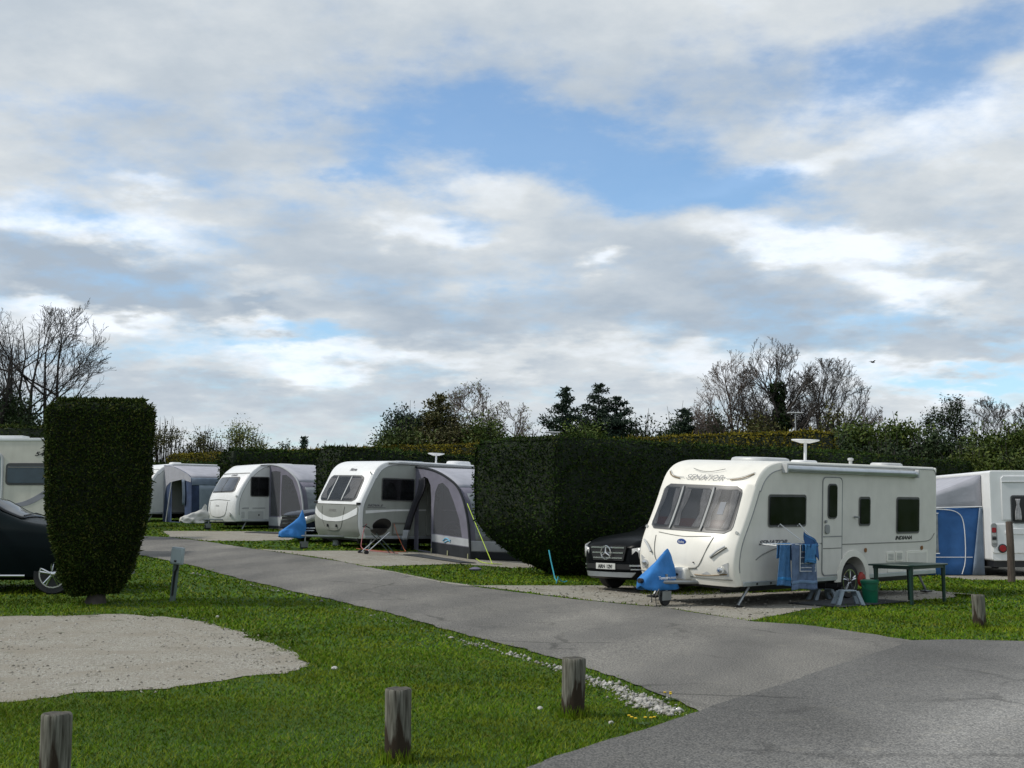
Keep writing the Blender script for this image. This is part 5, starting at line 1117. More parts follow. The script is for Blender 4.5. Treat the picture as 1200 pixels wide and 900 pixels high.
def hedge(label, c0, d, length, thick, ztop0, ztop1, under, lsize, dens, m, seed=0, amp=.05, group='clipped hedges', trunk=False, lowgap=.12, steps=.25, front_only=False, bowl=.55):
    # c0: near right corner on the ground; d: unit direction it runs; thickness grows to the left of d
    d = np.array(d) / np.hypot(*d); nrm = np.array([-d[1], d[0]])
    t = thing('hedge', label, 'hedge', (c0[0], c0[1], T(*c0)), group=group)
    z00 = T(*c0)
    def fmap(a, b, h):                                     # a, b in 0..1 along / across, h in 0..1 up
        base = Tn(c0[0] + d[0] * a * length, c0[1] + d[1] * a * length) + lowgap
        top = ztop0 + (ztop1 - ztop0) * a
        uc = under * (1 - smooth01(h / bowl)) ** 1.3 + .5 * under * np.maximum(0, (.10 - h) / .10) + .10 * np.maximum(0, (h - .95) / .05) ** 2
        ua = uc / length; ub = uc / thick
        aa = ua + a * (1 - 2 * ua); bb = ub + b * (1 - 2 * ub)
        x = d[0] * aa * length + nrm[0] * bb * thick; y = d[1] * aa * length + nrm[1] * bb * thick
        # round off the vertical corners
        z = base + (top - base) * h - z00
        return x, y, z
    def disp(x, y, z, nx, ny, nz, k=1.0):
        q = fbm(x * 1.3 + seed, y * 1.3, z * 1.6) * amp * k; q2 = fbm(x * .35 + seed, y * .35, z * .3 + 5) * amp * 1.2 * k
        return x + nx * (q + q2), y + ny * (q + q2), z + nz * (q + q2)
    H_ = (ztop0 + ztop1) / 2 - z00
    # core
    na, nb, nh = max(3, int(length / steps)), max(3, int(thick / steps)), max(6, int(H_ / steps))
    faces = []; VV = []; off = 0
    def add(fn, nu, nv, nvec):
        nonlocal off
        u, v = np.meshgrid(np.linspace(0, 1, nu + 1), np.linspace(0, 1, nv + 1)); x, y, z = fn(u.ravel(), v.ravel()); x, y, z = disp(x, y, z, *nvec, k=1.0)
        x -= nvec[0] * .05; y -= nvec[1] * .05; z -= nvec[2] * .05
        VV.append(np.stack([x, y, z], 1)); j, i = np.meshgrid(np.arange(nv), np.arange(nu), indexing='ij'); a = (j * (nu + 1) + i).ravel() + off
        faces.append(np.stack([a, a + 1, a + nu + 2, a + nu + 1], 1)); off += (nu + 1) * (nv + 1)
    sides = [(lambda u, v: fmap(u, 0 * u, v), na, nh, (-nrm[0], -nrm[1], 0), length * H_), (lambda u, v: fmap(0 * u, u, v), nb, nh, (-d[0], -d[1], 0), thick * H_), (lambda u, v: fmap(u, v, 1 + 0 * u), na, nb, (0, 0, 1), length * thick),
             (lambda u, v: fmap(u, 1 + 0 * u, v), na, nh, (nrm[0], nrm[1], 0), length * H_), (lambda u, v: fmap(1 + 0 * u, u, v), nb, nh, (d[0], d[1], 0), thick * H_), (lambda u, v: fmap(u, v, 0 * u), na, nb, (0, 0, -1), length * thick)]
    for s_ in sides: add(s_[0], s_[1], s_[2], s_[3])
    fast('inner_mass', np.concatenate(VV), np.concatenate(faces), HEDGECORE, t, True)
    PP, NN = [], []
    for k, s_ in enumerate(sides):
        w = [1, 1, 1, .35, .35, .3][k]; 
        n = int(s_[4] * dens * w); u, v = RNG.random(n), RNG.random(n)
        x, y, z = s_[0](u, v); nv = s_[3]; dep = -RNG.exponential(.035, n) + .02
        x, y, z = disp(x, y, z, *nv); PP.append(np.stack([x + nv[0] * dep, y + nv[1] * dep, z + nv[2] * dep], 1)); NN.append(np.tile(nv, (n, 1)).astype(float))
    # stray shoots standing proud of the clipped faces
    Pn, Nn = np.concatenate(PP), np.concatenate(NN)
    V, Fc = leaf_quads(Pn, Nn, lsize)
    k = RNG.random(len(Pn)) < .012; V2, F2 = leaf_quads(Pn[k], Nn[k] + np.array([0, 0, .5]), lsize * 2.4, flat=.9, asp=.18)
    fast('foliage', np.concatenate([V, V2]), np.concatenate([Fc, F2 + len(V)]), m, t)
    if trunk:
        mb = MB(); c = (d[0] * length / 2 + nrm[0] * thick / 2, d[1] * length / 2 + nrm[1] * thick / 2)
        mb.tube([(c[0], c[1], -.05), (c[0] + .02, c[1], .15), (c[0], c[1], .6)], [.20, .14, .11], 10)
        for a in range(5): q = a * 1.26; mb.tube([(c[0], c[1], .15), (c[0] + .28 * math.cos(q), c[1] + .28 * math.sin(q), .55)], .04, 6, r2=.02)
        mb.build('trunk', BARK, t)
    elif lowgap > .08:
        mb = MB(); k = int(length / .9)
        for i in range(1 if length > 15 else 0, k + 1):
            a = (i + .5) / (k + 1) * length; b = thick / 2 + random.uniform(-.15, .15); q = (d[0] * a + nrm[0] * b, d[1] * a + nrm[1] * b); g = T(c0[0] + q[0], c0[1] + q[1]) - z00
            mb = MB().tube([(q[0], q[1], g - .05), (q[0] + random.uniform(-.05, .05), q[1], g + .25), (q[0], q[1], g + .8)], [.09, .07, .05], 7); mb.build('trunk', BARK, t)
    return t
YEW = leafmat('dark_yew_leaves', [(.012, .024, .004), (.018, .034, .006), (.028, .050, .008), (.045, .065, .012), (.075, .075, .018)], .7, .06, .9)
LEYL = leafmat('dark_conifer_hedge_leaves', [(.011, .025, .005), (.016, .036, .006), (.024, .050, .009), (.038, .064, .013), (.055, .065, .015)], .7, .05, .5)
GOLD = leafmat('golden_conifer_leaves', [(.075, .080, .010), (.12, .115, .012), (.18, .15, .018), (.24, .18, .024), (.13, .13, .018)], .7, .06, .35)
DIR = (math.cos(.73), math.sin(.73))
# free standing clipped block on the left: axis-aligned, its broad face towards the camera
hedge('free-standing clipped yew block on a short trunk, in front of the dark green car', (-7.33, 19.45), (.945, .327), 1.56, 1.20, 1.6 + 134.5 / F * 19.5, 1.6 + 133 / F * 20.0, .27, .05, 3600, YEW, seed=3, amp=.045, trunk=True, lowgap=.20, group='clipped hedges', steps=.12, bowl=.60)
hedge('largest dark dividing hedge, between the silver caravan and the cream caravan', (1.0, 28.35), DIR, 19.5, 2.95, 3.45, 3.45, .85, .075, 700, LEYL, seed=11, amp=.05, lowgap=.10, bowl=.48)
def left_corner(px, Y, th_): X = (px - 600) / F * Y; return (X + DIR[1] * th_, Y - DIR[0] * th_)
hedge('dark dividing hedge directly left of the silver caravan', left_corner(370, 43.4, 1.6), DIR, 11, 1.6, 1.6 + 78 / F * 43.4, 1.6 + 70 / F * 43.4, .3, .12, 260, LEYL, seed=21, amp=.05, lowgap=.10, steps=.35)
hedge('dark dividing hedge between the two farthest caravans', left_corner(258, 51.9, 1.1), DIR, 9, 1.1, 1.6 + 75 / F * 51.9, 1.6 + 78 / F * 51.9, .2, .14, 230, LEYL, seed=31, amp=.05, lowgap=.10, steps=.35)
gx0, gy0, gx1, gy1 = -19.5, 69.5, 11.2, 45.4; gl = math.hypot(gx1 - gx0, gy1 - gy0)
hedge('long golden-topped boundary hedge running behind all the caravans', (gx0, gy0), (gx1 - gx0, gy1 - gy0), gl, 2.0, 1.6 + 71 / F * gy0, 1.6 + 99 / F * gy1, .1, .11, 460, GOLD, seed=41, amp=.06, lowgap=.05, steps=.5)
hedge('dark hedge behind the navy awning, lower than the golden boundary hedge', (-27, 67), (.80, -.6), 20.5, 1.6, 1.6 + 62 / F * 64, 1.6 + 60 / F * 56, .1, .17, 170, LEYL, seed=51, amp=.07, lowgap=.05, steps=.5)
hedge('dark hedge behind the cream motorhome at far left', (-30, 39.5), (1, .0), 16.5, 1.8, 1.6 + 101 / F * 39.5, 1.6 + 103 / F * 39.5, .2, .12, 220, YEW, seed=61, amp=.07, lowgap=.05, steps=.4)

# ------------------------------------------------------------------ trees
class Wood:
    def __init__(s): s.V = []; s.F = []; s.n = 0; s.tips = []
    def seg(s, pts, rad, k):
        pts = np.array(pts); m = len(pts); tang = np.gradient(pts, axis=0); tang /= np.linalg.norm(tang, axis=1)[:, None] + 1e-9
        ref = np.array([.3, .5, .8]); a = np.cross(tang, ref); a /= np.linalg.norm(a, axis=1)[:, None] + 1e-9; b = np.cross(tang, a)
        th = 2 * np.pi * np.arange(k) / k; ring = pts[:, None] + (a[:, None] * np.cos(th)[None, :, None] + b[:, None] * np.sin(th)[None, :, None]) * np.array(rad)[:, None, None]
        s.V.append(ring.reshape(-1, 3)); j, i = np.meshgrid(np.arange(m - 1), np.arange(k), indexing='ij'); j, i = j.ravel(), i.ravel()
        s.F.append(np.stack([j * k + i, j * k + (i + 1) % k, (j + 1) * k + (i + 1) % k, (j + 1) * k + i], 1) + s.n); s.n += m * k
    def grow(s, p, d, L_, r, lvl, cfg):
        n = 7 if lvl < 2 else 5; pts = [p]; rad = [r]; q = np.array(p, float); dd = np.array(d, float)
        for i in range(n):
            dd = dd + RNG.normal(0, cfg['wig'], 3) * (1 if lvl else .35) + np.array([0, 0, cfg['up'] * (1 if lvl else .3)]); dd /= np.linalg.norm(dd); q = q + dd * L_ / n; pts.append(q); rad.append(max(cfg['rmin'], r * (1 - (i + 1) / n * (cfg['taper'] if lvl else .45))))
        s.seg(pts, rad, 7 if lvl == 0 else (5 if lvl == 1 else 3))
        if lvl >= cfg['lv']: s.tips.append(pts[-1]); s.tips.append(pts[-2]); return
        kids = cfg['kids'][lvl]
        for k in range(kids):
            f = cfg['start'][min(lvl, len(cfg['start']) - 1)]; f = f + (1 - f) * (k + RNG.random() * .9) / kids; f = min(f, 1); i = min(n - 1, int(f * n)); w = f * n - i
            b = pts[i] * (1 - w) + pts[i + 1] * w if isinstance(pts[i], np.ndarray) else np.array(pts[i]) * (1 - w) + pts[i + 1] * w
            ax = np.array(pts[min(i + 1, n)]) - np.array(pts[i]); ax /= np.linalg.norm(ax); o = np.cross(ax, RNG.normal(0, 1, 3)); o /= np.linalg.norm(o)
            an = R(cfg['ang'][min(lvl, len(cfg['ang']) - 1)] * RNG.uniform(.7, 1.25)); nd = ax * math.cos(an) + o * math.sin(an); nd[1] *= cfg.get('flat', 1)
            s.grow(b, nd / np.linalg.norm(nd), L_ * cfg['len'][min(lvl, len(cfg['len']) - 1)] * RNG.uniform(.65, 1.15) * (1.1 - .35 * f), rad[i] * .62, lvl + 1, cfg)
    def build(s, name, m, parent): return fast(name, np.concatenate(s.V), np.concatenate(s.F), m, parent)
def place(px, Y): X = (px - 600) / F * Y; return X, Y, T(X, Y)
def ztop(py, Y, X): return 1.6 + (605 - py) / F * Y - T(X, Y)
def bare_tree(label, px, Y, top, xl, xr, fork=.3, limbs=9, m=BARK, r=.22, trunks=1, tw=1.0, ivy=0, buds=0, budm=None, rmin=.009, lean=0, group='bare trees beyond the hedges', up=.35):
    # crown fills an egg between photo columns xl and xr; limbs fan out from the fork and branch four times
    x, y, z = place(px, Y); H_ = ztop(top, Y, x); sc_ = Y / F
    t = thing('bare_tree', label, 'tree', (x, y, z), group=group); wd = Wood()
    cx = ((xl + xr) / 2 - px) * sc_; rx = (xr - xl) / 2 * sc_; zb = H_ * fork * .75; cz = (H_ + zb) / 2; rz = (H_ - zb) / 2; ry = min(rx, 3.6); tips = []
    def inside_env(q, k=1.0): return ((q[0] - cx) / rx) ** 2 + (q[1] / ry) ** 2 + ((q[2] - cz) / rz) ** 2 < k * (1 + .12 * math.sin(q[0] * 2.3 + q[2]) + .1 * math.sin(q[2] * 3.1 + 1))
    def branch(p, d, L_, r0, lvl):
        n = max(3, int(L_ / .38)) if lvl < 3 else 3; pts = [np.array(p)]; rad = [r0]; q = np.array(p, float); dd = np.array(d, float); up_ = .045 if lvl < 3 else .03
        for i in range(n):
            dd = dd + RNG.normal(0, .13, 3) + np.array([0, 0, up_]); dd /= np.linalg.norm(dd); q = q + dd * L_ / n
            if not inside_env(q, 1.06) and q[2] > zb and i > 0: break
            pts.append(q); rad.append(max(rmin * .75, r0 * (1 - .82 * (i + 1) / n)))
        if len(pts) < 2: return
        wd.seg(pts, rad, 6 if lvl == 1 else (4 if lvl == 2 else 3))
        if lvl >= 5: tips.append(pts[-1]); return
        kids = [0, int(4 + L_ * 1.9), int(3 + L_ * 2.4), int((2 + L_ * 2.8) * tw), int((2 + L_ * 2.6) * tw)][lvl]
        for k in range(kids):
            f = .18 + .82 * (k + RNG.random()) / kids; i = min(len(pts) - 2, int(f * (len(pts) - 1))); w = min(1, f * (len(pts) - 1) - i); b_ = pts[i] * (1 - w) + pts[i + 1] * w
            ax = pts[i + 1] - pts[i]; ax = ax / np.linalg.norm(ax); o = np.cross(ax, RNG.normal(0, 1, 3)); o /= np.linalg.norm(o); an = R(RNG.uniform(26, 52)); nd = ax * math.cos(an) + o * math.sin(an)
            out = b_ - np.array([cx, 0, cz * .6]); out /= np.linalg.norm(out) + 1e-6; nd = nd + .25 * out; nd /= np.linalg.norm(nd)
            branch(b_, nd, L_ * RNG.uniform(.32, .55) * (1.15 - .35 * f), max(rmin * .75, rad[i] * .5), lvl + 1)
    for k in range(trunks):
        ox = (k - (trunks - 1) / 2) * .35; ln = lean + (k - (trunks - 1) / 2) * .55 * rx / trunks * 2 / max(1, trunks - 1 if trunks > 1 else 1) * (1 if trunks > 1 else 0)
        zf = H_ * fork; tp = [np.array([ox, 0, -.1]), np.array([ox + ln * .15, 0, zf * .4]), np.array([ox + ln * .5, RNG.normal(0, .2), zf])]; rt = r / math.sqrt(trunks) * 1.2
        top_ = np.array([ox + ln * 1.6 + (cx - ox) * .15, 0, H_ * .9]); full = tp + [tp[-1] * (1 - u) + top_ * u + np.array([RNG.normal(0, .12), RNG.normal(0, .12), 0]) for u in (.25, .5, .75, 1)]
        rr = [rt * 1.3, rt * .9, rt * .72, rt * .48, rt * .3, rt * .16, rmin]
        MB().tube(full, rr, 9).build('trunk', m, t)
        nl = max(3, limbs // trunks)
        for j in range(nl):
            u = (j + .3) / nl; f0 = 2 + u * 3.2; i = min(5, int(f0)); b_ = full[i] * (1 - (f0 - i)) + full[i + 1] * (f0 - i)
            sd_ = 1 if j % 2 else -1; tx = cx + sd_ * rx * RNG.uniform(.65, 1.02) * (1 - .62 * u * u); ty = ry * RNG.uniform(-.8, .8) * (1 - .5 * u); tz = cz + rz * (-.25 + 1.15 * u) 
            d = np.array([tx, ty, tz]) - b_; D = np.linalg.norm(d); d = d / D + np.array([0, 0, .12]); d /= np.linalg.norm(d); branch(b_, d, D * 1.12, rr[i] * .5, 1)
    wd.build('crown', m, t)
    if buds:
        tp = np.array(tips); tp = tp[RNG.integers(0, len(tp), buds)] + RNG.normal(0, .12, (buds, 3)); V, Fc = leaf_quads(tp, RNG.normal(0, 1, (buds, 3)), .11); fast('young_leaves', V, Fc, budm or SPRING, t)
    if ivy:
        n = ivy; h = RNG.random(n) ** .8 * H_ * (.80 if ivy > 2000 else .6); a = RNG.uniform(0, 6.28, n); rr = (.30 + .45 * np.sin(h * 2.1 + 1) ** 2 * (h > 1)) * (1.2 - h / H_) * RNG.uniform(.5, 1.25, n)
        Pn = np.stack([np.cos(a) * rr + .12 * np.sin(h * 1.3), np.sin(a) * rr, h], 1); Nn = np.stack([np.cos(a), np.sin(a), 0 * a], 1); V, Fc = leaf_quads(Pn, Nn, .16, asp=.8); fast('ivy', V, Fc, IVY, t)
    return t
SPRING = leafmat('young_spring_leaves', [(.08, .11, .02), (.12, .14, .03), (.16, .16, .05)], .6, .2, .4)
IVY = leafmat('ivy_leaves', [(.010, .024, .007), (.02, .042, .010), (.035, .06, .014)], .5, .3, .7)
BUSHG = leafmat('mid_green_leaves', [(.025, .050, .008), (.045, .078, .012), (.070, .105, .016), (.105, .13, .024)], .6, .2, .35)
BUSHY = leafmat('yellow_green_leaves', [(.045, .075, .010), (.075, .105, .014), (.11, .135, .02)], .6, .2, .35)
BUSHD = leafmat('dark_green_leaves', [(.012, .025, .008), (.022, .042, .012), (.040, .062, .018)], .6, .2, .4)
BUSHO = leafmat('olive_brown_leaves', [(.05, .055, .018), (.075, .075, .022), (.10, .085, .03), (.05, .07, .015)], .6, .2, .35)
BLUEG = leafmat('blue_green_needles', [(.013, .028, .018), (.024, .045, .028), (.042, .068, .040)], .6, .2, .4)
def bush(label, px, Y, top, wpx, m, dens=1.0, lsize=.16, name='bush', cat='bush', group='bushes beyond the hedges', rag=.35, twigs=14, base=0, nb=None, deep=1.6):
    x, y, z = place(px, Y); H_ = ztop(top, Y, x); Wm = wpx / F * Y / 2
    t = thing(name, label, cat, (x, y, z), group=group); PP = []; NN = []; wd = Wood()
    nb = nb or int(16 + Wm * 9)
    for k in range(nb):
        cx = RNG.uniform(-.85, .85) * Wm; cy = RNG.uniform(-.8, .8) * min(Wm, deep); hh = H_ * (1 - .40 * (abs(cx) / Wm) ** 2.2) * (RNG.uniform(.9, 1.06) if k % 3 else RNG.uniform(.65, .95)); rr = RNG.uniform(.35, .7) * min(1.3, H_ * .35)
        cz = max(rr * .8, hh - rr * 1.0) if k % 3 else RNG.uniform(.25, .7) * hh
        n = int(230 * rr * rr * dens / (lsize / .16) ** 2 * 3.2); u = RNG.normal(0, 1, (n, 3)); u /= np.linalg.norm(u, axis=1)[:, None]
        lump = 1 + rag * np.sin(u[:, 0] * 5 + k) * np.sin(u[:, 1] * 4 + 2 * k) + rag * .6 * np.sin(u[:, 2] * 7 + k)
        q = u * (rr * lump * RNG.uniform(.55, 1.12, n))[:, None]; q[:, 2] *= .85; PP.append(q + np.array([cx, cy, cz])); NN.append(u)
        if cz > .8:
            b0 = np.array([cx * .3, cy * .3, 0]); mid = np.array([cx * .6, cy * .6, cz * .5]); wd.seg([b0, mid, np.array([cx, cy, cz]), np.array([cx + RNG.normal(0, .2), cy, cz + rr * RNG.uniform(.7, 1.25)])], [.07, .05, .03, .008], 4)
    Pn = np.concatenate(PP); Nn = np.concatenate(NN); k = Pn[:, 2] > .02; V, Fc = leaf_quads(Pn[k], Nn[k], lsize); fast('foliage', V, Fc, m, t)
    for _ in range(twigs):
        a = RNG.uniform(-.8, .8) * Wm; h = H_ * (1 - .4 * (abs(a) / Wm) ** 2); wd.seg([np.array([a, RNG.uniform(-.5, .5), h * .5]), np.array([a * 1.05, 0, h * .85]), np.array([a * 1.1 + RNG.normal(0, .2), 0, h * RNG.uniform(.95, 1.12)])], [.03, .02, .008], 3)
    wd.build('stems', BARKD, t); return t
def conifer(label, px, Y, top, wpx, m=BLUEG, dens=1.0, loose=.34, group='conifers beyond the hedges'):
    x, y, z = place(px, Y); H_ = ztop(top, Y, x); Wm = wpx / F * Y / 2; t = thing('conifer', label, 'tree', (x, y, z), group=group)
    MB().tube([(0, 0, -.1), (.03, 0, H_ * .5), (0, 0, H_ * .98)], [.16, .10, .015], 7).build('trunk', BARKD, t); wd = Wood(); PP = []; NN = []
    h = .10 * H_
    while h < H_ * .98:
        f = h / H_; rad = 2.3 * Wm * (1 - f) ** .85 * (1.15 if f > .25 else .8 + f)
        for k in range(6 if f < .8 else 4):
            a = RNG.uniform(0, 6.28); L_ = rad * RNG.uniform(.5, 1.15) + .06; tip = np.array([math.cos(a) * L_, math.sin(a) * L_, h + L_ * RNG.uniform(.02, .45)])
            b = np.array([0, 0, h]); wd.seg([b, (b + tip) / 2 - np.array([0, 0, .04]), tip], [.03, .02, .006], 3)
            n = int((26 + 110 * L_) * dens); s_ = RNG.random(n) ** .7; q = b + (tip - b) * s_[:, None] + RNG.normal(0, 1, (n, 3)) * (.05 + loose * .35 * L_ * (1 - s_ * .5))[:, None] * np.array([1, 1, .5]); PP.append(q); NN.append(np.tile((tip - b) / (L_ + .1), (n, 1)))
        h += H_ * .035
    V, Fc = leaf_quads(np.concatenate(PP), np.concatenate(NN), .17, asp=.35); fast('crown', V, Fc, m, t); wd.build('limbs', BARKD, t); return t

# left: wide multi-stemmed bare tree and its dark neighbours
bare_tree('wide many-stemmed bare tree at the left edge, standing above the clipped hedge block', 36, 50, 351, -40, 131, fork=.30, limbs=20, trunks=5, r=.34, m=BARKD, rmin=.008, tw=.62)
bare_tree('bare tree partly cut off by the left edge of the photo', -20, 47, 366, -110, 30, fork=.35, limbs=10, trunks=2, r=.28, m=BARKD, rmin=.009, tw=.5)
bush('dark evergreen scrub under the left bare tree', 5, 48, 468, 110, BUSHD, lsize=.14, rag=.6); bush('dark evergreen scrub just left of the clipped hedge block', 66, 49, 486, 80, BUSHD, lsize=.14, rag=.5)
for px, top, wd_, lb in ((196, 497, 50, 'sparse budding bush right of the clipped hedge block'), (240, 507, 46, 'low olive bush left of the pale budding bush, above the golden hedge'), (285, 500, 62, 'pale budding bush above the small white caravan')):
    bush(lb, px, 82, top, wd_, BUSHO if px != 285 else SPRING, dens=.38, lsize=.15, rag=.7, twigs=40)
bush('tiny dark shrub left of the thin conifer seedling', 335, 85, 521, 26, BUSHD, dens=.5, twigs=8); conifer('tiny conifer tip showing above the golden hedge left of centre', 356, 80, 512, 10)
bare_tree('small bare sapling beside the tiny conifer tip', 378, 80, 512, 368, 390, fork=.5, limbs=6, r=.05, rmin=.012)
# centre group
bush('rounded dark evergreen at the left of the central clump', 474, 62, 479, 48, BLUEG, lsize=.16, rag=.5); bush('spreading green bush at the left foot of the central clump', 478, 60, 497, 66, BUSHG, rag=.4, dens=.8)
conifer('loose brownish conifer in the middle of the central clump', 515, 61, 462, 74, m=BUSHO, dens=1.0, loose=.5); bush('dense brown-green bush under the central bare tree', 540, 60, 494, 90, BUSHO, rag=.4, dens=.9)
bush('green bush right of the central bare tree', 572, 59, 492, 50, BUSHG, rag=.4, dens=.9)
bare_tree('pale fan-shaped bare tree in the centre behind the silver caravan', 549, 63, 446, 512, 584, fork=.42, limbs=16, trunks=2, r=.16, m=BARKL, rmin=.011, buds=900)
bare_tree('pale bare tree leaning right beside the big dividing hedge', 590, 62, 468, 560, 630, fork=.40, limbs=13, r=.13, m=BARKL, rmin=.011, buds=500, lean=.5)
conifer('narrow blue-green conifer above the big dividing hedge', 663, 60, 453, 62); conifer('tallest blue-green conifer of three above the big hedge', 702, 61, 448, 72, dens=.9); conifer('right-hand blue-green conifer of three above the big hedge', 727, 61, 464, 60, dens=.9)
bush('green bush at the feet of the three conifers', 682, 59, 492, 60, BUSHG, rag=.5, dens=.8, twigs=4); bush('low ragged bush right of the three conifers', 755, 60, 494, 50, BUSHD, dens=.4, rag=.6, twigs=14)
conifer('small dark conifer left of the big ivy tree', 803, 62, 478, 52, m=BLUEG); bush('dark bush beside the small dark conifer', 795, 63, 488, 50, BUSHD, dens=.7, rag=.5); bush('dark bush at the foot of the left bare tree of three', 843, 62, 487, 60, BUSHD, dens=.8, rag=.5)
# the three bare trees behind the cream caravan
bare_tree('tall round-headed bare tree with an ivy-clad trunk behind the cream caravan', 914, 60, 400, 856, 972, fork=.36, limbs=22, r=.26, rmin=.0085, ivy=5200)
bare_tree('bare tree spreading left of the ivy-clad tree', 880, 61, 411, 812, 905, fork=.30, limbs=18, r=.17, m=BARKL, rmin=.009, lean=-.7)
bare_tree('bare tree spreading right of the ivy-clad tree', 955, 61, 412, 920, 1022, fork=.33, limbs=18, r=.20, rmin=.009, lean=.3, ivy=900)
bare_tree('smaller bare tree right of the three big ones', 1022, 58, 472, 998, 1050, fork=.45, limbs=9, r=.11, m=BARKL, rmin=.011)
bush('low twiggy scrub under the bare trees, left part', 890, 59, 486, 60, BUSHO, dens=.5, twigs=30); bush('low twiggy scrub under the bare trees, right part', 985, 58, 480, 70, BUSHO, dens=.6, twigs=40, rag=.6)
for px, top, wd_, Y, mm, lb in ((1000, 500, 70, 52, BUSHG, 'green bush just right of the golden hedge end'), (1052, 496, 80, 52, BUSHG, 'rounded green bush above the cream caravan rear'), (1040, 515, 80, 48, BUSHD, 'dark bush behind the cream caravan rear'),
                                (1090, 506, 60, 50, BUSHD, 'dark bush left of the slender leafy tree'), (1150, 505, 90, 50, BUSHG, 'mid-green bush above the blue awning'), (1130, 530, 80, 46, BUSHY, 'yellow-green bush over the awning roof'),
                                (1195, 500, 70, 50, BUSHG, 'tall green bush at the right edge'), (1230, 505, 80, 49, BUSHY, 'yellow-green bush beyond the right edge motorhome'), (1185, 530, 60, 45, BUSHG, 'green bush close above the white motorhome'), (975, 520, 60, 50, BUSHD, 'dark bush at the golden hedge end')):
    bush(lb, px, Y, top, wd_, mm, rag=.45, dens=1.1)
bare_tree('slender dark tree with young leaves above the blue awning', 1108, 54, 468, 1080, 1142, fork=.35, limbs=12, trunks=2, r=.14, m=BARKD, rmin=.010, buds=6500, budm=BUSHD)
bare_tree('windswept bare tree leaning right, above the white motorhome', 1150, 58, 465, 1125, 1200, fork=.38, limbs=14, trunks=2, lean=.6, r=.15, rmin=.010)
bare_tree('bare tree at the far right edge', 1212, 58, 462, 1180, 1255, fork=.38, limbs=12, r=.15, rmin=.010)

# ------------------------------------------------------------------ posts
def bollard(px, py, h, r, label, tilt=(0, 0), damp=1, group='round wooden bollards along the verges'):
    x, y = P(px, py); t = thing('wooden_bollard', label, 'bollard', (x, y, T(x, y)), (R(tilt[0]), R(tilt[1]), random.uniform(0, 6)), group)
    n = 28; vs, fs = [], []; hs = [-.12, 0, .03] + [h * k / 12 for k in range(1, 12)] + [h - .012, h - .003]
    for j, z in enumerate(hs):
        for i in range(n):
            a = 2 * math.pi * i / n; rr = r * (1 + .035 * noise.noise(Vector((math.cos(a) * 2, math.sin(a) * 2, z * 2 + px))) + .05 * noise.noise(Vector((math.cos(a) * 5 + px, math.sin(a) * 5, z * .5))))
            if j == len(hs) - 1: rr *= .93
            if j >= len(hs) - 2: zz = z + .008 * noise.noise(Vector((math.cos(a) * 2 + px, math.sin(a) * 2, 0)))
            else: zz = z
            vs.append((rr * math.cos(a), rr * math.sin(a), zz))
    fs = [(j * n + i, j * n + (i + 1) % n, (j + 1) * n + (i + 1) % n, (j + 1) * n + i) for j in range(len(hs) - 1) for i in range(n)]
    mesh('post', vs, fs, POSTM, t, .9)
    k = (len(hs) - 1) * n; vt = [vs[k + i] for i in range(n)] + [(vs[k + i][0] * .5, vs[k + i][1] * .5, vs[k + i][2] + .003) for i in range(n)] + [(0, 0, h + .002)]
    ft = [(i, (i + 1) % n, n + (i + 1) % n, n + i) for i in range(n)] + [(n + i, n + (i + 1) % n, 2 * n) for i in range(n)]
    mesh('end_grain', vt, ft, ENDG, t, .9)
    # tuft of longer grass round the foot
    q = 260; a = RNG.uniform(0, 6.28, q); rr = r + RNG.exponential(.03, q); hh = RNG.uniform(.04, .12, q); X, Y = np.cos(a) * rr, np.sin(a) * rr; w = .006
    b0 = np.stack([X - w * np.sin(a), Y + w * np.cos(a), 0 * X - .005], 1); b1 = np.stack([X + w * np.sin(a), Y - w * np.cos(a), 0 * X - .005], 1); tp = np.stack([X + RNG.normal(0, .03, q), Y + RNG.normal(0, .03, q), hh], 1)
    o = fast('grass_tuft', np.stack([b0, b1, tp], 1).reshape(-1, 3), np.arange(3 * q).reshape(-1, 3), MATS['grass_blades']); o.location = (x, y, T(x, y)); tag(o, label.split(',')[0].replace('bollard', 'grass tuft round the foot of bollard') if False else None)
    tag(o, 'longer grass left unmown round the foot of a bollard', 'grass', kind='stuff')
    return t
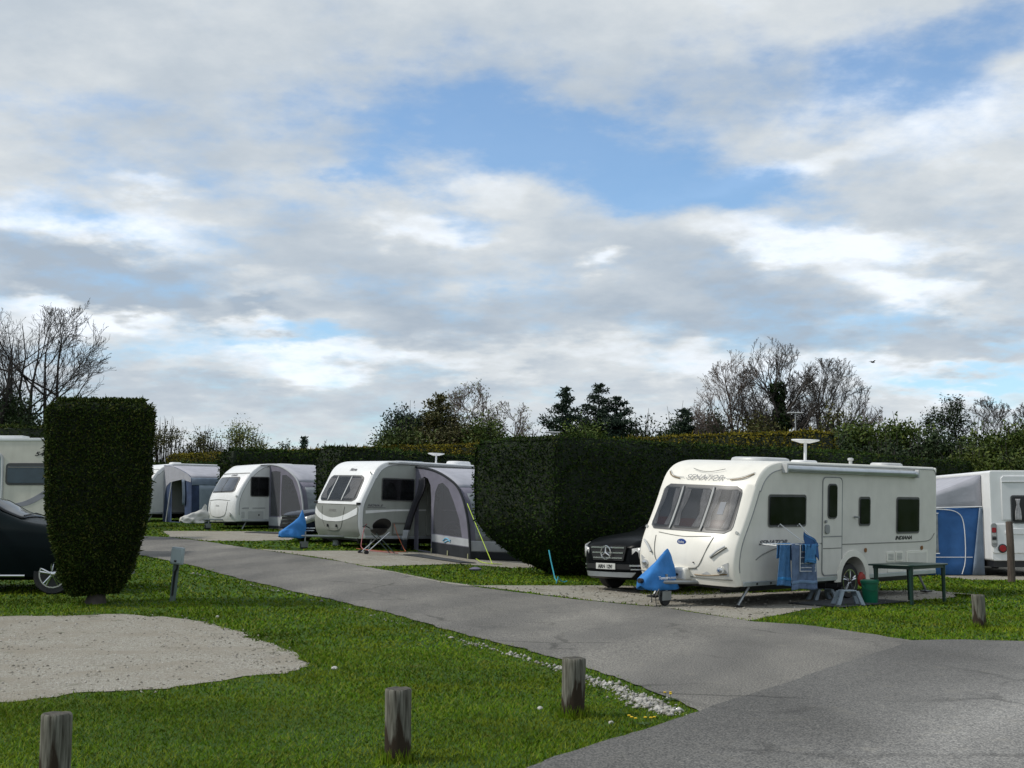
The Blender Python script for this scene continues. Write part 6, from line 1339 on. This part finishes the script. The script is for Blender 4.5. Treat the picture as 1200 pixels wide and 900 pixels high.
def post_material():
    m = bpy.data.materials.new('weathered_post'); m.use_nodes = True; nt = m.node_tree; N = nt.nodes; L = nt.links; b = N['Principled BSDF']; tc = N.new('ShaderNodeTexCoord')
    def nz(s, d, st, off=0):
        mp = N.new('ShaderNodeMapping'); mp.inputs['Scale'].default_value = st; mp.inputs['Location'].default_value = (off, off, 0); L.new(tc.outputs['Object'], mp.inputs[0]); n = N.new('ShaderNodeTexNoise'); n.inputs['Scale'].default_value = s; n.inputs['Detail'].default_value = d; L.new(mp.outputs[0], n.inputs[0]); return n.outputs[0]
    r1 = N.new('ShaderNodeValToRGB'); L.new(nz(9, 8, (6, 6, .5)), r1.inputs[0]); e = r1.color_ramp.elements; e[0].position = .32; e[0].color = (.045, .042, .032, 1); e[1].position = .66; e[1].color = (.19, .185, .155, 1)
    # damp brown heartwood rising unevenly from the foot
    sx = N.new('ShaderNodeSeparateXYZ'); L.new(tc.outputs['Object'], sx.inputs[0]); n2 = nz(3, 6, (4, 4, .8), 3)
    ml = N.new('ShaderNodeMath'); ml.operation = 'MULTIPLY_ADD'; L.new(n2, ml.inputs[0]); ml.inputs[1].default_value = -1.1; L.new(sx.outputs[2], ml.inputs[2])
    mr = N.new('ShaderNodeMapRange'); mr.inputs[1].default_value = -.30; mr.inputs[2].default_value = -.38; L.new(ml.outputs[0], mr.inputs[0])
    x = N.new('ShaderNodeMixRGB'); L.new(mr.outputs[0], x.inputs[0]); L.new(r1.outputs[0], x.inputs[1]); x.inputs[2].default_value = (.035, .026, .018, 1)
    r3 = N.new('ShaderNodeValToRGB'); L.new(nz(16, 4, (2.5, 2.5, .25), 7), r3.inputs[0]); r3.color_ramp.elements[0].position = .62; r3.color_ramp.elements[0].color = (1, 1, 1, 1); r3.color_ramp.elements[1].position = .70; r3.color_ramp.elements[1].color = (.22, .2, .18, 1)
    x2 = N.new('ShaderNodeMixRGB'); x2.blend_type = 'MULTIPLY'; x2.inputs[0].default_value = 1; L.new(x.outputs[0], x2.inputs[1]); L.new(r3.outputs[0], x2.inputs[2]); L.new(x2.outputs[0], b.inputs['Base Color']); b.inputs['Roughness'].default_value = .9; b.inputs['Specular IOR Level'].default_value = .15
    bp = N.new('ShaderNodeBump'); bp.inputs['Strength'].default_value = .9; bp.inputs['Distance'].default_value = .01; L.new(r1.outputs[0], bp.inputs['Height']); L.new(bp.outputs[0], b.inputs['Normal']); return m
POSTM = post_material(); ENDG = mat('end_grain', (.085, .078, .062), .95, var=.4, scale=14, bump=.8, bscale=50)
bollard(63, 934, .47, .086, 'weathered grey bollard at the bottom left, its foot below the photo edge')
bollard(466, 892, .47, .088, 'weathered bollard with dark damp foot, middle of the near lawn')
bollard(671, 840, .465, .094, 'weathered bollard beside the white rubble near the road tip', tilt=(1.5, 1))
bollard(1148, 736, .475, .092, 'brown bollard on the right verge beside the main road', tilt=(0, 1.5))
def tall_post():
    x, y = 12.14, 30.2; o = MB().tube([(0, 0, -.1), (.01, 0, .8), (0, 0, 1.46), (0, 0, 1.475)], [.092, .088, .083, .075], 14); t = thing('wooden_post', 'tall dark wooden post standing in front of the white motorhome rear', 'post', (x, y, T(x, y))); o.build('post', WOODB, t)
    MB().lathe([(.08, 0), (.03, .012)], (0, 0, 1.47), n=14).build('end_grain', ENDG, t)
tall_post()
def hookup():
    x, y = P(202, 705); t = thing('hookup_post', 'small grey electric hook-up box on a leaning grey post beside the clipped block', 'power post', (x, y, T(x, y)), (0, R(5), R(-12)))
    MB().box(-.045, .045, -.03, .03, -.1, .82).build('post', mat('green_grey_paint', (.10, .14, .13), .6, var=.2, dirt=.2), t, bevel=.008)
    g = MB().box(-.06, .14, -.11, -.02, .62, .90).build('meter_box', mat('pale_blue_grey_plastic', (.33, .39, .41), .5, var=.08, dirt=.15), t, bevel=.012)
    MB().box(-.055, .135, -.128, -.108, .64, .88).build('box_lid', mat('pale_blue_grey_plastic', (.33, .39, .41), .5), g, bevel=.008); MB().box(.02, .06, -.14, -.124, .66, .69).build('lid_catch', BLACKPL, g)
    MB().tube([(.05, -.05, .62), (.045, -.05, .54), (.01, -.04, .50), (.0, -.035, .1)], .016, 6).build('cable', BLACKPL, t)
hookup()

# ------------------------------------------------------------------ covers over the hitches
def cloth_cover(label, loc, yaw, m, secs, fold=.03, text=None, strap=True, cat='hitch cover'):
    # secs: (x, half width, bottom z, top z, sideways shift of the ridge)
    t = thing('hitch_cover', label, cat, loc, (0, 0, yaw), group='cloth covers tied over the hitches'); V, Fc = [], []; n = 22
    xs = [secs[0][0] + (secs[-1][0] - secs[0][0]) * i / 26 for i in range(27)]
    for i, x in enumerate(xs):
        w, zb, zt, sh, pk = [interp(x, [(s_[0], s_[k]) for s_ in secs]) for k in (1, 2, 3, 4, 5)]
        for j in range(n + 1):
            u = j / n * 2 - 1; a = abs(u); z = zb + (zt - zb) * (1 - a ** pk); y = math.copysign(w * (a ** .75), u) * (1 if a < .96 else 1.03) + sh * (1 - a)
            k = fold * (math.sin(u * 7 + x * 9) * .5 + noise.noise(Vector((x * 5, u * 3, z * 4 + loc[0]))) * 1.2) * (1 - .5 * (1 - a))
            V.append((x + k * .35, y + k * (1 if u > 0 else -1) * (.4 + a), z + .5 * k * (a < .9)))
    k = n + 1; Fc = [(i * k + j, i * k + j + 1, (i + 1) * k + j + 1, (i + 1) * k + j) for i in range(26) for j in range(n)]
    nv = len(V)                                             # closed front and back
    for e, i in ((0, 0), (1, 26)):
        c_ = V[i * k + n // 2]; V.append(((c_[0] + (-.02 if e == 0 else .01)), c_[1], (V[i * k][2] + c_[2]) / 2 * .6 + V[i * k][2] * .4)); Fc += [(i * k + j, i * k + j + 1, nv + e) for j in range(n)]
    o = mesh('cover', V, Fc, m, t, 1.3); q = o.modifiers.new('s', 'SOLIDIFY'); q.thickness = .006
    return t
p = at_cream(-.78, 1.115, 0)
tc_ = cloth_cover('bright blue cover with a tall peak over the hitch of the cream caravan', (p.x, p.y, 0), .723, BLUE, [(-.34, .12, .34, .54, 0, 3), (-.26, .16, .32, .58, 0, 3), (-.12, .17, .31, .68, 0, 2.2), (.08, .17, .31, .84, -.02, 1.6), (.24, .17, .31, .98, -.02, 1.3), (.34, .16, .31, 1.04, -.02, 1.2), (.40, .17, .32, .96, 0, 1.5), (.44, .18, .34, .60, 0, 2.4)], .03)
lettering('Towsure.com', .066, lambda u, v, w: (-.25 + u, -.285 - w - .0 * v, .56 + v), 'cover_lettering', mat('white_print', (.65, .7, .78), .6), tc_, bold=.0015, sx=1.25) if False else None
def decal(t, y0, z0): MB().tube([(-.10, y0, z0), (.42, y0 - .004, z0 + .01)], .006, 5).build('hem_piping', mat('pale_blue_piping', (.25, .36, .5), .6), t)
def cover_text(t):
    def fn(u, v, w):
        x = -.10 + u; return (x, -.195 - w, .50 + v)
    lettering('Towsure.com', .078, fn, 'cover_lettering', mat('white_print', (.65, .7, .78), .6), t, bold=.002, sx=1.05, extrude=.004)
cover_text(tc_)
for a, b in (((-.30, -.2, .34), (-.31, -.21, .12)), ((-.12, -.22, .34), (-.20, -.2, .22)), ((-.2, -.2, .22), (-.22, -.24, .04)), ((-.2, -.2, .22), (-.02, -.16, .26))): MB().tube([a, b], .008, 5).build('tie_cord', BLACKPL, tc_)
ms = Matrix.LocRotScale(Vector(SILLOC), __import__('mathutils').Euler(SILROT), None); p = ms @ Vector((-1.72, 1.12, 0))
cloth_cover('blue cover flapping low over the hitch of the silver caravan', (p.x, p.y, T(p.x, p.y) - .02), .74, BLUE, [(-.15, .10, .36, .52, 0, 2.4), (.0, .14, .34, .60, 0, 2), (.22, .15, .34, .74, 0, 1.6), (.45, .16, .32, .92, -.02, 1.3), (.56, .16, .34, 1.14, -.02, 1.1), (.62, .15, .34, 1.06, 0, 1.4)], .04)
ml_ = Matrix.LocRotScale(Vector(LUNLOC), __import__('mathutils').Euler(LUNROT), None); p = ml_ @ Vector((-1.35, 1.1, 0))
cloth_cover('off-white crumpled cover over the hitch of the small white caravan', (p.x, p.y, T(p.x, p.y)), .72, WHITECL, [(-.35, .14, .30, .48, 0, 1.9), (-.2, .20, .26, .56, 0, 1.5), (.2, .20, .26, .66, .02, 1.2), (.5, .18, .26, .80, 0, 1.0), (.62, .16, .28, 1.0, 0, .9), (.70, .14, .30, .92, 0, 1.2)], .08)

# ------------------------------------------------------------------ things beside the cream caravan
def local_cream(name, label, cat, x, y, z, rz=0, group=None):
    q = at_cream(x, y, z); return thing(name, label, cat, q, (CREAMROT[0], CREAMROT[1], CREAMROT[2] + rz), group)
rk = local_cream('drying_rack', 'white wire drying rack hooked on the cream caravan window, carrying the towels', 'drying rack', 0, 0, 0)
m_r = WHITEP; g = MB()
for x in (1.22, 1.80): MB().tube([(x - .02, -.03, 1.42), (x, -.06, 1.47), (x + .28 * (1 if x < 1.5 else .1), -.47, 1.10)], .009, 6).build('hook_arm', m_r, rk)
for y in (-.20, -.30, -.38, -.47): MB().tube([(.55, y, 1.145), (1.86, y, 1.115)], .008, 6).build('rail', m_r, rk)
for x in (.56, 1.22, 1.85): MB().tube([(x, -.16, 1.13), (x, -.48, 1.125)], .009, 6).build('cross_bar', m_r, rk)
MB().tube([(1.24, -.49, 1.13), (1.24, -.49, .66), (1.71, -.49, .645), (1.71, -.49, 1.12)], .009, 6).build('lower_frame', m_r, rk)
for z in (.72, .80, .90, 1.0): MB().tube([(1.24, -.49, z), (1.71, -.49, z - .01)], .006, 5).build('wire', m_r, rk)
def towel(label, x0, x1, zt, zb, y, m, hem, flare=.04, slant=0, group='towels on the drying rack', back=.35):
    t = local_cream('towel', label, 'towel', 0, 0, 0, group=group)
    def q(u, v):
        # v from 0 (back hem) over the rail at v=.3 to 1 (front hem)
        if v < .3: f = v / .3; z = zt - (1 - f) * (zt - zb) * back; yy = y + .03
        else: f = (v - .3) / .7; z = zt - f * (zt - zb); yy = y - .03
        if abs(v - .3) < .05: z = zt + .012; yy = y - .03 * (v - .3) / .05
        d = (zt - z) / (zt - zb + 1e-6); xx = x0 + (x1 - x0) * u + flare * (u - .5) * 2 * d + slant * d
        return (xx, yy - .028 * math.sin(u * 9 + x0 * 7) * (.25 + d) - .012 * math.sin(u * 23 + d * 3), z + .015 * math.sin(u * 5) * d)
    sheet('cloth', q, 0, 1, 0, 1, 30, 40, m, t, .008, 2.0)
    sheet('border', lambda u, v: (q(u, v)[0], q(u, v)[1] - .007, q(u, v)[2]), 0, 1, .86, .91, 30, 3, hem, t, .004, 2.0)
    return t
towel('blue towel hanging at the left end of the drying rack', .73, 1.03, 1.14, .42, -.40, TWB, mat('towel_border_blue', (.04, .22, .5), .95), .01, -.03)
towel('long slate-blue towel hanging lowest in the middle of the drying rack', .99, 1.76, 1.13, .33, -.44, TWG, mat('towel_border_slate', (.16, .25, .4), .95), .015, .02)
towel('short bright blue cloth folded over the front rail of the drying rack', 1.29, 1.66, 1.12, .80, -.52, TWL, mat('towel_border_bright', (.06, .28, .58), .95), .01, 0)
t = local_cream('towel', 'dark blue cloth with a pointed top, draped over the right end of the drying rack', 'towel', 0, 0, 0, group='towels on the drying rack')
def tri(u, v):
    a = (1.33, 1.36); b = (1.80, 1.14); c_ = (1.36, 1.10); d_ = (1.70, .84)
    top = (a[0] + (b[0] - a[0]) * u, a[1] + (b[1] - a[1]) * u); bot = (c_[0] + (d_[0] - c_[0]) * u, c_[1] + (d_[1] - c_[1]) * u * u)
    return (top[0] + (bot[0] - top[0]) * v, -.50 + .03 * math.sin(u * 8 + v * 3) - .03 * v, top[1] + (bot[1] - top[1]) * v)
sheet('cloth', tri, 0, 1, 0, 1, 18, 14, mat('navy_blue_towel', (.03, .10, .26), .95, bump=.6, bscale=160), t, .01, 2.0); sheet('border', lambda u, v: (tri(u, v)[0], tri(u, v)[1] - .008, tri(u, v)[2]), 0, 1, .12, .2, 18, 2, TWL, t, .004, 2.0)
# red wheel lock
t = local_cream('wheel_lock', 'red wheel lock clamped on the wheel of the cream caravan', 'wheel lock', 3.80, -.09, .38)
m_ = MB(); m_.lathe([(.0, .05), (.10, .045), (.13, .0), (.13, -.02)], (0, 0, 0), 'y', 20); m_.v = [(x * .8, -y, z * 1.05) for x, y, z in m_.v]; m_.build('lock_disc', RED, t); MB().box(-.03, .03, -.02, .03, .08, .14).build('lock_arm', RED, t, bevel=.01); MB().lathe([(.025, 0), (.025, .015)], (0, -.065, 0), 'y', 12).build('keyhole_cover', BLACKPL, t)
# table
gx, gy = 7.2, 22.42; t = thing('garden_table', 'dark green plastic garden table on the grass edge right of the caravan wheel', 'table', (gx, gy, T(gx, gy)), (0, 0, .76))
slab(rrect(-.10, 1.30, -.09, .84, .10), .695, .725, 'table_top', DKGREEN, t, axis='z', bev=.008)
slab(rrect(-.04, 1.24, -.03, .76, .05), .645, .70, 'apron', DKGREEN, t, axis='z')
for x in (0, 1.2):
    for y in (0, .70): MB().tube([(x, y, 0), (x, y, .4), (x, y, .69)], [.030, .036, .045], 10).build('leg', DKGREEN, t)
# bucket
def pbin():
    x, y = 6.56, 22.80; t = thing('bucket', 'green lidded plastic bucket between the grey step stool and the table', 'bucket', (x, y, T(x, y)))
    MB().lathe([(.125, 0), (.13, .01), (.15, .36), (.165, .37), (.165, .39)], (0, 0, .01), n=32).build('tub', BINGR, t)
    MB().lathe([(.170, 0), (.172, .03), (.16, .045), (.06, .055)], (0, 0, .395), n=32).build('lid', BINGR, t)
    MB().tube([(.165 * math.cos(a), .165 * math.sin(a) - .02 * math.sin(a), .39 - .17 * math.sin(a / 1)) if False else (.17 * math.cos(a), -.175 * abs(math.sin(a)) * .6 - .09, .37 - .12 * math.sin(a)) for a in [math.pi * i / 12 for i in range(13)]], .006, 6).build('handle', mat('green_bucket_dark', (.004, .08, .045), .4), t)
pbin()
def step_stool(label, x, y, yaw, h=.27, w=.40):
    t = thing('step_stool', label, 'stool', (x, y, T(x, y) + .012), (0, 0, yaw), group='grey step stools on the mat')
    slab(rrect(-w * .33, w * .33, -.14, .14, .04), h - .02, h, 'step', STOOL, t, axis='z', bev=.008)
    for sx in (-1, 1):
        for sy in (-1, 1): MB().box(0, 1, 0, 1, 0, 1, fn=lambda a, b, c: (sx * (w * .26 + (.075 if a else 0) * (1 - .2 * c) + (1 - c) * .09), sy * (.07 + .065 * b + (1 - c) * .03), c * (h - .015))).build('leg', STOOL, t, bevel=.004)
        MB().box(0, 1, -.12, .12, 0, 1, fn=lambda a, b, c: (sx * (w * .30 + .012 * a), b, h * .62 + c * h * .33)).build('side_web', STOOL, t)
step_stool('grey-blue plastic step stool standing in front of the green bucket', 6.03, 22.36, .12)
step_stool('low grey step stool half hidden under the black bag', 5.95, 23.85, .3, .22)
t = thing('bag', 'rolled black bag lying on the low grey stool beside the caravan step', 'bag', (6.05, 23.75, T(6, 24) + .235), (0, 0, .2))
m_ = MB(); m_.lathe([(.03, -.26), (.09, -.25), (.115, -.18), (.105, -.05), (.118, .08), (.105, .2), (.08, .25), (.02, .26)], (0, 0, .10), 'x', 20); m_.v = [(x, y * 1.1 + .008 * math.sin(x * 40), z * .9) for x, y, z in m_.v]; m_.build('bag_body', mat('black_fabric', (.010, .010, .012), .9, var=.3, bump=.5, bscale=15), t)
for x in (-.12, .12): MB().tube([(x + 0 * a, .128 * math.cos(a), .09 + .108 * math.sin(a)) for a in [2 * math.pi * i / 16 for i in range(17)]], .007, 5, cap=False).build('strap', mat('dark_grey_webbing', (.05, .05, .055), .8), t)
def mat_sheet(label, pts, m=MATG, thick=.014):
    cx = sum(p_[0] for p_ in pts) / 4; cy = sum(p_[1] for p_ in pts) / 4; t = None
    def q(u, v):
        x = (pts[0][0] * (1 - u) + pts[1][0] * u) * (1 - v) + (pts[3][0] * (1 - u) + pts[2][0] * u) * v; y = (pts[0][1] * (1 - u) + pts[1][1] * u) * (1 - v) + (pts[3][1] * (1 - u) + pts[2][1] * u) * v
        return (x - cx, y - cy, T(x, y) + .022 + .006 * math.sin(u * 13) * math.sin(v * 9) - T(cx, cy))
    o = sheet('ground_mat', q, 0, 1, 0, 1, 24, 12, m, None, thick); o.location = (cx, cy, T(cx, cy)); tag(o, label, 'mat', 'mats laid on the pitches')
mat_sheet('dark grey mat under the stools and bucket beside the cream caravan', [(5.05, 22.75), (5.75, 21.75), (7.35, 23.2), (6.75, 24.35)])
mat_sheet('grey groundsheet edge in front of the silver caravan awning', [(-3.0, 34.1), (-1.35, 32.55), (-.95, 33.0), (-2.6, 34.9)])
mat_sheet('grey mat at the entrance of the small white caravan awning', [(-9.65, 44.6), (-8.35, 43.6), (-7.9, 44.0), (-9.1, 45.3)])
# ------------------------------------------------------------------ barbecue, hoses and cords by the silver caravan
def bbq():
    x, y = -3.66, 34.0; t = thing('barbecue', 'black round kettle barbecue on crossed steel legs with wheels, before the silver caravan', 'barbecue', (x, y, T(x, y)), (0, 0, .55))
    m_ = MB(); m_.lathe([(.03, -.20), (.14, -.16), (.235, -.06), (.27, .04), (.275, .06)], (.0, 0, .82), n=28); m_.v = [(a, b * .8, c) for a, b, c in m_.v]; m_.build('bowl', BLACKPL, t)
    m_ = MB(); m_.lathe([(.29, .0), (.285, .04), (.22, .12), (.10, .165), (.02, .17)], (0, 0, 0), n=28); a_ = R(-62)
    m_.v = [(p_[0] * 1.0 + .06, (p_[1] * .9) * math.cos(a_) - p_[2] * math.sin(a_) - .10 + .05, (p_[1] * .9) * math.sin(a_) + p_[2] * math.cos(a_) + .98) for p_ in m_.v]; m_.v = [(a, b - .03, c) for a, b, c in m_.v]
    m_.build('lid', BLACKPL, t)
    m_ = MB(); m_.box(-.48, -.24, -.13, .13, .845, .865); m_.build('side_shelf', GREYTRIM, t, bevel=.006)
    MB().tube([(-.26, 0, .86), (-.42, 0, .97), (-.52, -.02, .94)], .02, 6).build('folding_flap', BLACKPL, t)
    for yy in (-.2, .2):
        MB().tube([(-.46, yy, .07), (.24, yy, .74)], .016, 6).build('leg', CHROME, t); MB().tube([(.44, yy * .8, .02), (-.16, yy * .8, .70)], .014, 6).build('leg', mat('green_grey_tube', (.05, .09, .08), .5), t)
        MB().lathe([(.02, -.02), (.07, -.022), (.075, 0), (.07, .022), (.02, .02)], (-.48, yy * 1.05, .075), 'y', 18).build('wheel', RUBBER, t)
    MB().tube([(-.47, -.2, .075), (-.47, .2, .075)], .012, 6).build('axle', STEEL, t); t.scale = (.95, .95, .80)
bbq()
def cord(name, label, pts, r, m, cat='cable', group=None, ground=True):
    pts = smoothpts(pts, 3); o = MB().tube([(x, y, (T(x, y) if ground else 0) + z) for x, y, z in pts], r, 6).build(name, m, None); tag(o, label, cat, group); return o
a = ms @ Vector((.25, -.05, .80)); g0 = T(a.x, a.y)
cord('hose', 'thin red hose dropping from the silver caravan nose to the ground', [(a.x, a.y, a.z - g0), (a.x - .05, a.y - .08, .7), (a.x - .12, a.y - .25, .25), (a.x - .1, a.y - .5, .03), (a.x + .6, a.y - .9, .03), (a.x + 1.0, a.y - 1.0, .03)], .012, REDHOSE, 'hose')
a = ms @ Vector((1.22, -.05, .82)); g0 = T(a.x, a.y)
cord('power_cable', 'orange power cable hanging from the silver caravan side locker', [(a.x, a.y, a.z - g0), (a.x + .1, a.y - .15, .5), (a.x + .35, a.y - .6, .08), (a.x + .45, a.y - .8, .03), (a.x + .1, a.y - 1.1, .03), (a.x - .5, a.y - 1.1, .03), (a.x - 1.0, a.y - .7, .03)], .010, ORANGE, 'cable')
aw_ = lambda lx, o: (SILLOC[0] + math.cos(.74) * lx + math.sin(.74) * o, SILLOC[1] + math.sin(.74) * lx - math.cos(.74) * o)
x, y = aw_(2.02, 2.44); x2, y2 = P(577, 662)
cord('guy_line', 'taut yellow-green guy line from the silver caravan awning corner to the ground', [(x, y, 1.55), (x2, y2, .02)], .010, YELLOW, 'guy line', 'yellow guy lines')
x3, y3 = P(552, 655); cord('guy_line', 'slack yellow-green guy line lying along the grass edge', [(x3 - .05, y3, .22), (x3 - .02, y3, .05), (x3 + .15, y3 - .1, .03), (x2 - .3, y2 + .15, .03), (x2, y2, .03), (x2 + .25, y2 + .2, .03)], .009, YELLOW, 'guy line', 'yellow guy lines')
xw, yw = P(618, 656); cord('guy_line', 'crumpled yellow-green guy line under the big dividing hedge', [(xw - .5, yw, .04), (xw - .3, yw - .1, .18), (xw - .15, yw, .04), (xw + .1, yw + .1, .06), (xw + .3, yw, .15), (xw + .5, yw - .1, .04), (xw + .9, yw, .05)], .022, YELLOW, 'guy line', 'yellow guy lines')
xs_, ys_ = P(653, 684); t = thing('ground_strap', 'turquoise strap pegged into the grass before the big dividing hedge', 'strap', (xs_, ys_, T(xs_, ys_)))
MB().tube([(-.17, .35, .72), (-.13, .25, .50), (-.05, .08, .12), (0, 0, .04)], .015, 6).build('webbing', CYAN, t); MB().tube([(-.03, 0, -.02), (.02, 0, .15), (.08, .05, .06), (.16, .1, .03), (.22, .12, .05)], .014, 6).build('loose_end', CYAN, t); MB().tube([(-.02, .02, -.05), (.02, -.02, .10)], .014, 6).build('peg', STEEL, t)
xr, yr = P(557, 669); rb = MB().lathe([(.02, 0), (.09, .02), (.10, .05), (.03, .09)], (0, 0, 0), n=12); rb.v = [(x * 1.6 + .02 * math.sin(y * 50), y, z) for x, y, z in rb.v]; o = rb.build('cloth_scrap', mat('lilac_scrap', (.16, .15, .22), .9), None); o.location = (xr, yr, T(xr, yr)); tag(o, 'small lilac cloth scrap dropped on the grass before the grey awning', 'cloth')
# aerials beyond the hedge
GREYAL = mat('dull_aerial_metal', (.36, .37, .38), .5)
def far_aerial(px, Y, top, label, wd_):
    x, y, z = place(px, Y); h = ztop(top, Y, x); t = thing('tv_aerial', label, 'aerial', (x, y, z), group='aerials showing over the hedges')
    MB().tube([(0, 0, 0), (0, 0, h)], .022, 8).build('mast', GREYAL, t); MB().tube([(-wd_ / 2, 0, h), (wd_ / 2, 0, h - .01)], .03, 8).build('arm', GREYAL, t)
    for i in range(5): MB().tube([(-wd_ / 2 + wd_ * i / 4, -.14, h), (-wd_ / 2 + wd_ * i / 4, .14, h)], .015, 6).build('element', WHITEP, t)
far_aerial(648, 38, 507, 'white aerial with short arm showing over the big dividing hedge', .42); far_aerial(933, 47.5, 484, 'pale aerial on a pole before the ivy-clad tree', .55)
# bird
bx, by = (1026 - 600) / F * 90, 90; t = thing('bird', 'tiny dark bird flying high above the right-hand hedges', 'bird', (bx, by, 1.6 + (605 - 424) / F * 90), (0, 0, .4))
body = MB(); body.lathe([(.01, -.20), (.05, -.12), (.07, 0), (.045, .12), (.02, .17), (.005, .2)], (0, 0, 0), 'x', 12)
for s_ in (-1, 1): body.add([(-.06, s_ * .04, .02), (.09, s_ * .04, .02), (.06, s_ * .25, .12), (-.02, s_ * .45, .08), (-.05, s_ * .24, .11), (-.05, s_ * .24, .10), (.06, s_ * .25, .105)], [(0, 1, 2, 4), (4, 2, 3), (1, 0, 5, 6), (6, 5, 3)])
body.add([(-.18, -.01, 0), (-.18, .01, 0), (-.30, .06, 0), (-.30, -.06, 0)], [(0, 1, 2, 3)]); body.build('body', mat('bird_black', (.02, .02, .022), .7), t)
